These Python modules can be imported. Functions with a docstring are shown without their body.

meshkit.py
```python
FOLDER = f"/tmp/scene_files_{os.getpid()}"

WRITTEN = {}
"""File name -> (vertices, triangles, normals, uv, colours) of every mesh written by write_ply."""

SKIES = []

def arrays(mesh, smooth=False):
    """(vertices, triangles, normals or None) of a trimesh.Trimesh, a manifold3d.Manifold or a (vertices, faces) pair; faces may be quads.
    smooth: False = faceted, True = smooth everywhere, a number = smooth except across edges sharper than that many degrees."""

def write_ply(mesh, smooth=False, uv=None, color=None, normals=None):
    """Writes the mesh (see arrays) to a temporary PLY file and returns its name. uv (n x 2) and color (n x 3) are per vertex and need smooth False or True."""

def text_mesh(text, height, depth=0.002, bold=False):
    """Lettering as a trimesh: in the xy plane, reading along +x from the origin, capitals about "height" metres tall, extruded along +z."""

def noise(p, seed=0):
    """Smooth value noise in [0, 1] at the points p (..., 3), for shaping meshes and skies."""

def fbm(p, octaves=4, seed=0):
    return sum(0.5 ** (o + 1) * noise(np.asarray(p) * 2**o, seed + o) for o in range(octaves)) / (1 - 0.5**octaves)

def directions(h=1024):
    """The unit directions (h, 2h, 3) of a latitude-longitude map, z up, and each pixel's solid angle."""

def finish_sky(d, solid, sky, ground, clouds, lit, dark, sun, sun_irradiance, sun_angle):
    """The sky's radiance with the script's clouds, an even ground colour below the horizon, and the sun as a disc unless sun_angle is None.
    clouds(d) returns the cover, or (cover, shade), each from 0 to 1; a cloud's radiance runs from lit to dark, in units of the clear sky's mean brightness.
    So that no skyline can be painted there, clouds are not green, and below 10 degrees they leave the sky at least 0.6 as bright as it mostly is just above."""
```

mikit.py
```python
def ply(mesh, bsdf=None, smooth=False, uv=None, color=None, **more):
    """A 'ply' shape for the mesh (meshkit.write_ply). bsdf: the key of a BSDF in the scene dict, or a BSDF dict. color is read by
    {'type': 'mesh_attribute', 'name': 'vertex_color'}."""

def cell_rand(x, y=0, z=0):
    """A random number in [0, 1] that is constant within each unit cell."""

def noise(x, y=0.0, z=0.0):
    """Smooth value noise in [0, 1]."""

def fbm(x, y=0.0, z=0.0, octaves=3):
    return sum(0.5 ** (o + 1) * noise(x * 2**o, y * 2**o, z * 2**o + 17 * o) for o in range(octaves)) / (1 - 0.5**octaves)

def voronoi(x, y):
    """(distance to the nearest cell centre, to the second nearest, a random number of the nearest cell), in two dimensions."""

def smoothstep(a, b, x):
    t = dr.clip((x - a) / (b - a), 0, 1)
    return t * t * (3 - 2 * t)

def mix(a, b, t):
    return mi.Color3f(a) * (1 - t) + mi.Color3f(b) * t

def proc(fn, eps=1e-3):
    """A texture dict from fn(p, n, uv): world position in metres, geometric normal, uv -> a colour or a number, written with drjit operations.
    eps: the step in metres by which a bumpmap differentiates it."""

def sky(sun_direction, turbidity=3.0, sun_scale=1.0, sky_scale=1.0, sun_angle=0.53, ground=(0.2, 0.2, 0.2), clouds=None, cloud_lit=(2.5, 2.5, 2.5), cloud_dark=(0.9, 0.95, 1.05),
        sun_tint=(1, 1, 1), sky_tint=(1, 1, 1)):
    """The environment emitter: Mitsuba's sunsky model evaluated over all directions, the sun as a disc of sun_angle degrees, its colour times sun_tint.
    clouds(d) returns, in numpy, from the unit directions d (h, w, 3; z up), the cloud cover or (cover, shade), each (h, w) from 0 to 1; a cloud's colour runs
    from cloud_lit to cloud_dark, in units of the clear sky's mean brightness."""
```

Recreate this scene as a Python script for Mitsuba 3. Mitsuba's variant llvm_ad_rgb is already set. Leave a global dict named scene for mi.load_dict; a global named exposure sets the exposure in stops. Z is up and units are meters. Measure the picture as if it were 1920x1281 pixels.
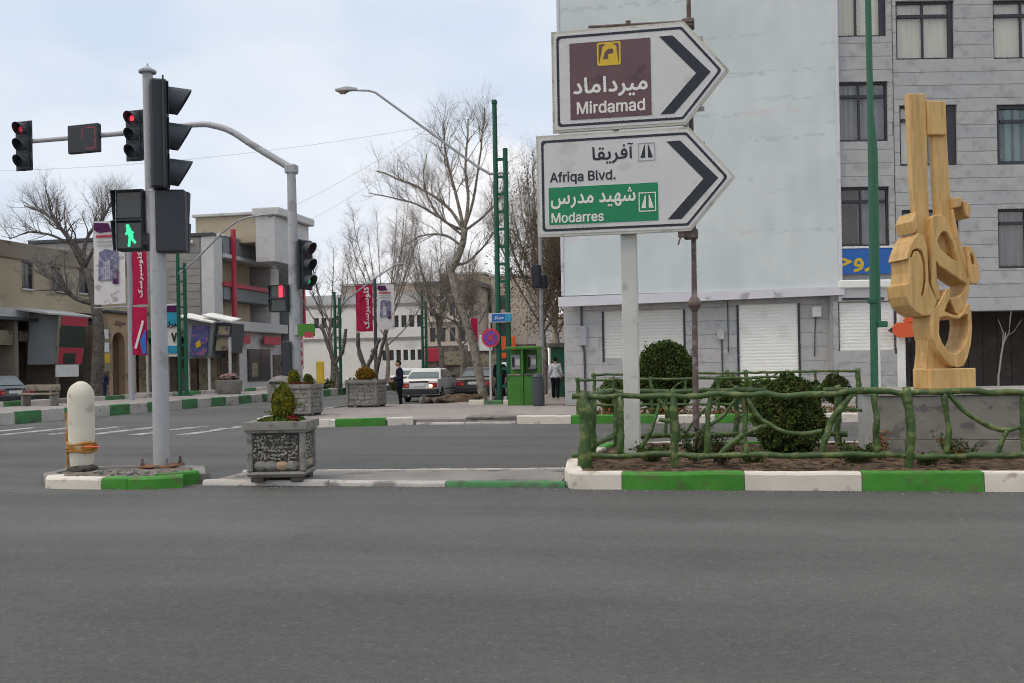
import math, random
import numpy as np
import trimesh, shapely
import shapely.geometry as sg
import manifold3d as m3
import drjit as dr
import mitsuba as mi
import mikit, meshkit
from mikit import proc, noise, fbm, voronoi, smoothstep, mix, cell_rand

# ---------------------------------------------------------------- camera, sky, exposure
# Axes: x runs along the cross street (to the right), y along the main street (away), z up, metres.
YAW, ROLL, EYE = math.radians(11.0), 0.018, 1.5
FORWARD = np.array([-math.sin(YAW), math.cos(YAW), 0.0])
RIGHT = np.array([math.cos(YAW), math.sin(YAW), 0.0])
UP = np.array([0, 0, math.cos(ROLL)]) + math.sin(ROLL) * RIGHT
T4 = mi.ScalarTransform4f
scene, labels = {}, {}
scene['camera'] = {'type': 'perspective', 'fov': 2 * math.degrees(math.atan(960 / 1900)), 'fov_axis': 'x', 'near_clip': 0.1, 'far_clip': 3000.0,
                   'principal_point_offset_y': -0.0347,
                   'to_world': T4().look_at(origin=[0, 0, EYE], target=[float(FORWARD[0]), float(FORWARD[1]), EYE], up=[float(v) for v in UP])}


def cloud_cover(d):
    """A bright, thin overcast: white banks low down, thinner bluish veil with streaks higher up."""
    q = d / np.maximum(d[..., 2:3] + 0.22, 0.1)
    bank = meshkit.fbm(q * np.array([1.3, 1.3, 0.0]) + 3.0, 5, seed=7)
    streak = meshkit.fbm(q * np.array([3.1, 2.2, 0.0]) + 11.0, 5, seed=3)
    az = np.arctan2(d[..., 0], d[..., 1])
    lump = meshkit.fbm(np.stack([np.sin(az) * 5.0, np.cos(az) * 5.0, d[..., 2] * 9.0], -1) + 2.0, 5, seed=5)
    top = 0.10 + 0.34 * (meshkit.fbm(np.stack([np.sin(az) * 2.2, np.cos(az) * 2.2, az * 0], -1) + 6.0, 3, seed=9) - 0.25)
    cumulus = np.clip((top + 0.16 * (lump - 0.5) - d[..., 2]) / 0.018, 0, 1)
    veil = 0.62 + 1.0 * (streak - 0.5) + 1.3 * (bank - 0.5)
    shade = np.clip(veil, 0.12, 1.0) * (1 - cumulus) + (0.0 + 0.9 * np.clip(0.50 - lump, 0, 1)) * cumulus
    shade = np.clip(shade, 0.0, 1.0)
    return 0.97 + 0 * bank, shade


SUN = (-0.45, -0.35, 1.0)
scene['sky'] = mikit.sky(SUN, turbidity=4, sun_scale=0.15, sun_angle=30, clouds=cloud_cover, cloud_lit=(1.36, 1.35, 1.36), cloud_dark=(0.87, 1.0, 1.18), ground=(0.16, 0.16, 0.16))
exposure = 2.8

# ---------------------------------------------------------------- materials


def diffuse(name, rgb):
    scene[name] = {'type': 'twosided', 'bsdf': {'type': 'diffuse', 'reflectance': {'type': 'rgb', 'value': list(rgb)} if not callable(rgb) else proc(rgb)}}
    return name


def gloss(name, rgb, rough=0.4, spec=0.5, metal=0.0):
    scene[name] = {'type': 'twosided', 'bsdf': {'type': 'principled', 'base_color': {'type': 'rgb', 'value': list(rgb)} if not callable(rgb) else proc(rgb), 'roughness': rough, 'specular': spec, 'metallic': metal}}
    return name


def lamp(name, rgb):
    scene[name] = {'type': 'diffuse', 'reflectance': {'type': 'rgb', 'value': [0.05, 0.05, 0.05]}}
    return name


def v3(a):
    return mi.Color3f(*[float(v) for v in a])


def asphalt_colour(p, n, uv):
    grain = noise(p.x * 90, p.y * 90, 1.0)
    coarse = noise(p.x * 28, p.y * 28, 5.0)
    patch = fbm(p.x * 0.35, p.y * 0.55, 2.0, octaves=4)
    streak = fbm(p.x * 0.10 + 7, p.y * 1.3, 9.0, octaves=4)
    v = 0.077 + 0.020 * (grain - 0.5) + 0.012 * (coarse - 0.5) + 0.040 * (patch - 0.5) + 0.044 * (streak - 0.5)
    stain = smoothstep(0.66, 0.74, fbm(p.x * 0.9 + 3, p.y * 0.45, 6.0, octaves=4))
    v = v * (1 - 0.08 * stain)
    stone = smoothstep(0.86, 0.95, noise(p.x * 38, p.y * 38, 3.0)) * 0.025
    return mi.Color3f(v + stone, v * 0.995 + stone, v * 0.95 + stone)


def asphalt_height(p, n, uv):
    return noise(p.x * 70, p.y * 70, 0.0) * 0.6 + noise(p.x * 25, p.y * 25, 4.0) * 0.4


scene['asphalt'] = {'type': 'twosided', 'bsdf': {'type': 'bumpmap', 'arbitrary': proc(asphalt_height, 0.004), 'scale': 0.003,
                    'nested': {'type': 'principled', 'base_color': proc(asphalt_colour), 'roughness': 0.75, 'specular': 0.35}}}


def mottled(rgb, amount=0.25, scale=3.0, dark=None, dark_at=0.62, grain=18.0):
    """Colour with cloudy variation, grain and blotches of a second colour."""
    a, b = np.array(rgb), np.array(dark if dark is not None else np.array(rgb) * 0.6)

    def fn(p, n, uv):
        f = fbm(p.x * scale, p.y * scale, p.z * scale, octaves=4)
        g = noise(p.x * grain, p.y * grain, p.z * grain)
        k = smoothstep(dark_at, dark_at + 0.12, fbm(p.x * scale * 1.7 + 9, p.y * scale * 1.7, p.z * scale * 1.7 + 4, octaves=4))
        return mix(v3(a), v3(b), k) * (1 + amount * (f - 0.5) * 2 + amount * 0.5 * (g - 0.5))
    return fn


diffuse('cement', mottled((0.26, 0.25, 0.235), 0.22, 1.6, (0.16, 0.155, 0.15)))
diffuse('pavement', mottled((0.33, 0.30, 0.285), 0.2, 0.9, (0.21, 0.19, 0.185)))
diffuse('soil', mottled((0.14, 0.10, 0.072), 0.5, 7.0, (0.06, 0.045, 0.035), 0.5, 40))
gloss('kerb_white', mottled((0.59, 0.545, 0.48), 0.14, 2.5, (0.36, 0.31, 0.26), 0.60, 30), 0.6, 0.3)
gloss('kerb_green', mottled((0.045, 0.21, 0.022), 0.3, 3.5, (0.075, 0.15, 0.035), 0.56, 30), 0.55, 0.3)
gloss('kerb_green_dull', mottled((0.06, 0.20, 0.075), 0.25, 2.5, (0.07, 0.12, 0.07), 0.55, 30), 0.6, 0.3)
diffuse('kerb_white_dull', mottled((0.50, 0.47, 0.44), 0.2, 2.5, (0.26, 0.24, 0.22), 0.58, 30))
diffuse('road_paint', mottled((0.42, 0.42, 0.40), 0.25, 2.0, (0.15, 0.15, 0.15), 0.55, 25))
gloss('concrete_white', mottled((0.60, 0.57, 0.47), 0.14, 3.0, (0.45, 0.41, 0.33), 0.60, 40), 0.7, 0.25)
diffuse('rust_orange', mottled((0.42, 0.19, 0.045), 0.35, 9.0, (0.42, 0.33, 0.20), 0.5, 50))
diffuse('planter_stone', mottled((0.25, 0.24, 0.22), 0.25, 6.0, (0.17, 0.16, 0.15), 0.58, 40))
diffuse('planter_dark', mottled((0.11, 0.10, 0.09), 0.35, 9.0, (0.07, 0.065, 0.06), 0.55, 40))
diffuse('pebble', mottled((0.31, 0.295, 0.26), 0.4, 11.0, (0.12, 0.115, 0.10), 0.5, 26))
gloss('fence_green', mottled((0.045, 0.088, 0.022), 0.55, 7.0, (0.12, 0.15, 0.045), 0.52, 26), 0.45, 0.45)
gloss('post_green', (0.018, 0.115, 0.06), 0.4, 0.5)
gloss('lattice_green', (0.012, 0.095, 0.055), 0.45, 0.4)
gloss('booth_green', mottled((0.04, 0.18, 0.012), 0.15, 2.0), 0.4, 0.5)
gloss('pole_grey', mottled((0.36, 0.365, 0.38), 0.1, 2.0, (0.26, 0.26, 0.27), 0.6, 20), 0.45, 0.5)
gloss('steel_grey', (0.33, 0.34, 0.36), 0.45, 0.5)
gloss('head_black', (0.022, 0.026, 0.034), 0.42, 0.45)
gloss('visor_grey', (0.045, 0.052, 0.062), 0.5, 0.4)
gloss('lens_dark', (0.03, 0.035, 0.035), 0.15, 0.6)
gloss('lens_red', (0.30, 0.03, 0.06), 0.25, 0.5)
gloss('sign_face', mottled((0.60, 0.60, 0.59), 0.06, 1.5, (0.52, 0.515, 0.49), 0.6, 30), 0.35, 0.4)
gloss('sign_edge', mottled((0.50, 0.49, 0.43), 0.15, 3.0, (0.36, 0.35, 0.30), 0.55, 30), 0.6, 0.3)
gloss('sign_black', (0.018, 0.020, 0.032), 0.35, 0.4)
gloss('sign_brown', mottled((0.115, 0.055, 0.062), 0.12, 2.0), 0.3, 0.5)
gloss('sign_green', (0.004, 0.21, 0.085), 0.35, 0.4)
gloss('sign_white', (0.72, 0.70, 0.67), 0.4, 0.4)
gloss('sign_yellow', (0.62, 0.42, 0.03), 0.4, 0.4)
gloss('sign_blue', (0.02, 0.12, 0.42), 0.4, 0.4)
gloss('sign_red', (0.55, 0.03, 0.06), 0.4, 0.4)
gloss('sign_orange', (0.70, 0.11, 0.03), 0.45, 0.4)
gloss('post_white', mottled((0.52, 0.53, 0.49), 0.1, 2.5, (0.40, 0.40, 0.36), 0.6, 25), 0.5, 0.35)
gloss('rust_pole', mottled((0.13, 0.095, 0.085), 0.35, 5.0, (0.22, 0.20, 0.19), 0.55, 25), 0.6, 0.3)


def wood_colour(p, n, uv):
    q = p.x * 0.94 + p.y * 0.34
    grain = fbm(q * 26, p.y * 20, p.z * 2.0, octaves=3)
    blotch = fbm(p.x * 3, p.y * 3, p.z * 2.2, octaves=3)
    board = cell_rand(dr.floor(p.z * 1.3), dr.floor(q * 4.0))
    return mix((0.60, 0.385, 0.152), (0.49, 0.30, 0.11), smoothstep(0.35, 0.75, grain)) * (0.84 + 0.26 * blotch + 0.06 * board)


gloss('carved_wood', wood_colour, 0.5, 0.35)
diffuse('plinth_stone', mottled((0.235, 0.225, 0.195), 0.22, 5.0, (0.15, 0.145, 0.14), 0.56, 45))
diffuse('plinth_top', mottled((0.36, 0.335, 0.31), 0.22, 3.0, (0.24, 0.22, 0.21), 0.56, 45))
for k, (v, tint) in enumerate(((0.455, (1.0, 1.0, 0.98)), (0.442, (0.99, 1.0, 1.0)), (0.468, (1.0, 0.995, 0.975)))):
    diffuse(f'wall_stone_{k}', mottled(np.array(tint) * v, 0.10, 2.2, np.array(tint) * v * 0.86, 0.55, 22))
diffuse('joint', (0.38, 0.38, 0.375))


def billboard_colour(p, n, uv):
    cloud = fbm(p.x * 0.5, 2.0, p.z * 0.6, octaves=4)
    wrinkle = fbm(p.x * 2.2, 7.0, p.z * 0.5, octaves=4)
    base = mix((0.625, 0.675, 0.67), (0.575, 0.635, 0.635), smoothstep(0.35, 0.65, cloud)) * (0.93 + 0.14 * wrinkle)
    row = dr.floor(p.z * 2.4)
    band = smoothstep(0.35, 0.42, cell_rand(row, 3, 1)) * smoothstep(0.12, 0.2, p.z * 2.4 - row) * (1 - smoothstep(0.5, 0.6, p.z * 2.4 - row))
    word = smoothstep(0.50, 0.62, fbm(p.x * 5.0, row, p.z * 9.0, octaves=3)) * smoothstep(0.44, 0.54, noise(p.x * 0.45, row * 3.1, 0))
    pink = smoothstep(0.5, 0.7, noise(p.x * 0.3 + 5, row, 2))
    streak = noise(p.x * 5.0, 1.0, p.z * 0.12)
    base = mix(base, mix((0.47, 0.53, 0.535), (0.66, 0.565, 0.585), pink), 0.6 * band * word) * (0.985 + 0.03 * streak)
    return base


gloss('billboard_skin', billboard_colour, 0.55, 0.3)
diffuse('billboard_frame', mottled((0.66, 0.65, 0.70), 0.08, 1.5))
gloss('shutter_white', mottled((0.84, 0.84, 0.80), 0.05, 1.0, (0.76, 0.76, 0.71), 0.6, 12), 0.5, 0.3)
gloss('shutter_white_shaded', mottled((0.64, 0.64, 0.60), 0.06, 1.0, (0.56, 0.56, 0.52), 0.6, 12), 0.5, 0.3)  # same shutter white, darkened: shade under the board put into the colour
gloss('frame_dark', (0.035, 0.036, 0.045), 0.4, 0.4)
gloss('dark_glass', (0.035, 0.04, 0.047), 0.08, 0.7)
gloss('far_glass', (0.05, 0.055, 0.06), 0.15, 0.6)
scene['pane_glass'] = {'type': 'thindielectric', 'int_ior': 1.5}
diffuse('curtain', lambda p, n, uv: v3((0.62, 0.59, 0.50)) * (0.86 + 0.2 * noise(p.x * 16 + p.y * 5, 0, p.z * 0.4)))
diffuse('curtain_grey', lambda p, n, uv: v3((0.16, 0.16, 0.165)) * (0.7 + 0.6 * noise(p.x * 13 + p.y * 5, 3, p.z * 0.3)))
diffuse('curtain_teal', lambda p, n, uv: v3((0.09, 0.15, 0.155)) * (0.5 + 1.1 * smoothstep(0.4, 0.7, noise(p.x * 11 + p.y * 4, 3, 0.5))))
diffuse('room_dark', (0.16, 0.155, 0.15))
diffuse('gate_dark', mottled((0.14, 0.122, 0.112), 0.3, 2.0, (0.17, 0.15, 0.14)))
diffuse('plaster_tan', mottled((0.44, 0.375, 0.27), 0.12, 0.8, (0.37, 0.315, 0.235)))
diffuse('plaster_tan_dark', mottled((0.28, 0.24, 0.19), 0.2, 0.9, (0.16, 0.14, 0.115)))
diffuse('plaster_peach', mottled((0.42, 0.30, 0.20), 0.12, 1.0))
diffuse('plaster_grey', mottled((0.30, 0.29, 0.275), 0.10, 0.9, (0.25, 0.24, 0.23)))
diffuse('plaster_light', mottled((0.56, 0.56, 0.55), 0.08, 0.9, (0.49, 0.49, 0.48)))
diffuse('plaster_white', mottled((0.78, 0.76, 0.72), 0.08, 0.5, (0.66, 0.64, 0.61)))
diffuse('brick_far', mottled((0.50, 0.42, 0.35), 0.12, 1.2, (0.43, 0.35, 0.29)))
diffuse('panel_grey', (0.24, 0.26, 0.27))
diffuse('shop_dark', mottled((0.14, 0.12, 0.105), 0.45, 1.6, (0.20, 0.17, 0.14), 0.5))
diffuse('shop_brown', mottled((0.17, 0.13, 0.10), 0.45, 1.6, (0.11, 0.075, 0.06), 0.5))
gloss('panel_dark_green', (0.018, 0.034, 0.026), 0.4, 0.4)
gloss('red_paint', (0.42, 0.035, 0.065), 0.5, 0.4)
diffuse('banner_red', mottled((0.42, 0.025, 0.075), 0.12, 2.5))
diffuse('banner_white', mottled((0.66, 0.64, 0.64), 0.06, 1.5))
diffuse('print_grey_blue', mottled((0.17, 0.17, 0.26), 0.4, 4.0, (0.30, 0.30, 0.38), 0.5))
diffuse('print_purple', mottled((0.10, 0.03, 0.10), 0.4, 6.0))
diffuse('print_sky', mottled((0.05, 0.33, 0.52), 0.2, 2.0))
diffuse('print_mixed', mottled((0.09, 0.10, 0.24), 0.5, 2.5, (0.30, 0.12, 0.20), 0.55))
diffuse('print_tan', mottled((0.28, 0.25, 0.18), 0.35, 2.0, (0.13, 0.12, 0.11), 0.55))
diffuse('bark', mottled((0.27, 0.245, 0.21), 0.3, 5.0, (0.15, 0.13, 0.105), 0.54, 25))
diffuse('bark_dark', mottled((0.145, 0.13, 0.118), 0.35, 5.0, (0.085, 0.074, 0.068), 0.52, 25))
diffuse('twig', (0.265, 0.225, 0.19))
diffuse('twig_grey', (0.29, 0.275, 0.26))
diffuse('twig_brown', (0.215, 0.172, 0.13))
diffuse('leaf_dark', mottled((0.034, 0.042, 0.016), 0.5, 9.0, (0.062, 0.066, 0.024), 0.5))
diffuse('leaf_mid', mottled((0.055, 0.095, 0.024), 0.5, 9.0, (0.035, 0.05, 0.02), 0.52))
diffuse('leaf_bright', mottled((0.12, 0.16, 0.03), 0.45, 9.0, (0.06, 0.085, 0.02), 0.52))
diffuse('leaf_olive', mottled((0.085, 0.092, 0.03), 0.5, 9.0, (0.05, 0.056, 0.024), 0.5))
diffuse('leaf_gold', mottled((0.25, 0.19, 0.018), 0.4, 9.0, (0.12, 0.11, 0.02), 0.52))
diffuse('island_dirt', mottled((0.22, 0.195, 0.17), 0.4, 7.0, (0.13, 0.115, 0.10), 0.52, 40))
diffuse('rust_brown', mottled((0.27, 0.15, 0.09), 0.4, 9.0, (0.18, 0.12, 0.09), 0.5, 40))
gloss('sign_violet', (0.13, 0.05, 0.33), 0.4, 0.4)
diffuse('leaf_red', mottled((0.30, 0.03, 0.04), 0.4, 9.0, (0.12, 0.04, 0.05), 0.5))
diffuse('leaf_rust', mottled((0.30, 0.11, 0.03), 0.4, 9.0, (0.14, 0.06, 0.03), 0.5))
diffuse('leaf_dry', mottled((0.17, 0.115, 0.065), 0.4, 9.0, (0.10, 0.08, 0.05), 0.5))
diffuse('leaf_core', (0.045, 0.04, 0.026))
gloss('car_white', (0.62, 0.63, 0.62), 0.25, 0.6)
gloss('car_grey', (0.17, 0.19, 0.21), 0.3, 0.6, 0.2)
gloss('car_dark', (0.055, 0.055, 0.055), 0.3, 0.6)
gloss('car_glass', (0.10, 0.13, 0.13), 0.06, 0.8)
gloss('car_plastic', (0.035, 0.036, 0.042), 0.6, 0.3)
gloss('tyre', (0.02, 0.02, 0.02), 0.8, 0.2)
gloss('chrome', (0.5, 0.5, 0.5), 0.25, 0.5, 0.8)
gloss('tail_red', (0.30, 0.02, 0.03), 0.2, 0.6)
gloss('skin', (0.42, 0.24, 0.17), 0.55, 0.3)
diffuse('hair_dark', (0.022, 0.017, 0.014))
diffuse('cloth_navy', mottled((0.022, 0.024, 0.042), 0.3, 6.0))
diffuse('cloth_black', mottled((0.018, 0.019, 0.024), 0.3, 6.0))
diffuse('cloth_white', mottled((0.62, 0.63, 0.68), 0.06, 6.0))
diffuse('cloth_pink', (0.50, 0.33, 0.32))
diffuse('cloth_blue', (0.045, 0.045, 0.10))
gloss('shoe', (0.015, 0.014, 0.014), 0.35, 0.5)
gloss('bin_grey', (0.055, 0.062, 0.072), 0.5, 0.4)
gloss('wire', (0.30, 0.32, 0.35), 0.6, 0.3)
gloss('paper_white', (0.70, 0.70, 0.68), 0.6, 0.3)

# ---------------------------------------------------------------- mesh helpers


def numbered(key):
    if key not in scene and key not in labels:
        return key
    k = 1
    while f'{key}_{k:03d}' in scene or f'{key}_{k:03d}' in labels:
        k += 1
    return f'{key}_{k:03d}'


def thing(name, label, cat, group=None):
    key = numbered(name)
    labels[key] = {'label': label, 'category': cat}
    if group:
        labels[key]['group'] = group
    return key


def put(parent, name, mesh, mat, smooth=False, label=None, kind=None, **more):
    key = numbered(parent + '__' + name)
    scene[key] = mikit.ply(mesh, mat, smooth=smooth, **more)
    if label or kind:
        labels[key] = {k: v for k, v in (('label', label), ('kind', kind)) if v}
    return key


def solo(name, mesh, mat, label, cat, group=None, smooth=False):
    key = thing(name, label, cat, group)
    scene[key] = mikit.ply(mesh, mat, smooth=smooth)
    return key


def struct(name, mesh, mat, smooth=False):
    key = numbered(name)
    scene[key] = mikit.ply(mesh, mat, smooth=smooth)
    labels[key] = {'kind': 'structure'}
    return key


def join(*ms):
    flat = []
    for m in ms:
        flat += m if isinstance(m, list) else [m]
    return trimesh.util.concatenate([trimesh.Trimesh(m.vertices, m.faces, process=False) for m in flat])


def place(m, x=0.0, y=0.0, z=0.0, yaw=0.0):
    c, s = math.cos(yaw), math.sin(yaw)
    v = np.asarray(m.vertices)
    return trimesh.Trimesh(np.stack([v[:, 0] * c - v[:, 1] * s + x, v[:, 0] * s + v[:, 1] * c + y, v[:, 2] + z], 1), m.faces, process=False)


def box(x0, x1, y0, y1, z0, z1, b=0.0):
    if b <= 0:
        m = trimesh.creation.box((x1 - x0, y1 - y0, z1 - z0))
        m.apply_translation(((x0 + x1) / 2, (y0 + y1) / 2, (z0 + z1) / 2))
        return m
    p = []
    for x, sx in ((x0, 1), (x1, -1)):
        for y, sy in ((y0, 1), (y1, -1)):
            for z, sz in ((z0, 1), (z1, -1)):
                p += [(x + sx * b, y + sy * b, z), (x + sx * b, y, z + sz * b), (x, y + sy * b, z + sz * b)]
    return trimesh.convex.convex_hull(np.array(p))


def hull(points):
    return trimesh.convex.convex_hull(np.array(points, float))


def polys(shape):
    return [g for g in getattr(shape, 'geoms', [shape]) if g.area > 1e-7]


def slab(shape, z0, z1):
    """A plan outline (x, y) raised from z0 to z1."""
    out = []
    for g in polys(shape):
        m = trimesh.creation.extrude_polygon(g, z1 - z0, engine='earcut')
        m.apply_translation((0, 0, z0))
        out.append(m)
    return join(out)


def front(shape, y0, y1):
    """An upright outline (x, z) given depth from y0 (the face towards -y) to y1."""
    out = []
    for g in polys(shape):
        m = trimesh.creation.extrude_polygon(g, y1 - y0, engine='earcut')
        v = m.vertices
        out.append(trimesh.Trimesh(np.stack([v[:, 0], y1 - v[:, 2], v[:, 1]], 1), m.faces, process=False))
    return join(out)


def side(shape, x0, x1):
    """An upright outline (y, z) given depth from x0 to x1; its drawn face looks towards +x."""
    out = []
    for g in polys(shape):
        m = trimesh.creation.extrude_polygon(g, x1 - x0, engine='earcut')
        v = m.vertices
        out.append(trimesh.Trimesh(np.stack([x0 + v[:, 2], v[:, 0], v[:, 1]], 1), m.faces, process=False))
    return join(out)


def rect(x0, z0, x1, z1):
    return sg.box(min(x0, x1), min(z0, z1), max(x0, x1), max(z0, z1))


def tubes(P, R, n=5, caps=True):
    """Many tubes at once: centre lines P (count, points, 3), radii R (count, points)."""
    P, R = np.asarray(P, float), np.asarray(R, float)
    N, k = R.shape
    t = np.gradient(P, axis=1)
    t /= np.linalg.norm(t, axis=2, keepdims=True) + 1e-12
    mean = t.mean(1, keepdims=True)
    ref = np.where(np.abs(mean[..., 2:]) < 0.8, [0, 0, 1.0], [1.0, 0, 0])
    a = np.cross(t, ref)
    a /= np.linalg.norm(a, axis=2, keepdims=True) + 1e-12
    b = np.cross(t, a)
    w = np.arange(n) * 2 * math.pi / n
    V = P[:, :, None] + R[:, :, None, None] * (np.cos(w)[None, None, :, None] * a[:, :, None] + np.sin(w)[None, None, :, None] * b[:, :, None])
    i, j = np.meshgrid(np.arange(k - 1), np.arange(n), indexing='ij')
    q = np.stack([i * n + j, i * n + (j + 1) % n, (i + 1) * n + (j + 1) % n, (i + 1) * n + j], -1).reshape(-1, 4)
    F = [q[:, [0, 2, 1]], q[:, [0, 3, 2]]]
    if caps:
        m = np.arange(1, n - 1)
        F += [np.stack([m * 0, m, m + 1], 1), np.stack([m * 0, m + 1, m], 1) + (k - 1) * n]
    F = np.vstack(F)
    faces = (F[None] + (np.arange(N) * k * n)[:, None, None]).reshape(-1, 3)
    return trimesh.Trimesh(V.reshape(-1, 3), faces, process=False)


def tube(points, radius, n=12):
    p = np.array(points, float)
    r = np.broadcast_to(np.asarray(radius, float), (len(p),))
    return tubes(p[None], r[None], n)


def smooth_line(points, m=24):
    """A Catmull-Rom line through the points."""
    p = np.array(points, float)
    q = np.vstack([2 * p[0] - p[1], p, 2 * p[-1] - p[-2]])
    u = np.linspace(0, len(p) - 1 - 1e-9, m)
    i, t = u.astype(int), (u - u.astype(int))[:, None]
    a, b, c, d = q[i], q[i + 1], q[i + 2], q[i + 3]
    return 0.5 * (2 * b + (c - a) * t + (2 * a - 5 * b + 4 * c - d) * t ** 2 + (3 * b - a - 3 * c + d) * t ** 3)


def lathe(profile, n=24):
    return trimesh.creation.revolve(np.array(profile, float), sections=n)


def cyl_y(r, y0, y1, n=20, x=0.0, z=0.0):
    """A cylinder along y."""
    return tube([(x, y0, z), (x, y1, z)], r, n)


def leaves(rng, centres, size, up=0.3, narrow=0.5):
    """Leaf-sized faces round the given points."""
    n = len(centres)
    d = rng.normal(size=(n, 3)) + [0, 0, up]
    d /= np.linalg.norm(d, axis=1, keepdims=True)
    e = np.cross(d, rng.normal(size=(n, 3)))
    e /= np.linalg.norm(e, axis=1, keepdims=True) + 1e-9
    s = size * rng.uniform(0.6, 1.3, (n, 1))
    c = np.asarray(centres)
    V = np.stack([c - d * s, c + e * s * narrow, c + d * s, c - e * s * narrow], 1).reshape(-1, 3)
    k = np.arange(n)[:, None] * 4
    return trimesh.Trimesh(V, np.vstack([k + [0, 1, 2], k + [0, 2, 3]]), process=False)


def blob(rng, rx, ry, rz, rough=0.15, sub=3, seed=0):
    m = trimesh.creation.icosphere(subdivisions=sub)
    v = m.vertices
    k = 1 + rough * 2 * (meshkit.fbm(v * 2.2 + seed * 3.7, 3, seed) - 0.5)
    return trimesh.Trimesh(v * k[:, None] * [rx, ry, rz], m.faces, process=False)


def crown_points(rng, n, rx, ry, rz, inner=0.72, lump=0.25, seed=0, flat_bottom=True):
    """Points in the outer shell of an uneven rounded volume standing on z = 0."""
    d = rng.normal(size=(n, 3))
    d /= np.linalg.norm(d, axis=1, keepdims=True)
    k = rng.uniform(inner ** 3, 1, n) ** (1 / 3) * (1 + lump * 2 * (meshkit.fbm(d * 2.4 + seed * 5.1, 3, seed) - 0.5))
    p = d * k[:, None] * [rx, ry, rz]
    if flat_bottom:
        p[:, 2] = np.where(p[:, 2] < 0, p[:, 2] * 0.85, p[:, 2])
    return p + [0, 0, rz * 0.85]


def rod(a, b, r, n=8):
    return tube([a, b], r, n)


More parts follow.
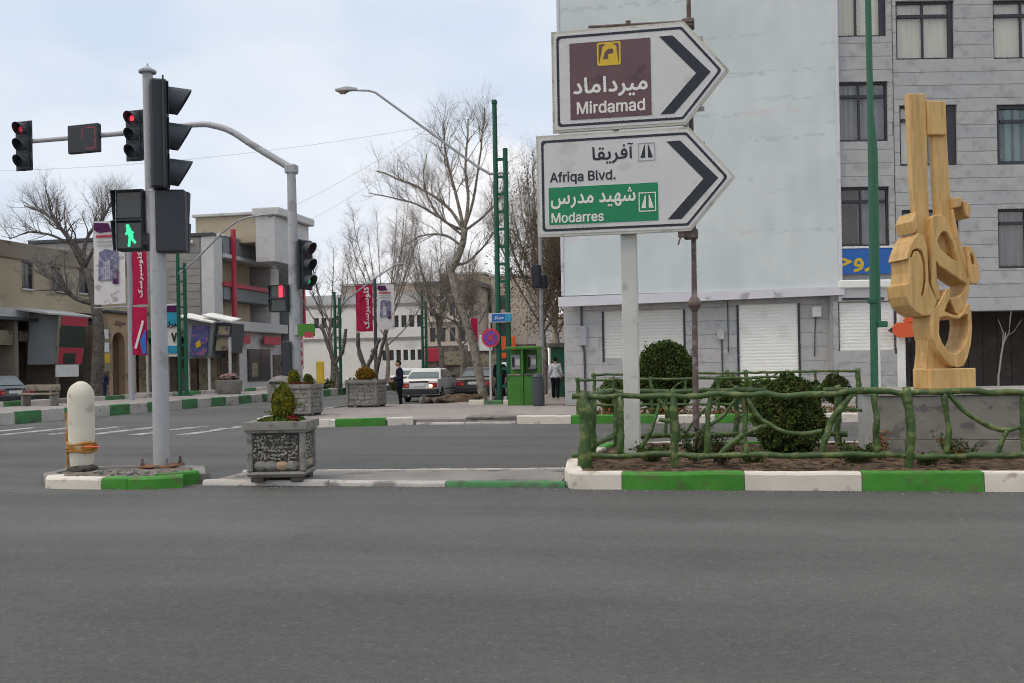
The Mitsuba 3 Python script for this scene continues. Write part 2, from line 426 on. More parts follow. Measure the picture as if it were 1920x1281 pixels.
GLYPHS = {
    'mirdamad': (697,192,[[[(420,22),(421,24),(440,32),(450,38),(463,52),(468,66),(468,76),(464,90),(455,109),(477,121),(480,120),(484,112),(495,79),(502,73),(509,71),(527,72),(537,78),(543,93),(547,113),(570,109),(568,82),(572,75),(586,71),(601,72),(611,81),(628,112),(640,123),(653,127),(662,127),(670,125),(683,117),(692,105),(696,94),(697,76),(694,65),(685,53),(674,47),(651,47),(639,50),(625,57),(618,50),(612,47),(601,45),(583,45),(564,50),(555,60),(545,51),(530,46),(507,45),(491,52),(483,36),(467,19),(452,9),(431,0),(428,0),(426,4)],[(646,95),(639,78),(651,73),(664,72),(670,74),(672,79),(672,84),(669,92),(665,98),(659,101),(654,101)]],[[(555,10),(555,19),(558,23),(565,26),(570,26),(575,24),(580,15),(580,10),(578,5),(570,0),(561,1),(557,4)]],[[(522,9),(521,15),(523,21),(531,26),(537,26),(543,23),(547,16),(546,7),(538,0),(532,0),(526,2)]],[[(332,56),(341,77),(362,71),(376,71),(385,74),(390,78),(391,87),(388,96),(378,115),(366,133),(385,147),(388,147),(402,126),(415,98),(418,84),(418,74),(415,64),(405,53),(392,47),(380,45),(363,45),(351,47),(337,51),(333,53)]],[[(287,47),(284,192),(309,191),(313,69),(312,46)]],[[(110,76),(106,192),(132,192),(136,86),(139,76),(142,73),(150,71),(166,72),(175,81),(191,111),(201,121),(212,126),(226,127),(234,125),(247,117),(257,103),(261,88),(261,76),(258,65),(253,57),(243,49),(232,46),(221,46),(206,49),(190,57),(176,47),(165,45),(138,46),(121,52),(113,63)],[(210,95),(203,78),(215,73),(228,72),(234,74),(236,79),(236,84),(233,92),(229,98),(223,101),(218,101)]],[[(0,56),(9,77),(30,71),(44,71),(53,74),(58,78),(59,87),(56,96),(46,115),(34,133),(53,147),(56,147),(70,126),(83,98),(86,84),(86,74),(83,64),(73,53),(60,47),(48,45),(31,45),(19,47),(5,51),(1,53)]]]),
    'afriqa': (469,220,[[[(401,206),(410,216),(419,220),(427,220),(445,212),(453,212),(462,216),(469,206),(463,201),(453,197),(444,197),(426,205),(419,205),(409,199)]],[[(428,47),(424,178),(449,177),(453,46)]],[[(219,22),(221,24),(240,32),(249,38),(260,49),(265,59),(268,66),(267,81),(255,110),(278,121),(287,102),(294,82),(297,76),(301,73),(309,71),(359,72),(370,77),(374,83),(351,82),(342,84),(333,89),(328,95),(325,105),(325,117),(328,130),(335,143),(344,152),(352,157),(359,159),(370,159),(378,157),(386,152),(393,144),(402,123),(404,96),(398,75),(392,65),(385,58),(370,50),(348,46),(306,45),(290,52),(282,36),(266,19),(251,9),(230,0),(228,0),(226,4)],[(351,113),(355,108),(358,107),(372,107),(378,110),(375,122),(372,129),(366,134),(360,134),(354,129),(351,121)]],[[(350,195),(356,204),(360,206),(367,206),(375,200),(378,195),(378,189),(371,180),(367,178),(360,178),(351,185)]],[[(190,10),(191,19),(194,23),(200,26),(206,26),(210,24),(216,15),(213,5),(206,0),(197,1),(193,4)]],[[(4,76),(0,192),(25,192),(30,86),(33,76),(36,73),(56,70),(74,70),(74,72),(67,84),(65,93),(66,108),(71,120),(81,131),(92,137),(100,139),(111,139),(119,137),(129,131),(141,116),(144,104),(144,95),(141,85),(134,71),(170,71),(180,73),(187,79),(188,94),(178,131),(203,138),(208,126),(214,95),(214,80),(208,63),(201,55),(190,49),(168,45),(130,46),(104,52),(93,48),(76,45),(38,45),(26,47),(15,52),(10,57),(7,63)],[(91,92),(95,84),(101,78),(109,81),(114,86),(118,94),(117,104),(113,110),(108,114),(101,114),(96,111),(91,101)]],[[(157,10),(157,15),(159,21),(167,26),(172,26),(178,23),(183,15),(183,10),(179,4),(172,0),(162,2)]],[[(109,167),(110,177),(114,182),(119,184),(124,184),(130,181),(135,174),(135,168),(131,162),(124,158),(114,160)]],[[(77,164),(75,173),(77,179),(85,185),(91,185),(95,183),(101,174),(99,165),(95,160),(91,158),(82,159)]]]),
    'modarres': (1101,192,[[[(630,57),(639,78),(660,72),(673,72),(683,75),(688,80),(689,88),(685,99),(664,134),(684,148),(688,146),(700,127),(712,102),(719,80),(725,75),(733,72),(749,73),(759,79),(765,94),(769,114),(792,110),(790,83),(794,76),(808,72),(830,72),(835,97),(845,118),(859,133),(876,140),(884,140),(893,137),(902,129),(907,120),(909,111),(909,100),(905,85),(899,77),(901,74),(936,72),(945,75),(951,86),(956,110),(959,111),(980,106),(977,81),(980,75),(988,72),(1003,73),(1009,77),(1013,86),(1017,110),(1019,112),(1023,112),(1042,108),(1039,90),(1039,79),(1041,75),(1051,72),(1066,73),(1071,75),(1075,82),(1075,93),(1064,130),(1088,138),(1090,137),(1094,128),(1101,94),(1101,81),(1097,66),(1086,53),(1076,48),(1066,46),(1045,47),(1034,51),(1027,59),(1020,51),(1011,47),(987,46),(973,50),(965,59),(958,52),(949,48),(937,46),(916,46),(918,30),(914,18),(904,8),(888,3),(875,3),(864,5),(847,14),(839,23),(834,33),(830,47),(805,46),(794,48),(786,51),(777,61),(763,50),(744,46),(723,47),(711,53),(707,58),(695,50),(677,46),(653,47),(637,51),(631,54)],[(857,47),(863,35),(870,30),(876,28),(885,28),(893,36),(892,45),(886,51),(880,53),(858,52)],[(859,89),(857,74),(861,74),(872,79),(881,89),(883,95),(883,107),(878,115),(873,114),(865,104)]],[[(1031,150),(1032,160),(1037,165),(1046,166),(1054,160),(1055,150),(1051,144),(1046,141),(1041,141),(1036,143)]],[[(1016,176),(1016,182),(1018,187),(1025,192),(1030,192),(1035,190),(1040,183),(1040,177),(1038,172),(1031,167),(1022,168)]],[[(1001,150),(1002,160),(1007,165),(1016,166),(1024,160),(1025,150),(1021,144),(1016,141),(1011,141),(1006,143)]],[[(777,11),(777,20),(780,24),(787,27),(792,27),(797,25),(802,16),(802,11),(800,6),(792,1),(783,2),(779,5)]],[[(744,10),(743,16),(745,22),(753,27),(759,27),(765,24),(769,17),(768,8),(760,1),(754,1),(748,3)]],[[(351,57),(360,78),(381,72),(394,72),(404,75),(409,80),(410,88),(406,99),(385,134),(405,148),(409,146),(421,127),(433,102),(440,81),(450,73),(461,72),(468,75),(474,83),(491,113),(503,124),(516,128),(525,128),(533,126),(546,118),(556,104),(560,89),(559,72),(552,58),(542,50),(531,47),(520,47),(505,50),(488,58),(481,51),(475,48),(464,46),(450,46),(438,49),(428,58),(422,53),(410,48),(398,46),(382,46),(358,51),(352,54)],[(509,96),(502,79),(514,74),(527,73),(533,75),(535,80),(535,85),(532,93),(528,99),(522,102),(517,102)]],[[(264,3),(257,25),(268,29),(285,38),(300,54),(305,67),(305,77),(302,89),(292,110),(316,122),(325,104),(331,79),(330,62),(327,50),(322,40),(317,33),(301,18),(282,7),(267,1)]],[[(1,43),(0,59),(2,70),(5,82),(11,93),(32,85),(26,62),(26,50),(30,39),(37,32),(46,28),(55,26),(71,26),(81,28),(92,33),(101,43),(105,55),(104,74),(95,106),(117,113),(121,112),(127,87),(131,79),(139,73),(151,72),(160,77),(166,92),(170,113),(194,109),(190,86),(190,81),(193,75),(202,72),(218,73),(223,75),(226,80),(227,92),(216,131),(241,139),(244,134),(252,100),(252,76),(246,61),(239,54),(230,49),(216,46),(202,46),(186,51),(178,59),(171,51),(156,46),(140,47),(130,52),(123,30),(111,15),(94,5),(71,0),(46,1),(24,8),(13,16),(8,22),(3,31)]]]),
    'roh': (290,130,[[[(223,2),(216,24),(227,28),(244,37),(259,52),(264,66),(264,76),(261,88),(251,109),(275,120),(284,103),(290,78),(289,60),(286,49),(281,39),(276,32),(260,17),(241,6),(226,0)]],[[(135,0),(131,26),(146,28),(164,33),(174,38),(180,44),(179,46),(161,45),(144,51),(136,61),(134,69),(134,80),(138,96),(142,104),(148,112),(155,118),(170,124),(179,124),(189,121),(200,111),(205,104),(212,83),(212,56),(208,42),(203,32),(185,14),(171,7),(148,1)],[(161,84),(160,76),(165,71),(181,70),(187,73),(184,87),(182,92),(175,97),(171,97),(165,94)]],[[(0,51),(3,71),(24,72),(48,77),(62,82),(78,91),(77,94),(68,98),(51,103),(23,104),(16,102),(11,122),(12,127),(27,130),(49,129),(66,124),(97,108),(116,105),(118,81),(108,80),(99,77),(65,58),(46,51),(23,46),(1,45)]]]),
    'banner': (989,193,[[[(734,2),(729,29),(762,36),(776,45),(775,46),(757,47),(743,52),(736,59),(732,71),(733,88),(739,105),(750,119),(763,127),(783,127),(793,122),(800,115),(810,97),(813,74),(837,74),(846,77),(849,87),(849,101),(845,193),(874,192),(878,88),(880,81),(885,76),(893,74),(934,74),(943,78),(944,85),(939,96),(902,130),(901,133),(902,145),(907,153),(931,168),(970,187),(977,189),(979,188),(989,165),(957,151),(935,139),(960,114),(969,101),(974,89),(974,70),(969,61),(959,53),(949,49),(932,46),(890,46),(874,50),(865,59),(858,52),(844,47),(809,46),(798,27),(781,13),(762,5),(739,1)],[(760,79),(764,74),(768,73),(785,74),(783,88),(781,93),(774,98),(770,98),(763,93),(760,84)]],[[(360,24),(388,39),(403,54),(408,68),(408,77),(405,89),(395,111),(419,123),(422,123),(426,115),(437,82),(443,76),(451,74),(470,75),(477,79),(481,88),(486,115),(490,116),(512,112),(510,84),(515,77),(521,75),(542,74),(551,77),(556,86),(563,113),(588,109),(585,84),(588,77),(596,74),(611,75),(617,79),(620,85),(625,110),(627,115),(652,111),(649,90),(650,79),(657,75),(672,74),(681,77),(685,85),(684,99),(674,133),(700,141),(702,141),(705,134),(713,96),(713,82),(711,72),(706,62),(698,54),(683,47),(661,46),(650,48),(641,53),(636,59),(630,52),(620,47),(595,46),(579,51),(572,59),(566,53),(556,48),(543,46),(523,46),(504,51),(495,60),(483,50),(465,46),(445,47),(433,53),(425,37),(412,23),(393,10),(372,1),(369,1),(367,5)]],[[(479,10),(478,16),(480,22),(489,28),(495,28),(500,26),(504,22),(506,16),(505,7),(495,0),(489,0),(484,2)]],[[(177,46),(178,73),(189,75),(195,78),(201,92),(206,113),(231,109),(228,84),(231,77),(239,74),(254,75),(260,79),(265,91),(270,115),(295,111),(292,82),(296,76),(304,74),(315,74),(323,77),(328,85),(328,94),(317,133),(343,141),(346,139),(354,109),(356,82),(354,72),(349,62),(338,52),(325,47),(304,46),(290,49),(279,59),(273,52),(263,47),(238,46),(222,51),(215,59),(209,53),(199,48)]],[[(1,81),(0,95),(2,107),(6,123),(10,124),(32,119),(28,101),(29,89),(37,79),(44,76),(69,71),(116,71),(129,75),(132,80),(132,84),(128,94),(89,131),(91,148),(101,157),(116,166),(163,189),(167,188),(177,165),(128,142),(123,138),(151,110),(157,101),(162,89),(162,69),(158,62),(150,55),(133,48),(110,44),(64,43),(47,45),(25,51),(16,56),(4,69)]]]),
    'word': (355,182,[[[(158,22),(159,24),(178,32),(188,38),(201,52),(206,66),(206,76),(202,90),(193,109),(215,121),(218,120),(222,112),(233,79),(239,73),(247,71),(256,71),(263,74),(269,81),(285,111),(295,121),(305,126),(320,127),(334,122),(342,116),(351,103),(355,88),(354,71),(347,57),(337,49),(326,46),(315,46),(297,50),(283,57),(276,50),(270,47),(259,45),(245,45),(229,52),(221,36),(205,19),(190,9),(168,0),(166,0),(164,4)],[(304,95),(296,78),(309,73),(322,72),(328,74),(330,79),(330,84),(327,92),(323,98),(317,101),(312,101)]],[[(133,170),(140,180),(149,181),(157,176),(159,165),(154,157),(149,155),(143,155),(137,158),(134,162)]],[[(0,23),(19,31),(32,39),(42,49),(47,59),(49,66),(49,76),(44,92),(36,107),(37,111),(60,121),(67,107),(74,84),(79,75),(90,71),(115,72),(121,74),(126,82),(124,104),(116,130),(139,138),(142,137),(151,103),(152,80),(149,67),(140,55),(129,49),(106,45),(87,45),(72,52),(63,35),(50,21),(36,11),(10,0),(7,3),(0,20)]],[[(100,171),(105,180),(115,182),(124,176),(126,171),(126,167),(122,159),(116,156),(110,156),(102,161),(100,166)]],[[(34,159),(40,168),(44,170),(51,170),(60,164),(62,159),(62,153),(56,144),(51,142),(44,142),(35,149)]]]),
    'seven': (118,140,[[[(0,130),(4,133),(17,138),(24,140),(26,139),(41,101),(57,50),(59,48),(72,88),(92,138),(97,139),(118,130),(95,78),(70,4),(45,0),(22,75)]]]),
}


def glyph(name, x0, z0, x1, z1):
    """The word's outline fitted into the upright rectangle."""
    w, h, shapes = GLYPHS[name]
    g = shapely.union_all([sg.Polygon(r[0], r[1:]).buffer(0) for r in shapes])
    return shapely.affinity.affine_transform(g, [(x1 - x0) / w, 0, 0, (z1 - z0) / h, x0, z0])


def latin(text, x0, z0, x1, height, y, bold=False):
    """Latin lettering on an upright face at depth y, from x0 to x1, capitals "height" tall, standing on z0."""
    m = meshkit.text_mesh(text, height, 0.006, bold)
    v = np.asarray(m.vertices).copy()
    k = (x1 - x0) / (v[:, 0].max() - v[:, 0].min())
    v[:, 0] = (v[:, 0] - v[:, 0].min()) * k + x0
    return trimesh.Trimesh(np.stack([v[:, 0], y - v[:, 2], v[:, 1] + z0], 1), m.faces, process=False)


import shapely.affinity

# ---------------------------------------------------------------- ground, kerbs, islands
struct('road', slab(sg.box(-400, -60, 400, 700), -0.3, 0.0), 'asphalt')

rng = np.random.default_rng(11)


def kerb_run(holder, points, z0, z1, width, lengths, mats, seed=0):
    """Painted kerb stones end to end along a line (the outer face on the line, the stone on its left side), each one a piece."""
    p = np.array(points, float)
    seg = np.linalg.norm(np.diff(p, axis=0), axis=1)
    cum = np.concatenate([[0], np.cumsum(seg)])
    at = lambda d: np.array([np.interp(d, cum, p[:, 0]), np.interp(d, cum, p[:, 1])])
    r = np.random.default_rng(seed)
    d, k = 0.0, 0
    while d < cum[-1] - 0.05:
        L = lengths[k % len(lengths)]
        e = min(d + L, cum[-1])
        marks = [d + 0.004] + [c for c in cum if d + 0.05 < c < e - 0.05] + [e - 0.004]
        line = np.array([at(q) for q in marks])
        t = np.gradient(line, axis=0)
        t /= np.linalg.norm(t, axis=1, keepdims=True)
        nrm = np.stack([-t[:, 1], t[:, 0]], 1)
        # dense cross-sections so that the worn edges wander
        n = max(2, int((e - d) / 0.12))
        u = np.linspace(0, 1, n)
        f = np.linspace(0, len(line) - 1, n)
        L2 = np.stack([np.interp(f, np.arange(len(line)), line[:, j]) for j in (0, 1)], 1)
        N2 = np.stack([np.interp(f, np.arange(len(line)), nrm[:, j]) for j in (0, 1)], 1)
        N2 /= np.linalg.norm(N2, axis=1, keepdims=True)
        wob = lambda s, a: a * (meshkit.fbm(np.stack([L2[:, 0] * 3 + s, L2[:, 1] * 3, L2[:, 0] * 0 + s], 1), 3, int(s) + seed) - 0.5) * 2
        zt = z1 + wob(1, 0.012) + r.uniform(-0.006, 0.006)
        c = 0.025
        prof = [(0.0 + wob(2, 0.008), z0 - 0.02 + 0 * zt), (0.006 + wob(3, 0.008), zt - c), (0.03 + wob(4, 0.008), zt), (width - 0.02 + wob(5, 0.012), zt + 0.002), (width + wob(6, 0.008), zt - c), (width + 0 * zt, z0 - 0.02 + 0 * zt)]
        V = np.stack([np.column_stack([L2 + N2 * np.broadcast_to(o, n)[:, None], np.broadcast_to(z, n)]) for o, z in prof], 1)
        m = len(prof)
        i, j = np.meshgrid(np.arange(n - 1), np.arange(m - 1), indexing='ij')
        q = np.stack([i * m + j, (i + 1) * m + j, (i + 1) * m + j + 1, i * m + j + 1], -1).reshape(-1, 4)
        F = np.vstack([q[:, [0, 1, 2]], q[:, [0, 2, 3]]])
        h = np.arange(1, m - 1)
        F = np.vstack([F, np.stack([h * 0, h, h + 1], 1), np.stack([h * 0, h + 1, h], 1) + (n - 1) * m])
        put(holder, 'kerbstone', trimesh.Trimesh(V.reshape(-1, 3), F, process=False), mats[k % len(mats)], smooth=35)
        d, k = e, k + 1


# garden island on the right
garden = sg.Polygon([(-1.72, 12.10), (14, 12.10), (14, 16.95), (-1.60, 16.95), (-1.85, 13.6)])
kerb_g = struct('garden_kerb', slab(garden.buffer(-0.24).exterior.buffer(0.05), -0.05, 0.12), 'cement')
kerb_run(kerb_g, [(-1.93, 13.75), (-1.86, 13.1), (-1.80, 12.55), (-1.66, 12.06), (-1.04, 12.04)], 0, 0.20, 0.22, [2.35], ['kerb_white'], 5)
kerb_run(kerb_g, [(-1.04, 12.04), (14, 12.04)], 0, 0.205, 0.22, [1.42, 1.30, 1.30, 1.42], ['kerb_green', 'kerb_white'], 3)
kerb_run(kerb_g, [(14, 17.0), (-1.75, 17.0), (-1.93, 13.75)], 0, 0.19, 0.20, [1.4], ['kerb_white', 'kerb_green'], 9)


def lumpy_ground(outline, z, amp, step, seed):
    """A soil surface with clods inside a plan outline."""
    x0, y0, x1, y1 = outline.bounds
    xs, ys = np.arange(x0, x1 + step, step), np.arange(y0, y1 + step, step)
    X, Y = np.meshgrid(xs, ys)
    P = np.stack([X, Y, X * 0], -1)
    Z = z + amp * 2 * (meshkit.fbm(P * 2.3, 4, seed) - 0.5) + amp * 0.7 * (meshkit.noise(P * 11, seed) - 0.5)
    keep = shapely.contains_xy(outline, X, Y)
    idx = np.arange(X.size).reshape(X.shape)
    q = np.stack([idx[:-1, :-1], idx[:-1, 1:], idx[1:, 1:], idx[1:, :-1]], -1)[keep[:-1, :-1] & keep[1:, 1:] & keep[:-1, 1:] & keep[1:, :-1]]
    return trimesh.Trimesh(np.stack([X, Y, Z], -1).reshape(-1, 3), np.vstack([q[:, [0, 1, 2]], q[:, [0, 2, 3]]]), process=False)


struct('garden_soil', lumpy_ground(garden.buffer(-0.10), 0.175, 0.035, 0.06, 4), 'soil', True)
# stones and litter on the bed
r = np.random.default_rng(5)
peb = []
for k in range(120):
    x, y = r.uniform(-1.4, 7.5), r.uniform(12.42, 14.3)
    m = place(blob(r, *(r.uniform(0.012, 0.045, 3) * [1, 1, 0.6]), 0.3, 1, k), x, y, 0.19, r.uniform(0, 6))
    peb.append(m)
scene['garden_litter'] = mikit.ply(join(peb), 'leaf_dry', smooth=True)
labels['garden_litter'] = {'label': 'small stones and dry litter scattered over the brown garden soil', 'category': 'stones', 'kind': 'stuff'}

# low median strip between the two islands
strip = sg.Polygon([(-6.55, 12.28), (-1.70, 12.22), (-1.82, 13.95), (-6.6, 13.55)])
struct('median_strip', slab(strip.buffer(-0.10), -0.05, 0.055), 'cement')
kerb_s = struct('strip_kerb', slab(strip.buffer(-0.12).exterior.buffer(0.02), -0.05, 0.04), 'cement')
kerb_run(kerb_s, [(-6.55, 12.26), (-6.05, 12.24), (-4.95, 12.24), (-3.4, 12.22), (-1.74, 12.2)], 0, 0.065, 0.13, [1.75, 1.55, 1.55], ['kerb_white_dull', 'kerb_white_dull', 'kerb_green_dull'], 21)
kerb_run(kerb_s, [(-1.86, 14.0), (-6.6, 13.62)], 0, 0.065, 0.12, [1.6], ['kerb_white_dull'], 22)

# small island under the traffic light
isl = sg.Polygon([(-8.75, 12.15), (-8.5, 11.82), (-7.72, 11.78), (-6.95, 11.82), (-6.62, 12.25), (-6.72, 12.7), (-7.2, 13.6), (-8.3, 13.7), (-9.25, 13.25), (-9.1, 12.6)])
kerb_i = struct('island_kerb', slab(isl.buffer(-0.28), -0.05, 0.10), 'cement')
kerb_run(kerb_i, [(-8.72, 12.1), (-8.52, 11.80), (-8.1, 11.77), (-7.69, 11.76)], 0, 0.135, 0.24, [2.0], ['kerb_white'], 31)
kerb_run(kerb_i, [(-7.69, 11.76), (-7.35, 11.765), (-6.98, 11.80), (-6.66, 11.98)], 0, 0.15, 0.24, [0.36, 1.2], ['kerb_green'], 32)
kerb_run(kerb_i, [(-7.0, 12.02), (-6.66, 12.42)], 0, 0.17, 0.2, [0.8], ['kerb_green'], 34)
kerb_run(kerb_i, [(-6.66, 12.62), (-7.2, 13.62), (-8.3, 13.75), (-9.25, 13.3), (-9.15, 12.6), (-8.74, 12.12)], 0, 0.12, 0.2, [1.1], ['cement'], 33)
struct('island_soil', lumpy_ground(isl.buffer(-0.18), 0.115, 0.03, 0.05, 8), 'island_dirt', True)
rub = []
r = np.random.default_rng(9)
for k in range(34):
    a = (r.uniform(-8.3, -7.0), r.uniform(12.0, 12.7))
    rub.append(place(blob(r, *(r.uniform(0.015, 0.05, 3) * [1, 1, 0.7]), 0.4, 1, k), a[0], a[1], 0.14, r.uniform(0, 6)))
scene['island_rubble'] = mikit.ply(join(rub), 'planter_stone')
labels['island_rubble'] = {'label': 'broken concrete rubble lying behind the green kerb at the signal pole', 'category': 'rubble', 'kind': 'stuff'}

# far pavement with its broken kerb
far_pav = sg.Polygon([(-12.4, 27.0), (-11.9, 25.4), (-10.2, 24.45), (-9.4, 24.65), (-7.5, 25.3), (16, 25.3), (22, 25.3), (22, 33.2), (-4.7, 33.2), (-4.9, 60), (-8.9, 60), (-9.0, 40), (-9.6, 36.2), (-11, 36.0), (-12.9, 36.2)])
struct('far_pavement', slab(far_pav.buffer(-0.12), -0.05, 0.14), 'pavement')
kerb_f = struct('far_kerb', slab(far_pav.buffer(-0.14).exterior.buffer(0.03), -0.04, 0.12), 'cement')
kerb_run(kerb_f, [(-11.9, 25.3), (-10.2, 24.4), (-9.40, 24.55)], 0, 0.20, 0.2, [1.0, 1.6], ['kerb_white'], 41)
kerb_run(kerb_f, [(-9.40, 24.55), (-8.2, 25.02)], 0, 0.20, 0.2, [3], ['kerb_green'], 42)
kerb_run(kerb_f, [(-8.17, 25.05), (-7.55, 25.3)], 0, 0.20, 0.2, [3], ['kerb_white'], 43)
kerb_run(kerb_f, [(-7.5, 25.34), (-6.2, 25.34)], 0, 0.06, 0.2, [3], ['kerb_white_dull'], 44)
kerb_run(kerb_f, [(-4.83, 25.32), (-3.43, 25.27)], 0, 0.21, 0.2, [3], ['kerb_white'], 45)
kerb_run(kerb_f, [(-3.43, 25.27), (-2.0, 25.22), (14, 25.2)], 0, 0.21, 0.2, [2.1, 1.45, 2.4, 2.0], ['kerb_green', 'kerb_white'], 46)
kerb_run(kerb_f, [(-12.9, 35.6), (-12.5, 27.0), (-11.9, 25.4)][::-1][::-1], 0, 0.18, 0.2, [1.4], ['kerb_white_dull', 'cement'], 47)
dr_ = thing('drain_opening', 'dark concrete drain slot set in the far kerb beyond the street', 'drain')
put(dr_, 'throat', box(-6.15, -4.88, 25.5, 25.9, 0.03, 0.06), 'planter_dark')
put(dr_, 'lip', box(-6.18, -4.85, 25.30, 25.49, -0.02, 0.06, 0.015), 'kerb_white_dull')
put(dr_, 'cover', box(-6.18, -4.85, 25.47, 26.3, 0.147, 0.20, 0.015), 'planter_stone')
put(dr_, 'beam', box(-6.18, -4.85, 25.40, 25.47, 0.10, 0.17, 0.015), 'bark_dark')
# small kerb round the no stopping sign
kerb_n = struct('sign_kerb', slab(sg.box(-8.25, 34.72, -6.65, 35.4), 0.1, 0.16), 'cement')
kerb_run(kerb_n, [(-8.3, 34.6), (-7.75, 34.6)], 0.13, 0.30, 0.16, [2], ['kerb_white'], 51)
kerb_run(kerb_n, [(-7.72, 34.6), (-7.1, 34.6)], 0.13, 0.28, 0.16, [2], ['kerb_green_dull'], 52)
kerb_run(kerb_n, [(-7.07, 34.6), (-6.62, 34.6)], 0.13, 0.30, 0.16, [2], ['kerb_white'], 53)

# raised strip along the far side of the main street, then a service lane and the shop pavement
struct('street_strip', slab(sg.box(-25.0, 20, -20.6, 84), -0.05, 0.33), 'pavement')
kerb_l = struct('street_kerb', slab(sg.box(-20.8, 20, -20.5, 84), -0.05, 0.30), 'cement')
kerb_run(kerb_l, [(-20.4, 22), (-20.4, 62)], 0, 0.375, 0.24, [1.25, 1.15, 1.3, 1.2], ['kerb_green_dull', 'kerb_white_dull'], 61)
kerb_run(kerb_l, [(-24.85, 24), (-24.85, 62)], 0.3, 0.52, 0.22, [1.5, 1.9, 1.4], ['kerb_white_dull', 'kerb_green_dull', 'kerb_white_dull', 'cement'], 62)
struct('shop_pavement', slab(sg.box(-70, 20, -30.2, 120), -0.05, 0.15), 'pavement')
struct('far_road_pavement', slab(sg.box(-60, 84, 20, 89), -0.05, 0.15), 'pavement')
# crosswalk: worn white stripes
stripes = []
for k in range(7):
    x = -12.2 - k * 1.25
    stripes.append(slab(sg.Polygon([(x - 0.17, 21.9 + 0.05 * k), (x + 0.17, 21.9 + 0.05 * k), (x + 0.17, 25.3), (x - 0.17, 25.3)]), 0.002, 0.006))
mk = struct('crosswalk', stripes[0], 'road_paint')
for m in stripes[1:]:
    put(mk, 'stripe', m, 'road_paint')

# grit and small litter gathered along the kerbs
r = np.random.default_rng(17)
grit = []
for k in range(420):
    x = r.uniform(-9.0, 8.0)
    y = (11.98 if x > -1.9 else 12.12 if x > -6.6 else 11.72) - abs(r.normal(0, 0.10))
    grit.append(place(blob(r, *(r.uniform(0.004, 0.016, 3) * [1, 1, 0.6]), 0.3, 0, k), x, y, 0.004, r.uniform(0, 6)))
scene['kerb_grit'] = mikit.ply(join(grit), 'planter_stone')
labels['kerb_grit'] = {'label': 'fine grit and small stones swept against the foot of the near kerbs', 'category': 'grit', 'kind': 'stuff'}

# ---------------------------------------------------------------- the grey building behind the board, and its neighbour


def stone_panels(holder, x0, x1, z0, z1, openings, course, length, y_front, depth, seed, move=(0, 0, 0, 0)):
    """Cladding slabs in courses, cut round the openings; each slab a piece."""
    r = np.random.default_rng(seed)
    holes = shapely.union_all([rect(*o) for o in openings]) if openings else sg.Polygon()
    z, row = z0, 0
    while z < z1 - 0.02:
        zt = min(z + course, z1)
        x = x0 - (0.5 * length if row % 2 else 0)
        while x < x1 - 0.02:
            L = length * r.uniform(0.92, 1.08)
            a = rect(max(x, x0) + 0.0015, z + 0.006, min(x + L, x1) - 0.0015, zt - 0.006) if min(x + L, x1) - max(x, x0) > 0.05 else None
            if a is not None:
                a = a.difference(holes)
                for g in polys(a):
                    if g.area > 0.006:
                        o = r.uniform(-0.003, 0.003)
                        put(holder, 'stone_panel', place(front(g, y_front + o, y_front + depth), *move), f'wall_stone_{r.integers(0, 3)}')
            x += L
        z, row = zt, row + 1


def window_unit(holder, x0, z0, x1, z1, y, move, mullions, transom, back, depth=0.22, frame=0.07, right_jamb=0.0):
    """A recessed dark window: frame bars, panes, and blinds or a dark room behind. y is the wall's face."""
    w = put(holder, 'window', place(front(rect(x0, z0, x1, z1).difference(rect(x0 + frame, z0 + frame, x1 - frame - right_jamb, z1 - frame)), y + 0.10, y + 0.17), *move), 'frame_dark')
    xs = [x0 + frame] + [x0 + frame + (x1 - x0 - 2 * frame - right_jamb) * m for m in mullions] + [x1 - frame - right_jamb]
    for m in xs[1:-1]:
        put(w, 'mullion', place(box(m - 0.03, m + 0.03, y + 0.09, y + 0.168, z0 + frame + 0.001, z1 - frame - 0.001), *move), 'frame_dark')
    rows = [z0 + frame, z1 - frame]
    if transom:
        zt = z1 - transom * (z1 - z0)
        rows = [z0 + frame, zt, z1 - frame]
        for a, b in zip(xs[:-1], xs[1:]):
            put(w, 'transom', place(box(a + 0.031, b - 0.031, y + 0.088, y + 0.166, zt - 0.05, zt + 0.05), *move), 'frame_dark')
    for a, b in zip(xs[:-1], xs[1:]):
        for c, d in zip(rows[:-1], rows[1:]):
            g = [(a + 0.02, y + 0.135, c + 0.02), (b - 0.02, y + 0.135, c + 0.02), (b - 0.02, y + 0.135, d - 0.02), (a + 0.02, y + 0.135, d - 0.02)]
            put(w, 'pane', place(trimesh.Trimesh(g, [[0, 1, 2], [0, 2, 3]], process=False), *move), 'pane_glass')
    for j, (a, b) in enumerate(zip(xs[:-1], xs[1:])):
        mat = back[j % len(back)]
        if mat:
            put(w, 'blind', place(box(a - 0.05, b + 0.05, y + depth, y + depth + 0.02, z0, z1), *move), mat)
    return w


def shutter(holder, x0, z0, x1, z1, y, slat=0.105, move=(0, 0, 0, 0), guides=True, mat='shutter_white'):
    """A closed roller shutter of separate rounded slats between guide rails."""
    s = put(holder, 'shutter', place(box(x0, x1, y + 0.05, y + 0.07, z0, z1), *move), mat)
    z = z0
    while z < z1 - 0.02:
        t = min(z + slat, z1)
        prof = sg.Polygon([(y + 0.05, z + 0.001), (y + 0.036, z + 0.006), (y + 0.030, (z + t) / 2), (y + 0.036, t - 0.006), (y + 0.05, t - 0.001)])
        put(s, 'slat', place(side(prof, x0 + 0.01, x1 - 0.01), *move), mat)
        z = t
    if guides:
        for a in (x0, x1):
            put(s, 'guide_rail', place(box(a - 0.035, a + 0.035, y - 0.01, y + 0.06, z0 - 0.12, z1), *move), 'frame_dark')
    return s


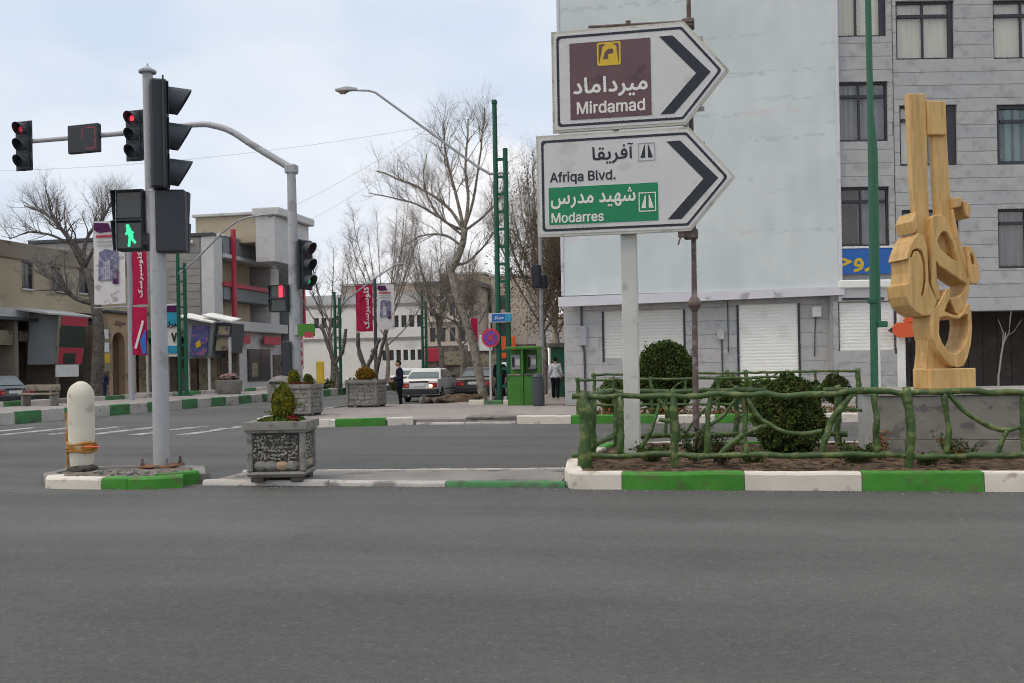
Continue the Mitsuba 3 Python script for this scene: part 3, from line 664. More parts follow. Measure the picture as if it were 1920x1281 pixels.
WA = 33.3                      # face of the corner building
bld = thing('corner_building', 'pale grey stone-clad building with white roller shutters behind the large blank board', 'building')
open_a = [(-3.40, 1.66, -0.76, 3.21), (0.93, 0.35, 2.82, 3.30)]
wall_a = put(bld, 'wall', box(-4.62, 4.05, WA + 0.08, WA + 9, 0, 15.5), 'joint')
stone_panels(wall_a, -4.66, 4.09, 0.14, 4.2, open_a, 0.445, 1.15, WA, 0.10, 71)
put(wall_a, 'upper_wall', box(-4.66, 4.09, WA, WA + 0.078, 4.2, 15.5), 'wall_stone_1')
put(wall_a, 'side_cladding', box(-4.70, -4.622, WA + 0.002, WA + 26, 0, 15.5), 'wall_stone_1')
shutter(bld, -3.40, 1.66, -0.76, 3.21, WA + 0.0, mat='shutter_white_shaded')
shutter(bld, 0.93, 0.35, 2.82, 3.30, WA - 0.03)
put(bld, 'threshold', box(0.8, 2.95, WA - 0.25, WA + 0.1, 0.14, 0.34, 0.02), 'wall_stone_2')
put(bld, 'downpipe', tube([(-4.02, WA - 0.05, 0.15), (-4.02, WA - 0.05, 1.9), (-4.1, WA - 0.05, 2.3), (-4.1, WA - 0.05, 3.4)], 0.035), 'bin_grey')
put(bld, 'meter_box', box(-4.2, -3.93, WA - 0.14, WA - 0.003, 2.1, 2.75, 0.02), 'steel_grey', label='narrow grey meter box on the left pillar')
put(bld, 'conduit', tube([(0.42, WA - 0.03, 0.2), (0.42, WA - 0.03, 2.2)], 0.022), 'bin_grey')
put(bld, 'junction_box', box(0.27, 0.50, WA - 0.12, WA - 0.003, 2.2, 2.52, 0.015), 'wall_stone_1')
put(bld, 'conduit', tube([(0.62, WA - 0.03, 1.8), (0.62, WA - 0.03, 3.4)], 0.016), 'bin_grey')
lampbox = put(bld, 'junction_box', box(3.22, 3.50, WA - 0.16, WA - 0.003, 2.85, 3.18, 0.02), 'paper_white', label='white box on the right pillar under the board')
put(bld, 'conduit', tube([(3.34, WA - 0.03, 2.85), (3.30, WA - 0.03, 2.3), (3.28, WA - 0.03, 1.6)], 0.015), 'bin_grey')

# the neighbour stands square to the photograph's view
NB = (0, 0, 0, YAW)
nbl = thing('office_building', 'grey stone office building with dark framed windows right of the blank board', 'building')
yb = 31.6
win = [(10.20, 11.55, 11.87, 14.2), (10.20, 8.28, 11.87, 10.15), (10.20, 5.0, 11.86, 6.87),
       (12.15, 10.80, 13.97, 12.63), (12.21, 7.50, 14.01, 9.38), (12.23, 4.25, 14.02, 6.12),
       (15.18, 10.77, 17.0, 12.6), (15.24, 7.47, 17.04, 9.35), (15.22, 4.24, 17.02, 6.10)]
lows = [(10.2, 1.76, 11.98, 3.28), (12.25, 0.0, 19.5, 2.93)]
backing = rect(10.0, 0, 20, 15.5).difference(shapely.union_all([rect(*w) for w in win + lows]))
wall_b = put(nbl, 'wall', place(front(backing, yb + 0.06, yb + 0.5), *NB), 'joint')
stone_panels(wall_b, 10.05, 12.03, 0.14, 15.2, win[:3] + lows[:1] + [(10.0, 3.30, 12.0, 4.98)], 0.415, 1.02, yb, 0.08, 73, NB)
stone_panels(wall_b, 12.05, 19.6, 2.93, 15.2, win[3:], 0.415, 1.25, yb - 0.02, 0.10, 74, NB)
put(wall_b, 'rear_block', place(box(10.0, 20, yb + 4.0, yb + 9, 0, 15.5), *NB), 'room_dark')
for z in (3.05, 7.05, 10.35, 15.3):
    put(wall_b, 'floor_slab', place(box(10.05, 19.95, yb + 0.52, yb + 3.99, z, z + 0.2), *NB), 'room_dark')
for x in (9.98, 12.02, 14.6, 19.95):
    put(wall_b, 'partition', place(box(x, x + 0.12, yb + 0.515, yb + 3.995, 3.3 if 11 < x < 19 else 0, 15.2), *NB), 'room_dark')
window_unit(nbl, *win[0], yb, NB, [0.47], 0.24, ['curtain', 'curtain'], right_jamb=0.12)
window_unit(nbl, *win[1], yb, NB, [0.47], 0.24, ['curtain_grey', 'curtain_grey'])
window_unit(nbl, *win[2], yb, NB, [0.47], 0.24, [None, 'curtain_grey'])
window_unit(nbl, *win[3], yb - 0.02, NB, [0.5], 0.25, ['curtain', 'curtain'], right_jamb=0.09)
w5 = window_unit(nbl, *win[4], yb - 0.02, NB, [0.5], 0.24, ['curtain', 'curtain_teal'], right_jamb=0.22)
window_unit(nbl, *win[5], yb - 0.02, NB, [0.5], 0.24, ['curtain_grey', 'curtain_grey'], right_jamb=0.1)
window_unit(nbl, *win[6], yb - 0.02, NB, [0.5], 0.25, ['curtain', 'curtain'])
w8 = window_unit(nbl, *win[7], yb - 0.02, NB, [0.55], 0.27, ['curtain_teal', 'curtain_teal'], frame=0.12)
window_unit(nbl, *win[8], yb - 0.02, NB, [0.5], 0.24, ['curtain_grey', None])
shutter(nbl, 10.2, 1.76, 11.98, 3.27, yb + 0.01, move=NB)
put(nbl, 'shutter_housing', place(box(10.2, 11.98, yb - 0.22, yb + 0.05, 3.70, 3.95, 0.03), *NB), 'shutter_white')
put(nbl, 'soffit', place(box(10.2, 11.98, yb - 0.10, yb + 0.05, 3.30, 3.70), *NB), 'plaster_light')
put(nbl, 'lintel', place(box(10.3, 11.6, yb - 0.13, yb - 0.10, 3.33, 3.40), *NB), 'frame_dark')
gate = put(nbl, 'gate', place(box(12.2, 19.9, yb + 3.7, yb + 3.76, 0.1, 3.04), *NB), 'gate_dark', label='dark recessed garage gate under the windows')
for k in range(14):
    x = 12.4 + 0.5 * k
    put(gate, 'rib', place(box(x, x + 0.06, yb + 3.66, yb + 3.698, 0.12, 3.03), *NB), 'gate_dark')
put(nbl, 'gate_side_wall', place(box(12.0, 12.2, yb + 0.905, yb + 3.8, 0, 3.04), *NB), 'plaster_grey')
put(nbl, 'gate_jamb', place(box(12.02, 12.26, yb - 0.06, yb + 0.9, 0.14, 2.925, 0.01), *NB), 'shutter_white')
put(nbl, 'gate_lintel', place(box(12.27, 19.6, yb + 0.01, yb + 0.9, 2.935, 3.1), *NB), 'wall_stone_1')

bs = thing('shop_sign', 'blue shop sign with yellow lettering on the grey office wall beside the board', 'sign')
put(bs, 'panel', place(box(10.28, 11.92, yb - 0.10, yb - 0.02, 4.14, 4.93, 0.01), *NB), 'sign_blue')
put(bs, 'trim', place(box(10.26, 11.94, yb - 0.12, yb - 0.02, 4.935, 5.0, 0.01), *NB), 'paper_white')
put(bs, 'lettering', place(front(glyph('roh', 10.14, 4.2, 11.30, 4.66).intersection(rect(10.29, 4.1, 11.9, 5)), yb - 0.112, yb - 0.10), *NB), 'sign_yellow')
arrow = thing('arrow_sign', 'orange red arrow shaped sign pointing left at the gate behind the carving', 'sign')
put(arrow, 'arrow_board', place(front(sg.Polygon([(11.66, 2.36), (11.9, 2.60), (12.7, 2.57), (12.7, 2.16), (11.95, 2.13)]), yb - 0.35, yb - 0.30), *NB), 'sign_orange')
put(arrow, 'upper_board', place(front(sg.Polygon([(12.1, 2.66), (12.25, 2.85), (12.75, 2.86), (12.75, 2.62), (12.2, 2.60)]), yb - 0.32, yb - 0.27), *NB), 'sign_orange')
put(arrow, 'tip', place(front(sg.Polygon([(11.60, 2.36), (11.74, 2.46), (11.74, 2.28)]), yb - 0.36, yb - 0.351), *NB), 'sign_black')
put(arrow, 'bracket', place(box(12.3, 12.36, yb - 0.27, yb + 0.1, 2.0, 2.9), *NB), 'frame_dark')

# the large blank board
bb = thing('billboard', 'large blank pale green advertising board with faded marks on the corner building', 'billboard')
put(bb, 'skin', box(-4.60, 4.02, 32.88, 32.94, 3.74, 15.6), 'billboard_skin')
put(bb, 'edge', box(-4.70, -4.603, 32.84, 32.99, 3.74, 15.6, 0.02), 'billboard_frame')
put(bb, 'edge', box(4.023, 4.12, 32.84, 32.99, 3.80, 15.6, 0.02), 'billboard_frame')
put(bb, 'bottom_strip', hull([(x, y, z) for x, a, b in ((-4.80, 3.38, 3.70), (4.16, 3.50, 3.765)) for y in (32.80, 33.0) for z in (a, b)]), 'billboard_frame', label='white strip along the bottom of the board')
for x in (-3.9, -1.5, 1.2, 3.6):
    put(bb, 'bracket', box(x - 0.04, x + 0.04, 32.95, 33.32, 4.5, 4.58), 'steel_grey')

# ---------------------------------------------------------------- left side of the street
XF = -33.0
tan = thing('tan_building', 'low tan plastered building with small windows over dark shops at left', 'building')
tw = [(44.2, 5.72, 45.1, 7.05), (46.45, 5.75, 47.35, 7.0), (48.8, 5.8, 49.75, 7.05)]
tw_poly = sg.box(30, 4.72, 54.8, 7.10).difference(shapely.union_all([rect(*w) for w in tw]))
put(tan, 'wall', side(tw_poly, XF - 0.4, XF), 'plaster_tan')
put(tan, 'parapet', box(XF - 12, XF + 0.12, 30, 54.9, 7.10, 7.92, 0.03), 'plaster_tan_dark', label='darker tan parapet band along the roof edge')
put(tan, 'body', box(XF - 12, XF - 2.2, 30, 49.2, 0, 4.7), 'plaster_tan_dark')
put(tan, 'upper_body', box(XF - 12, XF - 0.42, 30, 54.8, 4.73, 7.09), 'plaster_tan_dark')
put(tan, 'end_body', box(XF - 12, XF - 1.35, 52.2, 54.8, 0, 4.72), 'plaster_tan_dark')
for (a, b, c, d) in tw:
    w = put(tan, 'window', side(rect(a, b, c, d).difference(rect(a + 0.08, b + 0.08, c - 0.08, d - 0.08)), XF - 0.2, XF - 0.1), 'frame_dark')
    put(w, 'pane', box(XF - 0.35, XF - 0.16, a + 0.08, (a + c) / 2 - 0.02, b + 0.08, d - 0.08), 'far_glass')
    put(w, 'pane', box(XF - 0.35, XF - 0.16, (a + c) / 2 + 0.02, c - 0.08, b + 0.08, d - 0.08), 'far_glass')
    put(w, 'sill', box(XF - 0.1, XF + 0.1, a - 0.05, c + 0.05, b - 0.09, b - 0.01), 'plaster_light')
put(tan, 'shutter_band', box(XF - 0.4, XF + 0.02, 30, 48.2, 4.25, 4.715), 'plaster_light')
put(tan, 'cornice', box(XF - 2.0, XF + 0.5, 30, 49.2, 4.08, 4.245, 0.02), 'bin_grey')
for k, (a, b) in enumerate(((33, 36.2), (36.5, 40.0), (40.4, 43.5), (43.8, 46.6), (47.6, 49.2))):
    s = put(tan, 'shopfront', box(XF - 1.85, XF - 1.65, a, b, 0.15, 4.07), 'shop_dark' if k % 2 else 'shop_brown')
    put(s, 'door', box(XF - 1.65, XF - 1.58, a + 0.4, (a + b) / 2 + 0.3, 0.15, 2.6), 'shop_brown')
    put(s, 'sign_band', box(XF - 0.15, XF + 0.05, a + 0.1, b - 0.1, 2.9 + 0.2 * (k % 2), 3.6), ('shop_brown', 'shop_dark', 'print_tan')[k % 3])
    put(tan, 'pier', box(XF - 2.0, XF + 0.08, b + 0.02, b + 0.26, 0.15, 4.07), 'plaster_tan_dark')
peach = thing('peach_shop', 'narrow peach coloured shop with a dark arched doorway behind the left tree', 'shop')
arch = sg.box(49.4, 0.1, 52.0, 4.72).difference(sg.Polygon([(49.75, 0.1)] + [(50.35 + 0.6 * math.cos(a), 3.1 + 0.6 * math.sin(a)) for a in np.linspace(math.pi, 0, 13)] + [(50.95, 0.1)]))
put(peach, 'wall', side(arch, XF + 0.9, XF + 1.3), 'plaster_peach')
put(peach, 'passage', join(box(XF - 1.3, XF - 1.2, 49.5, 51.3, 0.1, 4.2), box(XF - 1.2, XF + 0.89, 49.5, 49.6, 0.1, 4.2), box(XF - 1.2, XF + 0.89, 51.1, 51.2, 0.1, 4.2), box(XF - 1.2, XF + 0.89, 49.6, 51.1, 4.1, 4.2)), 'plaster_peach')
put(peach, 'door', box(XF - 1.19, XF - 1.14, 49.8, 50.9, 0.15, 2.5), 'shop_brown')
put(peach, 'eave', box(XF + 0.6, XF + 1.5, 49.3, 52.1, 4.725, 4.86, 0.02), 'bin_grey')
put(peach, 'lettering', side(glyph('word', 49.95, 4.05, 51.0, 4.32), XF + 1.3, XF + 1.33), 'shop_dark')
peach_notice = thing('notice_board', 'white and yellow notices stacked on a board beside the arched doorway', 'notice')
put(peach_notice, 'board', box(XF + 1.35, XF + 1.41, 48.3, 49.5, 1.5, 4.0), 'print_tan')
for k, (z, mm) in enumerate(((3.3, 'paper_white'), (2.6, 'paper_white'), (2.0, 'sign_yellow'))):
    put(peach_notice, 'notice', box(XF + 1.411, XF + 1.43, 48.4 + 0.1 * k, 49.2 + 0.05 * k, z, z + 0.5), mm)

ks = thing('red_shop_sign', 'boxy red and dark green projecting shop sign with a sloping grey hood', 'shop sign')
x0, x1 = -33.0, -31.4
put(ks, 'hood', hull([(x0, 43.7, 4.75), (x0, 47.6, 4.75), (x0, 43.7, 4.62), (x0, 47.6, 4.62), (x1, 44.0, 4.45), (x1, 47.6, 4.45), (x1, 44.0, 4.37), (x1, 47.6, 4.37)]), 'plaster_light')
put(ks, 'box', hull([(x0, 44.7, 4.6), (x0, 47.3, 4.6), (x1, 45.0, 4.36), (x1, 47.2, 4.36), (x0, 44.5, 1.95), (x0, 47.1, 1.95), (x1 - 0.25, 44.7, 1.95), (x1 - 0.25, 46.9, 1.95)]), 'panel_grey')


def slant(z0, z1, y0, y1, dx):
    f = lambda z: x1 - 0.25 * (4.36 - z) / 2.41 + dx
    return hull([(f(z) + o, y, z) for z in (z0, z1) for y in (y0, y1) for o in (0, 0.02)])


put(ks, 'top_band', slant(3.88, 4.34, 45.0, 47.15, 0.005), 'red_paint')
put(ks, 'centre_panel', slant(2.80, 3.86, 44.95, 47.05, 0.005), 'panel_dark_green')
put(ks, 'bottom_band', slant(1.97, 2.78, 44.8, 46.9, 0.005), 'red_paint')
put(ks, 'inset', slant(1.99, 2.5, 45.35, 46.3, 0.03), 'panel_dark_green')
put(ks, 'corner_strip', slant(1.97, 4.34, 44.72, 44.93, 0.006), 'print_tan')
solo('white_notice', box(-31.4, -31.33, 44.4, 46.2, 1.32, 1.92, 0.01), 'paper_white', 'plain white board hanging below the red and green shop sign', 'board')

gry = thing('grey_building', 'grey panelled commercial building with red frame lines and a light penthouse', 'building')
GX = -32.2
side_wall = put(gry, 'side_wall', box(-46, GX - 0.9, 62.5, 62.8, 0, 10.45), 'joint')
for k in range(20):
    z = 0.12 + k * 0.515
    for j in range(4):
        put(side_wall, 'panel', box(GX - 1.02 - 3.2 * (j + 1) + 0.02, GX - 1.02 - 3.2 * j - 0.01, 62.42, 62.498, z + 0.018, z + 0.497), 'plaster_grey')
put(gry, 'corner_pier', box(GX - 0.9, GX, 62.4, 63.6, 0.1, 10.45, 0.02), 'plaster_light')
put(gry, 'roof_edge', box(-46, GX - 0.02, 62.3, 62.9, 10.455, 10.7, 0.03), 'bin_grey')
put(gry, 'core', box(-46, GX - 2.4, 62.9, 76, 0, 10.4), 'plaster_grey')
put(gry, 'top_panel', box(GX - 2.35, GX + 0.05, 63.7, 71.8, 9.45, 10.6, 0.02), 'panel_grey')
put(gry, 'top_coping', box(GX - 0.4, GX + 0.12, 63.6, 71.9, 10.61, 10.78, 0.02), 'plaster_light')
put(gry, 'ledge', box(GX - 2.35, GX + 0.2, 63.62, 71.9, 9.14, 9.42, 0.03), 'plaster_light')
for z0, z1, nm in ((7.45, 9.1, 'opening'), (4.95, 6.3, 'opening')):
    o = put(gry, nm, box(GX - 2.39, GX - 2.2, 62.95, 72.5, z0, z1), 'plaster_tan')
    put(o, 'screen', box(GX - 1.0, GX - 0.9, 65.0, 69.6, z0, z1), 'plaster_tan')
put(gry, 'spandrel', box(GX - 2.35, GX + 0.05, 63.7, 71.6, 6.32, 7.42, 0.02), 'panel_grey')
put(gry, 'end_pier', box(GX - 2.35, GX + 0.08, 71.1, 72.6, 4.9, 9.12, 0.02), 'plaster_light')
put(gry, 'frame_bar', box(GX + 0.12, GX + 0.34, 64.6, 65.0, 5.0, 11.2, 0.02), 'red_paint', label='upright red frame bar')
put(gry, 'frame_bar', box(GX + 0.06, GX + 0.20, 63.5, 71.6, 7.20, 7.52, 0.02), 'red_paint', label='level red frame bar')
put(gry, 'fascia', box(GX - 2.35, GX + 0.5, 63.9, 73.2, 4.2, 4.88, 0.04), 'plaster_light')
put(gry, 'ground_floor', box(GX - 2.35, GX - 0.1, 63.9, 73.2, 0.1, 4.19), 'plaster_light')
for a, b in ((65.0, 67.0), (69.3, 72.2)):
    put(gry, 'red_sign', box(GX + 0.2, GX + 0.32, a, b, 3.35, 3.95, 0.01), 'red_paint')
sw = put(gry, 'shop_window', box(GX - 0.09, GX + 0.0, 67.3, 71.0, 0.7, 3.0), 'frame_dark')
put(sw, 'pane', box(GX + 0.001, GX + 0.02, 67.5, 69.1, 0.85, 2.9), 'far_glass')
put(sw, 'pane', box(GX + 0.001, GX + 0.02, 69.3, 70.8, 0.85, 2.9), 'far_glass')
put(sw, 'display', box(GX + 0.021, GX + 0.03, 67.8, 68.7, 1.0, 2.0), 'print_tan')
put(gry, 'door', box(GX - 0.09, GX + 0.01, 71.6, 73.0, 0.1, 2.6), 'shop_dark')
pent = put(gry, 'penthouse', box(-35.4, -30.9, 66, 72, 10.4, 12.3), 'plaster_tan')
put(pent, 'roof_lip', box(-35.6, -30.8, 65.8, 72, 12.31, 12.52, 0.04), 'plaster_light')
put(gry, 'stair_block', box(-30.85, -29.4, 65.9, 72, 9.0, 12.2, 0.03), 'plaster_light')
put(gry, 'stair_cap', box(-31.0, -29.0, 65.7, 72.2, 12.21, 12.75, 0.05), 'plaster_light')
put(gry, 'floodlight', box(GX - 2.0, GX - 1.4, 62.1, 62.3, 10.0, 10.2, 0.03), 'paper_white')

tower = thing('dark_grey_annex', 'dark grey narrow block with a thin red outline behind the mast', 'building')
put(tower, 'wall', box(-36, -31.6, 73.4, 75.6, 0, 10.9), 'panel_grey')
put(tower, 'fin', box(-31.59, -31.3, 73.6, 75.2, 4.4, 10.8), 'panel_grey')
put(tower, 'red_outline', side(sg.LineString([(75.4, 4.5), (75.4, 11.4), (73.7, 11.4)]).buffer(0.13), -31.4, -31.2), 'red_paint')
put(tower, 'sign_strip', box(-31.29, -31.22, 74.0, 75.0, 1.5, 4.6), 'banner_white')
for z in (2.0, 2.7, 3.4, 4.0):
    put(tower, 'round_mark', side(sg.Point(74.5, z).buffer(0.24), -31.22, -31.19), 'red_paint')

proj = thing('projecting_sign', 'projecting shop display box with a blue poster and white sloping tops', 'shop sign')
put(proj, 'body', hull([(-33.1, 60, 4.9), (-31.0, 60.0, 4.55), (-33.1, 62, 4.9), (-31.0, 62, 4.55), (-33.0, 60.1, 2.3), (-31.35, 60.1, 2.35), (-33.0, 62, 2.3), (-31.35, 62, 2.35)]), 'panel_grey')
put(proj, 'poster', front(sg.Polygon([(-32.5, 4.45), (-31.35, 4.36), (-31.55, 2.5), (-32.75, 2.42)]), 59.93, 59.99), 'print_mixed')
put(proj, 'poster_spot', front(sg.Polygon([(-32.3, 3.25), (-32.0, 3.5), (-31.9, 3.1), (-32.2, 2.95)]), 59.90, 59.93), 'sign_yellow')
put(proj, 'top', hull([(-33.3, 59.7, 5.05), (-33.3, 61.0, 5.3), (-30.95, 59.7, 4.6), (-30.95, 61, 4.8), (-33.3, 59.7, 4.97), (-30.95, 59.7, 4.5)]), 'paper_white')
proj2 = thing('projecting_sign', 'projecting shop display box with a tan poster nearest the grey building', 'shop sign')
put(proj2, 'body', hull([(-30.9, 60.3, 4.6), (-29.9, 60.3, 4.5), (-30.9, 62, 4.6), (-29.9, 62, 4.5), (-31.2, 60.4, 2.6), (-30.1, 60.4, 2.6), (-31.2, 62, 2.6), (-30.1, 62, 2.6)]), 'bin_grey')
put(proj2, 'poster', front(sg.Polygon([(-30.85, 4.35), (-30.05, 4.3), (-30.25, 2.8), (-31.1, 2.75)]), 60.23, 60.29), 'print_tan')
put(proj2, 'top', hull([(-31.9, 60.0, 5.1), (-31.9, 61.4, 5.3), (-29.8, 60.0, 4.65), (-29.8, 61.4, 4.85), (-31.9, 60.0, 5.02), (-29.8, 60.0, 4.55)]), 'paper_white')
under = thing('street_shops', 'dark row of shop fronts and posts under the projecting signs', 'shop')
put(under, 'wall', box(-40, -33.2, 62.0, 62.3, 0.1, 4.3), 'shop_dark')
put(under, 'canopy', box(-40, -30.0, 60.1, 62.29, 3.65, 3.8, 0.02), 'bin_grey')
for k in range(6):
    put(under, 'shopfront', box(-38.8 + 1.45 * k, -37.5 + 1.45 * k, 61.6, 61.88, 0.15, 3.4), ('shop_brown', 'print_tan', 'shop_dark')[k % 3])
    put(under, 'post', box(-37.42 + 1.45 * k, -37.28 + 1.45 * k, 60.2, 60.34, 0.15, 3.64), 'plaster_light')
put(under, 'poster', box(-36.6, -35.6, 61.4, 61.59, 4.9, 6.2), 'print_tan')
bls = thing('blue_white_sign', 'blue and white upright shop banner beside the grey signal pole', 'shop sign')
put(bls, 'board', box(-34.75, -33.5, 60.0, 60.15, 2.45, 5.85, 0.01), 'paper_white')
put(bls, 'sky_band', front(rect(-34.7, 4.5, -33.55, 5.3), 59.96, 59.999), 'print_sky')
put(bls, 'top_band', front(rect(-34.7, 5.32, -33.55, 5.75), 59.96, 59.999), 'print_purple')
put(bls, 'bottom_band', front(rect(-34.7, 2.65, -33.55, 3.15), 59.96, 59.999), 'print_sky')
put(bls, 'lettering', front(glyph('word', -34.4, 4.25, -33.6, 4.7), 59.93, 59.959), 'sign_black')
put(bls, 'numeral', front(glyph('seven', -34.0, 3.4, -33.6, 4.0), 59.93, 59.999), 'frame_dark')

wht = thing('white_building', 'long low white building with small dark windows at the end of the street', 'building')
wb = 90.0
ww = [(-36.4 + 0.75 * k, 5.3, -35.9 + 0.75 * k, 6.25) for k in range(4)] + [(-28.6 + 0.75 * k, 5.2, -28.1 + 0.75 * k, 6.3) for k in range(4)] + [(-29.75 + 0.68 * k, 2.15, -29.3 + 0.68 * k, 3.1) for k in range(6)]
put(wht, 'wall', front(rect(-46, 0, -25.9, 7.4).difference(shapely.union_all([rect(*w) for w in ww])), wb, wb + 0.3), 'plaster_white')
put(wht, 'parapet', box(-46, -25.8, wb - 0.15, wb + 0.3, 7.41, 8.35, 0.03), 'plaster_light')
put(wht, 'string_course', box(-46, -25.88, wb - 0.1, wb - 0.005, 4.05, 4.3), 'plaster_grey')
put(wht, 'string_course', box(-46, -25.88, wb - 0.12, wb - 0.005, 7.2, 7.4), 'plaster_grey')
put(wht, 'body', box(-46, -26.4, wb + 0.6, wb + 2.5, 0, 8.0), 'plaster_white')
for w in ww:
    put(wht, 'window', box(w[0], w[2], wb + 0.12, wb + 0.16, w[1], w[3]), 'far_glass')
brk = thing('brick_block', 'pinkish tan multi storey block with balconies beyond the white building', 'building')
bw = [(-29.3 + 1.1 * (k % 4), 1.4 + 2.75 * (k // 4), -28.7 + 1.1 * (k % 4), 2.9 + 2.75 * (k // 4)) for k in range(12)]
put(brk, 'wall', front(rect(-30.4, 0, -24.6, 10.1).difference(shapely.union_all([rect(*w) for w in bw])), 105, 105.3), 'brick_far')
put(brk, 'side_wall', box(-24.59, -24.5, 105.1, 118, 0, 10.1), 'brick_far')
put(brk, 'body', box(-30.4, -24.6, 105.6, 118, 0, 10.0), 'brick_far')
put(brk, 'roof_edge', box(-30.8, -24.0, 104.6, 118, 10.11, 10.6, 0.05), 'bin_grey')
for w in bw:
    put(brk, 'window', box(w[0], w[2], 105.15, 105.2, w[1], w[3]), 'far_glass')
for k in range(3):
    put(brk, 'balcony', box(-29.6, -25.0, 104.5, 104.99, 3.5 + 2.75 * k, 3.75 + 2.75 * k), 'plaster_light')
ext = [('far_block', 'pale far block seen between bare trees over the white building', -44, -33, 118, 11.5, 'brick_far'),
       ('far_block', 'tan far block with a flat roof above the white banner', -33, -27.5, 124, 13.0, 'plaster_tan'),
       ('far_block', 'pinkish far block closing the street behind the big bare tree', -24, -20.0, 112, 11.5, 'brick_far'),
       ('far_block', 'low tan far block behind the green lattice post', -15, -9.6, 96, 6.0, 'plaster_tan')]
for nm, lab, a, b, y, h, mt in ext:
    t = thing(nm, lab, 'building')
    wins = [(a + 0.8 + 1.7 * i, 1.6 + 3.1 * j, a + 1.9 + 1.7 * i, 3.2 + 3.1 * j) for i in range(int((b - a - 1) / 1.7)) for j in range(int((h - 1) / 3.1))]
    put(t, 'wall', front(rect(a, 0, b, h).difference(shapely.union_all([rect(*w) for w in wins])), y, y + 0.3), mt)
    put(t, 'body', box(a, b, y + 0.5, y + 9, 0, h - 0.1), mt)
    put(t, 'roof_edge', box(a - 0.2, b + 0.2, y - 0.2, y + 9, h + 0.01, h + 0.3, 0.04), 'plaster_light')
    for w in wins:
        put(t, 'window', box(w[0], w[2], y + 0.12, y + 0.16, w[1], w[3]), 'far_glass')
rsh = thing('side_street_shops', 'row of brownish shops along the right pavement behind the trees', 'building')
put(rsh, 'wall', box(-4.9, -4.3, 60, 110, 0, 9), 'brick_far')
put(rsh, 'end_wall', box(-9.2, -4.9, 84, 84.4, 0, 8), 'plaster_tan')
for (a, b, z0, z1) in ((-10.2, -9.5, 2.75, 4.3), (-9.3, -8.7, 2.7, 4.2)):
    put(rsh, 'sign', box(a, b, 62.0, 62.1, z0, z1), 'banner_white')
    put(rsh, 'sign_post', box((a + b) / 2 - 0.04, (a + b) / 2 + 0.04, 62.02, 62.08, 0.1, z0 - 0.01), 'steel_grey')
for k in range(3):
    put(rsh, 'sign', box(-9.0 + 1.4 * k, -7.8 + 1.4 * k, 83.8, 83.99, 2.8, 4.6), ('paper_white', 'red_paint', 'panel_grey')[k])
    put(rsh, 'shopfront', box(-9.0 + 1.4 * k, -7.8 + 1.4 * k, 83.85, 83.99, 0.1, 2.6), 'shop_dark')
ss = thing('street_shops', 'far shop signs in white and orange under the brick block', 'shop')
put(ss, 'wall', box(-29.0, -17.0, 100, 100.3, 0, 3.6), 'shop_dark')
for k, (a, b, z0, z1, mt) in enumerate(((-28.6, -26.8, 2.0, 3.4, 'red_paint'), (-26.4, -24.4, 1.6, 3.0, 'print_tan'), (-23.9, -21.4, 3.0, 4.6, 'paper_white'), (-23.4, -20.9, 1.4, 2.6, 'print_tan'), (-20.6, -19.0, 2.2, 4.4, 'sign_orange'))):
    put(ss, 'sign', box(a, b, 99.8, 99.99, z0, z1, 0.02), mt)

# ---------------------------------------------------------------- direction sign
ds = thing('direction_sign', 'two large white arrow-shaped road signs stacked on a white square post pointing right', 'road sign')
put(ds, 'post', box(-1.225, -1.0, 14.72, 14.93, 0.12, 3.9, 0.012), 'post_white')
put(ds, 'rear_frame', join(*[box(-2.0, 0.0, 14.67, 14.71, z - 0.03, z + 0.03) for z in (3.7, 4.6, 5.1, 6.1)], box(-1.3, -1.22, 14.67, 14.75, 3.4, 6.38), box(-0.3, -0.22, 14.67, 14.75, 3.4, 6.3)), 'steel_grey')
put(ds, 'top_rail', rod((-1.63, 14.66, 6.385), (-0.12, 14.66, 6.345), 0.022), 'rust_pole')
put(ds, 'top_bolt', box(-1.09, -1.02, 14.63, 14.69, 6.36, 6.43, 0.01), 'rust_pole')
put(ds, 'clamp', join(box(-0.32, -0.12, 14.65, 14.85, 3.26, 3.40, 0.02), box(-0.40, -0.30, 14.62, 14.72, 3.28, 3.36, 0.01), rod((-0.36, 14.64, 3.30), (-0.40, 14.62, 3.17), 0.012)), 'rust_pole')


def arrow_outline(x0, z0, x1, z1, xt, inset=0.0, r=0.0):
    zm = (z0 + z1) / 2
    p = sg.Polygon([(x0, z0), (x1, z0), (xt, zm), (x1, z1), (x0, z1)])
    p = p.buffer(-inset, join_style=2)
    return p.buffer(-r).buffer(r) if r else p


def sign_panel(x0, z0, x1, z1, xt, lab):
    k = put(ds, 'panel', front(arrow_outline(x0, z0, x1, z1, xt), 14.60, 14.665), 'sign_edge', label=lab)
    put(k, 'face', front(arrow_outline(x0, z0, x1, z1, xt, 0.035, 0.02), 14.592, 14.599), 'sign_face')
    ring = arrow_outline(x0, z0, x1, z1, xt, 0.075, 0.05).difference(arrow_outline(x0, z0, x1, z1, xt, 0.110, 0.05))
    put(k, 'border_line', front(ring, 14.586, 14.591), 'sign_black')
    return k


def chevron(k, xa, xb, xt, z0, z1):
    zm = (z0 + z1) / 2
    put(k, 'chevron', front(sg.Polygon([(xa, z1), (xb, z1), (xt, zm), (xb, z0), (xa, z0), (xt - (xb - xa) - 0.01, zm)]), 14.585, 14.591), 'sign_black')


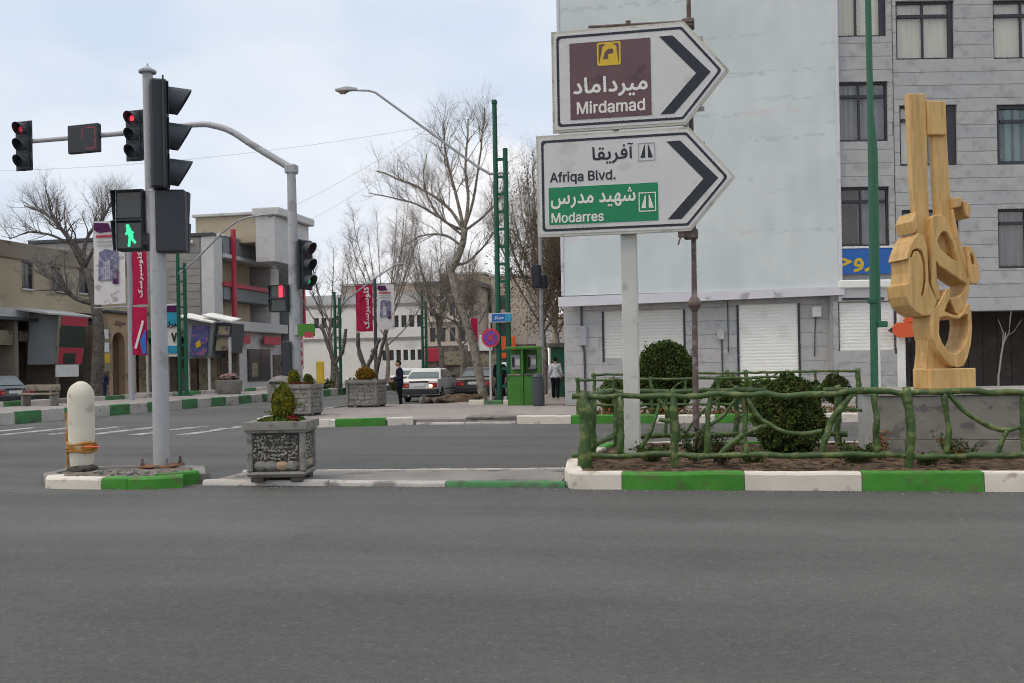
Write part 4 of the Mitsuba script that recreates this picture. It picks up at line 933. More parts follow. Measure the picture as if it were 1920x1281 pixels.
up = sign_panel(-2.17, 4.87, -0.26, 6.335, 0.35, 'upper arrow sign with a brown square')
put(up, 'brown_square', front(rect(-1.905, 5.035, -0.74, 6.14), 14.584, 14.591), 'sign_brown')
put(up, 'persian_lettering', front(glyph('mirdamad', -1.86, 5.33, -0.79, 5.635), 14.577, 14.583), 'sign_white')
put(up, 'latin_lettering', latin('Mirdamad', -1.81, 5.115, -0.83, 0.165, 14.583, True), 'sign_white')
# the metro emblem: a yellow rounded square frame holding a tunnel shape with a train
fr = rect(-1.505, 5.785, -1.165, 6.12).buffer(-0.03).buffer(0.03)
emb = fr.difference(rect(-1.48, 5.81, -1.19, 6.095).buffer(-0.02).buffer(0.02))
tun = sg.Polygon([(-1.475, 5.805), (-1.195, 5.805), (-1.23, 6.06), (-1.29, 6.10), (-1.375, 6.10), (-1.425, 6.05)])
tun = tun.difference(sg.Polygon([(-1.42, 5.875), (-1.265, 5.875), (-1.262, 5.91), (-1.275, 6.02), (-1.345, 6.02), (-1.39, 5.98)]))
car_ = sg.Polygon([(-1.345, 5.875), (-1.255, 5.875), (-1.255, 5.955), (-1.345, 5.945)])
put(up, 'metro_emblem', front(shapely.union_all([emb, tun, car_]), 14.577, 14.583), 'sign_yellow')
chevron(up, -0.615, -0.425, 0.095, 5.035, 6.145)

lo = sign_panel(-2.42, 3.36, -0.22, 4.835, 0.41, 'lower arrow sign with a green panel')
put(lo, 'persian_lettering', front(glyph('afriqa', -1.60, 4.375, -1.01, 4.66), 14.585, 14.591), 'sign_black')
put(lo, 'latin_lettering', latin('Afriqa Blvd.', -2.225, 4.15, -1.27, 0.135, 14.591, True), 'sign_black')


def motorway(k, x0, z0, x1, z1, ink, y, ground=None):
    """The motorway symbol: a thin rounded frame round two converging carriageways."""
    w, h = x1 - x0, z1 - z0
    ring = rect(x0, z0, x1, z1).difference(rect(x0 + 0.014, z0 + 0.014, x1 - 0.014, z1 - 0.014).buffer(-0.012).buffer(0.012))
    xm = (x0 + x1) / 2
    lanes = [sg.Polygon([(xm + s * 0.02 * 1.0, z0 + 0.18 * h), (xm + s * 0.36 * w, z0 + 0.18 * h), (xm + s * 0.13 * w, z1 - 0.14 * h), (xm + s * 0.02, z1 - 0.14 * h)]) for s in (-1, 1)]
    bar = [rect(xm - 0.34 * w, z0 + 0.40 * h, xm + 0.34 * w, z0 + 0.44 * h)]
    put(k, 'motorway_symbol', front(shapely.union_all(lanes), y - 0.006, y), ink)
    put(k, 'symbol_frame', front(ring, y - 0.006, y), ground or 'steel_grey')


motorway(lo, -0.945, 4.385, -0.70, 4.645, 'sign_black', 14.591)
put(lo, 'green_panel', front(rect(-2.245, 3.53, -0.67, 4.07), 14.584, 14.591), 'sign_green')
put(lo, 'persian_lettering', front(glyph('modarres', -2.215, 3.755, -0.99, 4.025), 14.577, 14.583), 'sign_white')
put(lo, 'latin_lettering', latin('Modarres', -2.21, 3.56, -1.45, 0.135, 14.583, True), 'sign_white')
motorway(lo, -0.945, 3.66, -0.70, 3.935, 'sign_white', 14.583, 'sign_white')
chevron(lo, -0.54, -0.345, 0.175, 3.535, 4.645)

rp = thing('rusty_pole', 'thin rusty iron pole rising behind the arrow signs from the garden bed', 'pole')
put(rp, 'shaft', tube([(-0.20, 14.85, 0.12), (-0.19, 14.85, 2.35), (-0.185, 14.85, 3.3), (-0.20, 14.85, 7.5)], [0.046, 0.040, 0.036, 0.032]), 'rust_pole')
put(rp, 'joint', lathe([(0, 2.22), (0.04, 2.22), (0.10, 2.32), (0.10, 2.36), (0.04, 2.46), (0, 2.46)], 14).apply_translation((-0.19, 14.85, 0)), 'rust_pole')
put(rp, 'clamp', join(box(-0.30, -0.12, 14.76, 14.94, 6.30, 6.44, 0.02), rod((-0.36, 14.8, 6.40), (-0.14, 14.85, 6.33), 0.03)), 'rust_pole')

# ---------------------------------------------------------------- garden fence of concrete made like tree branches


def limb(points, r0, r1=None, m=18, seed=0, n=9):
    """A knobbly branch."""
    p = smooth_line(points, m)
    p = p + 0.024 * (np.stack([meshkit.noise(p * 5 + k * 7.3, seed + k) for k in range(3)], 1) - 0.5) * 2
    rr = np.linspace(r0, r1 if r1 is not None else r0, m) * (0.74 + 0.52 * meshkit.noise(p * 9, seed + 5))
    return tube(p, rr, n)


def branch_fence(label, group, y, rail, x0, x1, zt, zb, posts, pickets, branches, z_ground, thick=1.0, seed=0):
    f = thing('branch_fence', label, 'fence', group)
    for k, (x, r) in enumerate(posts):
        put(f, 'post', limb([(x + 0.0, y, z_ground - 0.05), (x + 0.015, y, 0.5 * (zb + zt)), (x, y, zt + 0.07)], r * 0.82 * thick, r * 0.72 * thick, 14, seed + k), 'fence_green', smooth=True)
    n = max(4, int((x1 - x0) / 0.5))
    for z, nm in ((zt, 'top_rail'), (zb, 'bottom_rail')):
        xs = np.linspace(x0, x1, n)
        rr = np.random.default_rng(seed + int(z * 100))
        put(f, nm, limb([(x, y, z + rr.uniform(-0.012, 0.012)) for x in xs], rail * thick, None, n * 5, seed + 31), 'fence_green', smooth=True)
    for k, (x, r) in enumerate(pickets):
        put(f, 'picket', limb([(x, y + 0.005, zb), (x + 0.01, y, 0.5 * (zb + zt)), (x, y, zt)], r * thick, None, 10, seed + 50 + k), 'fence_green', smooth=True)
    for k, (pts, r) in enumerate(branches):
        put(f, 'branch', limb([(px, y + 0.01, pz) for px, pz in pts], r * thick, r * 0.8 * thick, 12, seed + 90 + k), 'fence_green', smooth=True)
    return f


bf = branch_fence('mossy green branch-shaped concrete fence along the front kerb of the garden', 'branch shaped garden fences', 12.85, 0.037, -1.72, 9.8, 1.085, 0.335,
                  [(-1.57, 0.105), (-0.45, 0.07), (2.34, 0.07), (5.2, 0.075), (8.0, 0.075)], [(-1.12, 0.042), (0.42, 0.030), (1.97, 0.040), (2.77, 0.036), (3.62, 0.034), (6.5, 0.04)],
                  [([(-0.86, 0.42), (-0.74, 0.66), (-0.66, 0.84), (-0.62, 1.06)], 0.026), ([(-0.64, 0.78), (-0.55, 0.76), (-0.47, 0.74)], 0.026), ([(-0.63, 1.05), (-0.53, 0.93), (-0.47, 0.80)], 0.030),
                   ([(-0.05, 0.34), (-0.02, 0.60), (-0.03, 0.86), (0.0, 1.08)], 0.042), ([(-0.03, 0.68), (0.12, 0.80), (0.26, 0.93), (0.33, 1.06)], 0.028),
                   ([(0.12, 0.34), (0.30, 0.50), (0.55, 0.66), (0.73, 0.71)], 0.034), ([(0.46, 1.06), (0.60, 0.78), (0.85, 0.64), (1.12, 0.60), (1.34, 0.62)], 0.032),
                   ([(1.34, 0.34), (1.38, 0.58), (1.48, 0.82), (1.70, 1.07)], 0.044), ([(1.50, 0.84), (1.64, 0.90), (1.80, 0.88)], 0.026),
                   ([(2.80, 1.08), (2.98, 0.86), (3.22, 0.68), (3.45, 0.62), (3.70, 0.74), (3.90, 0.88)], 0.032), ([(3.45, 0.62), (3.36, 0.46), (3.32, 0.36)], 0.030),
                   ([(4.2, 1.06), (4.5, 0.7), (4.9, 0.5)], 0.03), ([(5.4, 0.4), (5.9, 0.75), (6.3, 1.05)], 0.03)], 0.17, 1.0, 3)
branch_fence('mossy green branch-shaped fence along the back of the garden beside the stone plinth', 'branch shaped garden fences', 16.45, 0.045, -1.6, 2.1, 1.03, 0.33,
             [(-1.5, 0.07), (0.4, 0.06), (1.95, 0.07)], [(-0.7, 0.03), (1.2, 0.03)], [([(-0.4, 0.35), (-0.1, 0.7), (0.3, 1.0)], 0.026), ([(0.6, 1.0), (0.9, 0.6), (1.2, 0.36)], 0.026)], 0.16, 1.0, 13)
fl = thing('branch_fence', 'short green branch-shaped fence closing the left end of the garden', 'fence', 'branch shaped garden fences')
put(fl, 'post', limb([(-1.66, 14.4, 0.1), (-1.66, 14.4, 1.1)], 0.07, 0.065, 10, 41), 'fence_green', smooth=True)
for z, nm in ((1.06, 'top_rail'), (0.33, 'bottom_rail')):
    put(fl, nm, limb([(-1.62, 12.96, z), (-1.66, 14.0, z), (-1.64, 15.2, z), (-1.55, 16.36, z)], 0.045, None, 26, 43), 'fence_green', smooth=True)
put(fl, 'branch', limb([(-1.65, 13.2, 0.36), (-1.66, 13.8, 0.7), (-1.66, 14.3, 1.0)], 0.026, 0.02, 12, 44), 'fence_green', smooth=True)
branch_fence('thin green branch-shaped fence round the far garden below the blank board', 'branch shaped garden fences', 25.7, 0.034, -3.35, 1.9, 1.08, 0.45,
             [(-3.3, 0.07), (-1.45, 0.06), (0.2, 0.06), (1.9, 0.06)], [(-2.4, 0.035), (-0.6, 0.035), (1.0, 0.035)],
             [([(-3.0, 0.5), (-2.7, 0.8), (-2.3, 1.05)], 0.022), ([(-2.2, 1.05), (-1.9, 0.75), (-1.7, 0.5)], 0.022), ([(-1.2, 0.5), (-0.9, 0.85), (-0.62, 1.05)], 0.022), ([(-0.3, 0.5), (0.0, 0.8), (0.15, 1.05)], 0.022), ([(0.4, 1.05), (0.7, 0.8), (1.1, 0.5)], 0.022)], 0.13, 1.0, 23)
branch_fence('thin green branch-shaped fence in the far garden in front of the middle white shutter', 'branch shaped garden fences', 29.4, 0.038, -3.4, 4.1, 1.17, 0.5,
             [(-3.3, 0.07), (0.5, 0.07), (1.0, 0.08), (4.05, 0.10)], [(1.6, 0.035), (2.2, 0.035), (2.9, 0.035), (3.5, 0.035), (-1.5, 0.035)],
             [([(1.1, 0.6), (1.5, 0.9), (1.9, 1.15)], 0.024), ([(2.3, 1.15), (2.6, 0.8), (3.0, 0.55)], 0.024)], 0.13, 1.0, 33)

# ---------------------------------------------------------------- carved wooden sculpture on its stone plinth
pl = thing('stone_plinth', 'large grey granite slab plinth under the carved wooden sculpture', 'plinth')
put(pl, 'core', box(2.27, 6.3, 14.43, 16.25, 0.1, 0.99), 'joint')
xs = [2.23, 3.10, 4.05, 5.05, 6.33]
for a, b in zip(xs[:-1], xs[1:]):
    put(pl, 'slab', box(a + 0.006, b - 0.006, 14.385, 14.428, 0.40, 0.985, 0.006), 'plinth_stone')
    put(pl, 'slab', box(a + 0.006, b - 0.006, 14.37, 14.428, 0.1, 0.392, 0.006), 'plinth_stone')
for a, b in ((14.39, 15.3), (15.3, 16.25)):
    put(pl, 'slab', box(2.225, 2.268, a + 0.0125, b - 0.004, 0.1, 0.985, 0.006), 'wall_stone_1')
put(pl, 'top_slab', box(2.19, 4.2, 14.35, 16.3, 0.99, 1.06, 0.008), 'plinth_top')
put(pl, 'top_slab', box(4.206, 6.36, 14.35, 16.3, 0.99, 1.058, 0.008), 'plinth_top')

SC = {
'upper_curl':([(-0.645,1.802),(-0.613,1.905),(-0.542,2.062),(-0.462,2.166),(-0.372,2.133),(-0.324,1.988),(-0.315,1.723),(-0.308,1.491),(-0.29,1.43),(-0.251,1.343),(-0.186,1.23),(-0.236,1.099),(-0.299,1.025),(-0.395,1.016),(-0.505,1.073),(-0.605,1.169),(-0.655,1.291),(-0.673,1.43),(-0.671,1.458),(-0.613,1.474),(-0.596,1.623),(-0.604,1.802)],[[(-0.584,1.83),(-0.545,1.921),(-0.467,1.954),(-0.396,1.905),(-0.353,1.756),(-0.35,1.507),(-0.385,1.325),(-0.409,1.273),(-0.428,1.325),(-0.407,1.375),(-0.383,1.524),(-0.386,1.723),(-0.416,1.855),(-0.468,1.918),(-0.516,1.915),(-0.557,1.822)]]),
'inner_oval':([(-0.592,1.805),(-0.545,1.913),(-0.467,1.946),(-0.391,1.888),(-0.349,1.723),(-0.351,1.458),(-0.377,1.343),(-0.44,1.256),(-0.601,1.343),(-0.622,1.474),(-0.604,1.623)],[]),
'left_dot':([(-0.542,2.327),(-0.481,2.468),(-0.446,2.385),(-0.459,2.236),(-0.507,2.161)],[]),
'left_post':([(-0.573,4.133),(-0.304,4.133),(-0.289,2.783),(-0.29,1.892),(-0.473,1.892),(-0.532,2.783)],[]),
'right_cap':([(-0.28,4.029),(-0.002,4.029),(0.005,3.554),(-0.264,3.554)],[]),
'right_post':([(-0.22,3.569),(0.006,3.569),(0.041,2.783),(0.083,1.892),(-0.143,1.892),(-0.193,2.783)],[]),
'middle_loop':([(-0.254,2.377),(-0.215,2.418),(-0.117,2.428),(-0.037,2.385),(0.029,2.269),(0.093,2.12),(0.157,1.921),(0.221,1.723),(0.275,1.524),(0.26,1.458),(0.135,1.537),(-0.018,1.636),(-0.148,1.714),(-0.189,1.789),(-0.183,1.524),(-0.141,1.325),(-0.139,1.264),(-0.187,1.221),(-0.231,1.343),(-0.27,1.458),(-0.275,1.954)],[[(-0.164,2.07),(-0.123,2.153),(-0.074,2.195),(-0.022,2.183),(0.053,2.054),(0.133,1.769),(0.063,1.802),(-0.127,1.946)]]),
'leaf_tip':([(-0.013,1.273),(0.109,1.266),(0.213,1.339),(0.286,1.551),(0.319,1.542),(0.298,1.343),(0.246,1.169),(0.135,1.026),(0.081,1.061),(0.03,1.186)],[]),
'lower_loop':([(-0.292,1.03),(-0.219,1.134),(-0.135,1.238),(-0.051,1.377),(0.01,1.395),(0.003,1.256),(-0.078,1.082),(0.023,1.039),(0.135,1.012),(0.207,1.073),(0.26,1.169),(0.301,1.186),(0.325,1.065),(0.336,0.839),(0.311,0.613),(0.259,0.439),(0.195,0.317),(0.109,0.297),(0.008,0.317),(-0.092,0.404),(-0.191,0.526),(-0.269,0.7),(-0.296,0.873)],[[(-0.157,0.992),(-0.059,1.012),(0.022,0.992),(0.134,0.969),(0.227,1.03),(0.271,1.03),(0.284,0.873),(0.252,0.7),(0.186,0.552),(0.093,0.488),(-0.019,0.509),(-0.128,0.648),(-0.166,0.769)]]),
'stalk':([(-0.307,1.012),(-0.285,0.717),(-0.208,0.5),(-0.073,0.361),(0.038,0.279),(-0.388,0.279),(-0.354,0.509),(-0.346,0.926)],[]),
'right_dot':([(0.066,2.663),(0.16,2.686),(0.221,2.667),(0.199,2.551),(0.083,2.531)],[]),
'right_dot_2':([(0.232,2.63),(0.291,2.64),(0.355,2.551),(0.328,2.385),(0.279,2.435),(0.249,2.518)],[]),
'right_strip':([(0.063,2.518),(0.09,2.521),(0.118,2.352),(0.167,2.12),(0.259,1.855),(0.304,1.64),(0.32,1.474),(0.285,1.458),(0.243,1.673),(0.153,1.921),(0.079,2.17)],[]),
'right_tail':([(0.312,2.004),(0.354,1.971),(0.405,1.88),(0.454,1.723),(0.469,1.532),(0.429,1.464),(0.324,1.471),(0.296,1.623),(0.29,1.855)],[[(0.33,1.913),(0.378,1.83),(0.399,1.723),(0.349,1.752)]]),
}
cs = thing('carved_sculpture', 'tall carved wooden calligraphy-like sculpture with two upright posts on the stone plinth', 'sculpture')
depths = {'upper_curl': (0.0, 0.48), 'inner_oval': (0.07, 0.28), 'left_dot': (0.0, 0.44), 'left_post': (0.14, 0.24), 'right_cap': (0.10, 0.24), 'right_post': (0.17, 0.26),
          'middle_loop': (0.03, 0.46), 'leaf_tip': (0.05, 0.44), 'lower_loop': (0.0, 0.46), 'stalk': (0.14, 0.44), 'right_dot': (0.10, 0.40), 'right_dot_2': (0.12, 0.42), 'right_strip': (0.12, 0.40), 'right_tail': (0.08, 0.42), 'base': (-0.05, 0.40)}
SX, SY, SYAW = 3.30, 14.98, math.radians(20)


def carved(shape, y0, y1, b=0.010):
    """A rounded, bevelled slab of carved wood from an upright outline."""
    s = shape.buffer(-0.006).buffer(0.012).buffer(-0.006)
    s = s.segmentize(0.12)
    parts = []
    for g in polys(s):
        inner = g.buffer(-b)
        m = front(g, y0 + b, y1)
        parts.append(m)
        for q in polys(inner):
            parts.append(front(q, y0, y0 + b + 0.001))
        # bevel strips between the face outline and the body outline
        for ring in [g.exterior, *g.interiors]:
            c = np.array(ring.coords)
            near = np.array([shapely.ops.nearest_points(inner.boundary, sg.Point(p))[0].coords[0] for p in c]) if not inner.is_empty else c
            n = len(c)
            V = np.vstack([np.column_stack([c[:, 0], np.full(n, y0 + b), c[:, 1]]), np.column_stack([near[:, 0], np.full(n, y0), near[:, 1]])])
            k = np.arange(n - 1)
            parts.append(trimesh.Trimesh(V, np.vstack([np.stack([k, k + 1, k + 1 + n], 1), np.stack([k, k + 1 + n, k + n], 1)]), process=False))
    return join(parts)


import shapely.ops
SC['base'] = ([], [])
for nm, (outer, holes) in SC.items():
    y0, y1 = depths[nm]
    if nm == 'base':
        m = box(-0.345, 0.345, y0, y1, 0.0, 0.285, 0.012)
    else:
        m = carved(sg.Polygon(outer, holes).buffer(0), y0, y1)
    if nm != 'base':
        m = trimesh.Trimesh(np.asarray(m.vertices) + [0.61 * y0, 0, 0], m.faces, process=False)
    put(cs, {'left_dot': 'carved_dot', 'right_dot': 'carved_dot', 'right_dot_2': 'carved_dot', 'left_post': 'upright_post', 'right_post': 'upright_post'}.get(nm, nm), place(m, SX, SY, 1.061, SYAW), 'carved_wood')

# ---------------------------------------------------------------- traffic lights


def hood(r, length, n=14, cut=0.35):
    """A cutaway visor along -y from the lens at the origin: longer at the top than at the bottom."""
    a = np.linspace(math.radians(-55), math.radians(235), n)
    out = []
    for rr in (r, r - 0.012):
        out.append(np.stack([rr * np.cos(a), 0 * a, rr * np.sin(a)], 1))
        L = length * (cut + (1 - cut) * (np.sin(a) + 1) / 2)
        out.append(np.stack([rr * 0.97 * np.cos(a), -L, rr * 0.97 * np.sin(a) - 0.02], 1))
    V = np.vstack(out)
    k = np.arange(n - 1)
    F = []
    for p, q in ((0, n), (2 * n, 3 * n), (n, 3 * n)):
        F += [np.stack([k + p, k + 1 + p, k + 1 + q], 1), np.stack([k + p, k + 1 + q, k + q], 1)]
    return trimesh.Trimesh(V, np.vstack(F), process=False)


def glow(name, rgb, reflect=(0.02, 0.02, 0.02)):
    return {'emitter': {'type': 'area', 'radiance': {'type': 'rgb', 'value': list(rgb)}}}


def signal_head(parent, x, y, z, yaw, h=1.6, lit=None, name='signal_head', lab=None, power=1.0):
    """Three lights in a black case facing -y before it is turned by yaw; z is its middle."""
    s = h / 1.6
    M = lambda m: place(m, x, y, z, yaw)
    k = put(parent, name, M(box(-0.21 * s, 0.21 * s, -0.02, 0.22, -0.78 * s, 0.78 * s, 0.03)), 'head_black', label=lab)
    put(k, 'backboard', M(box(-0.33 * s, 0.33 * s, 0.03, 0.055, -0.80 * s, 0.80 * s, 0.01)), 'head_black')
    for j, col in enumerate(('red', 'amber', 'green')):
        dz = (0.52 - 0.52 * j) * s
        put(k, 'visor', M(hood(0.20 * s, 0.34 * s).apply_translation((0, -0.02, dz))), 'visor_grey', smooth=50)
        put(k, 'door', M(box(-0.205 * s, 0.205 * s, -0.035, -0.021, dz - 0.235 * s, dz + 0.235 * s, 0.006)), 'head_black')
        m = M(lathe([(0, -0.03), (0.09 * s, -0.024), (0.165 * s, 0.0)], 20).apply_transform(trimesh.transformations.rotation_matrix(math.pi / 2, (1, 0, 0))).apply_translation((0, -0.045, dz)))
        put(k, 'lens', m, 'lens_red' if col == 'red' else 'lens_dark', smooth=True)
        if lit == col:
            g = M(front(sg.Point(0, dz).buffer(0.085 * s), -0.086, -0.080))
            put(k, 'lit_lens', g, 'lens_dark', **glow('x', [power * c for c in LAMP[col]]))
    return k


LAMP = {'red': (2.2, 0.06, 0.12), 'green': (0.02, 0.85, 0.16)}


def ped_head(parent, x, y, z, yaw, man=None, w=0.5, h=0.95, name='pedestrian_head', lab=None, bar=None):
    M = lambda m: place(m, x, y, z, yaw)
    k = put(parent, name, M(box(-w / 2, w / 2, 0, 0.2, -h / 2, h / 2, 0.02)), 'head_black', label=lab)
    for j in (0, 1):
        zc = h / 4 - j * h / 2
        a, b, c = w / 2 + 0.005, h / 4 - 0.002, 0.11
        hoodm = join(hull([(-a, 0, zc + b), (a, 0, zc + b), (-a - 0.012, -c, zc + b - 0.01), (a + 0.012, -c, zc + b - 0.01), (-a, 0, zc + b - 0.015), (a, 0, zc + b - 0.015), (-a - 0.012, -c, zc + b - 0.022), (a + 0.012, -c, zc + b - 0.022)]),
                     *[hull([(s * a, 0, zc + b), (s * (a + 0.012), -c, zc + b - 0.012), (s * a, 0, zc - b), (s * a, -0.06, zc - b), (s * (a - 0.012), 0, zc + b), (s * (a + 0.0), -c, zc + b - 0.012), (s * (a - 0.012), 0, zc - b), (s * (a - 0.012), -0.06, zc - b)]) for s in (-1, 1)])
        put(k, 'visor', M(hoodm), 'head_black')
        put(k, 'lens', M(box(-w / 2 + 0.04, w / 2 - 0.04, -0.012, -0.002, zc - b + 0.03, zc + b - 0.03, 0.004)), 'lens_dark')
    if man:
        zc = -h / 4
        zc = zc - 0.01
        body = [sg.Point(-0.03, zc + 0.155).buffer(0.034), sg.LineString([(-0.015, zc + 0.10), (0.03, zc - 0.01)]).buffer(0.045), sg.LineString([(0.02, zc - 0.02), (0.10, zc - 0.10)]).buffer(0.024), sg.LineString([(0.01, zc - 0.03), (-0.01, zc - 0.15)]).buffer(0.024), sg.LineString([(-0.02, zc + 0.09), (-0.065, zc + 0.03)]).buffer(0.016), sg.LineString([(0.0, zc + 0.09), (0.07, zc + 0.05)]).buffer(0.016)]
        put(k, 'green_man', M(front(shapely.affinity.scale(shapely.union_all(body), 0.80, 0.92, origin=(0, zc)), -0.02, -0.013)), 'lens_dark', **glow('x', (0.002, 0.145, 0.062)))
    if bar:
        put(k, 'red_man', M(front(rect(bar[0], h / 4 - 0.17, bar[1], h / 4 + 0.17).buffer(0.02), -0.02, -0.013)), 'lens_dark', **glow('x', (0.17, 0.004, 0.012)))
    return k


tl = thing('traffic_light', 'near grey traffic light pole with a black signal head and a lit green walking man', 'traffic light')
px, py = -7.80, 13.42
put(tl, 'pole', tube([(px + 0.005, py, 0.1), (px, py, 3.4), (px - 0.01, py, 4.10)], [0.118, 0.108, 0.105], 20), 'pole_grey', smooth=40)
put(tl, 'upper_pole', tube([(px - 0.10, py + 0.01, 3.5), (px - 0.11, py, 5.86)], [0.074, 0.072], 18), 'pole_grey', smooth=40)
put(tl, 'pole_cap', lathe([(0, 4.16), (0.10, 4.13), (0.112, 4.10), (0.0, 4.10)], 18).apply_translation((px - 0.01, py, 0)), 'steel_grey', smooth=30)
put(tl, 'finial', lathe([(0, 5.98), (0.02, 5.93), (0.09, 5.88), (0.125, 5.86), (0.125, 5.83), (0.0, 5.83)], 16).apply_translation((px - 0.11, py, 0)), 'steel_grey', smooth=30)
put(tl, 'base_plate', box(px - 0.24, px + 0.24, py - 0.24, py + 0.24, 0.125, 0.155, 0.006), 'rust_brown')
for dx in (-0.19, 0.19):
    for dy in (-0.19, 0.19):
        put(tl, 'bolt', lathe([(0, 0.26), (0.018, 0.26), (0.018, 0.19), (0.032, 0.19), (0.032, 0.156), (0, 0.156)], 8).apply_translation((px + dx, py + dy, 0)), 'rust_pole')
signal_head(tl, px + 0.16, py + 0.02, 4.90, math.radians(121), 1.6, name='signal_head', lab='black three-light head turned to the right, its visors seen from the side')
put(tl, 'bracket', box(px - 0.12, px + 0.06, py - 0.03, py + 0.03, 5.35, 5.41), 'head_black')
put(tl, 'bracket', box(px - 0.12, px + 0.06, py - 0.03, py + 0.03, 4.30, 4.36), 'head_black')
ped_head(tl, px - 0.40, py - 0.06, 3.70, math.radians(6), man=True, w=0.44, h=0.88, lab='pedestrian head with the lit green walking man')
ped_head(tl, px + 0.20, py + 0.10, 3.66, math.radians(196), w=0.42, h=0.90, name='pedestrian_head', lab='pedestrian head seen from behind on the right')
put(tl, 'bracket', box(px - 0.20, px + 0.2, py - 0.04, py + 0.06, 4.02, 4.08), 'head_black')
put(tl, 'bracket', box(px - 0.20, px + 0.2, py - 0.04, py + 0.06, 3.28, 3.34), 'head_black')

ma = thing('traffic_light', 'far grey mast with a curved arm over the street carrying traffic signals', 'traffic light')
mx, my = -13.2, 31.0
put(ma, 'mast', tube([(mx, my, 0.1), (mx, my, 4.0), (mx - 0.02, my, 7.9)], [0.20, 0.17, 0.14], 16), 'pole_grey', smooth=40)
put(ma, 'elbow', box(mx - 0.2, mx + 0.17, my - 0.17, my + 0.17, 7.85, 8.15, 0.04), 'steel_grey')
put(ma, 'arm', tube(smooth_line([(mx, my, 8.02), (-13.75, my, 8.36), (-14.6, my, 8.90), (-15.3, my, 9.36), (-15.9, my, 9.58), (-16.6, my, 9.66), (-18.8, my, 9.55), (-21.0, my, 9.50), (-22.9, my, 9.47)], 60), np.linspace(0.125, 0.075, 60), 12), 'pole_grey', smooth=True)
signal_head(ma, -22.92, my - 0.1, 9.32, math.radians(-6), 1.7, lit='red', power=0.03, lab='outermost signal on the arm with a dull red lens')
signal_head(ma, -18.75, my - 0.1, 9.42, math.radians(-6), 1.7, lit='red', power=0.10, lab='second signal on the arm with a brighter red lens')
cd = put(ma, 'countdown_display', place(box(-0.62, 0.62, -0.06, 0.14, -0.48, 0.48, 0.03), -20.62, my - 0.1, 9.42, math.radians(-6)), 'head_black', label='black countdown display box with faint red digits')
seg = [rect(0.12, 0.32, 0.50, 0.36), rect(0.50, 0.02, 0.54, 0.34), rect(0.50, -0.36, 0.54, -0.02), rect(0.12, -0.38, 0.50, -0.34), rect(-0.02, 0.02, 0.02, 0.34)]
put(cd, 'digits', place(front(shapely.union_all(seg), -0.07, -0.062), -20.62, my - 0.1, 9.42, math.radians(-6)), 'lens_red')
signal_head(ma, mx + 0.42, my + 0.05, 4.88, math.radians(72), 1.62, lit='green', power=0.07, lab='signal on the mast turned right with its green light on')
ped_head(ma, mx - 0.45, my - 0.2, 3.80, math.radians(-14), w=0.66, h=0.88, bar=(0.04, 0.16), lab='pedestrian head on the far mast showing red')
put(ma, 'cabinet', box(mx - 0.30, mx - 0.02, my - 0.35, my - 0.21, 1.3, 2.4, 0.02), 'head_black')
ys = thing('yellow_box', 'yellow signal control box standing behind the far mast', 'box')
put(ys, 'case', box(-12.66, -12.44, 31.4, 31.62, 1.0, 1.75, 0.03), 'sign_yellow')
put(ys, 'leg', box(-12.60, -12.50, 31.5, 31.6, 0.1, 0.998), 'steel_grey')
put(ys, 'door', box(-12.63, -12.47, 31.385, 31.399, 1.05, 1.7, 0.005), 'sign_yellow')
gsn = thing('small_green_sign', 'small green and red notice plate on the far mast', 'sign')
put(gsn, 'plate', box(-13.0, -12.40, 30.72, 30.76, 2.55, 2.95, 0.006), 'booth_green')
put(gsn, 'red_part', box(-12.75, -12.45, 30.705, 30.719, 2.5, 2.68), 'red_paint')
put(gsn, 'bracket', box(-13.1, -12.98, 30.72, 30.83, 2.6, 2.9), 'steel_grey')

# bollard
bo = thing('concrete_bollard', 'round-topped pale concrete bollard tied with an orange band on the small island', 'bollard')
prof = [(0, 0.08), (0.14, 0.08), (0.15, 0.2), (0.165, 0.34), (0.176, 0.45), (0.18, 1.1)] + [(0.18 * math.cos(a), 1.16 + 0.22 * math.sin(a)) for a in np.linspace(0.05, math.pi / 2, 12)]
BX, BY = -8.76, 12.95
m = lathe(prof, 32)
v = m.vertices
m.vertices = v * (1 + 0.03 * (meshkit.fbm(v * 5, 3, 2) - 0.5))[:, None] * [1, 1, 1] + [BX, BY, 0]
put(bo, 'column', m, 'concrete_white', smooth=True)
r = np.random.default_rng(2)
band = tubes([[(BX + 0.192 * math.cos(a), BY + 0.192 * math.sin(a), 0.40 + 0.035 * k + 0.012 * math.sin(3 * a + k)) for a in np.linspace(0, 2 * math.pi, 40)] for k in range(4)], np.full((4, 40), 0.022), 6)
put(bo, 'band', band, 'rust_orange', smooth=True)
put(bo, 'strap', tube([(BX - 0.17, BY - 0.08, 0.16), (BX - 0.175, BY - 0.08, 0.5), (BX - 0.175, BY - 0.08, 0.95)], [0.016, 0.02, 0.012], 6), 'rust_orange')
put(bo, 'band_end', tube([(BX + 0.17, BY - 0.15, 0.46), (BX + 0.3, BY - 0.2, 0.47), (BX + 0.44, BY - 0.22, 0.465)], [0.02, 0.012, 0.006], 6), 'sign_orange')
put(bo, 'footing', place(blob(np.random.default_rng(3), 0.2, 0.19, 0.08, 0.3, 2, 4), BX + 0.02, BY, 0.14), 'planter_dark', smooth=True)

t3 = thing('traffic_light', 'small black traffic light standing behind the green phone booth', 'traffic light')
put(t3, 'pole', tube([(-6.05, 37, 0.1), (-6.05, 37, 6.2)], 0.07, 10), 'pole_grey')
signal_head(t3, -6.18, 36.85, 4.75, math.radians(-170), 0.85, lab='dark signal head seen from behind')
signal_head(t3, -5.85, 37.0, 4.55, math.radians(95), 0.5, lab='small side signal head')

# ---------------------------------------------------------------- planters


put_part = put


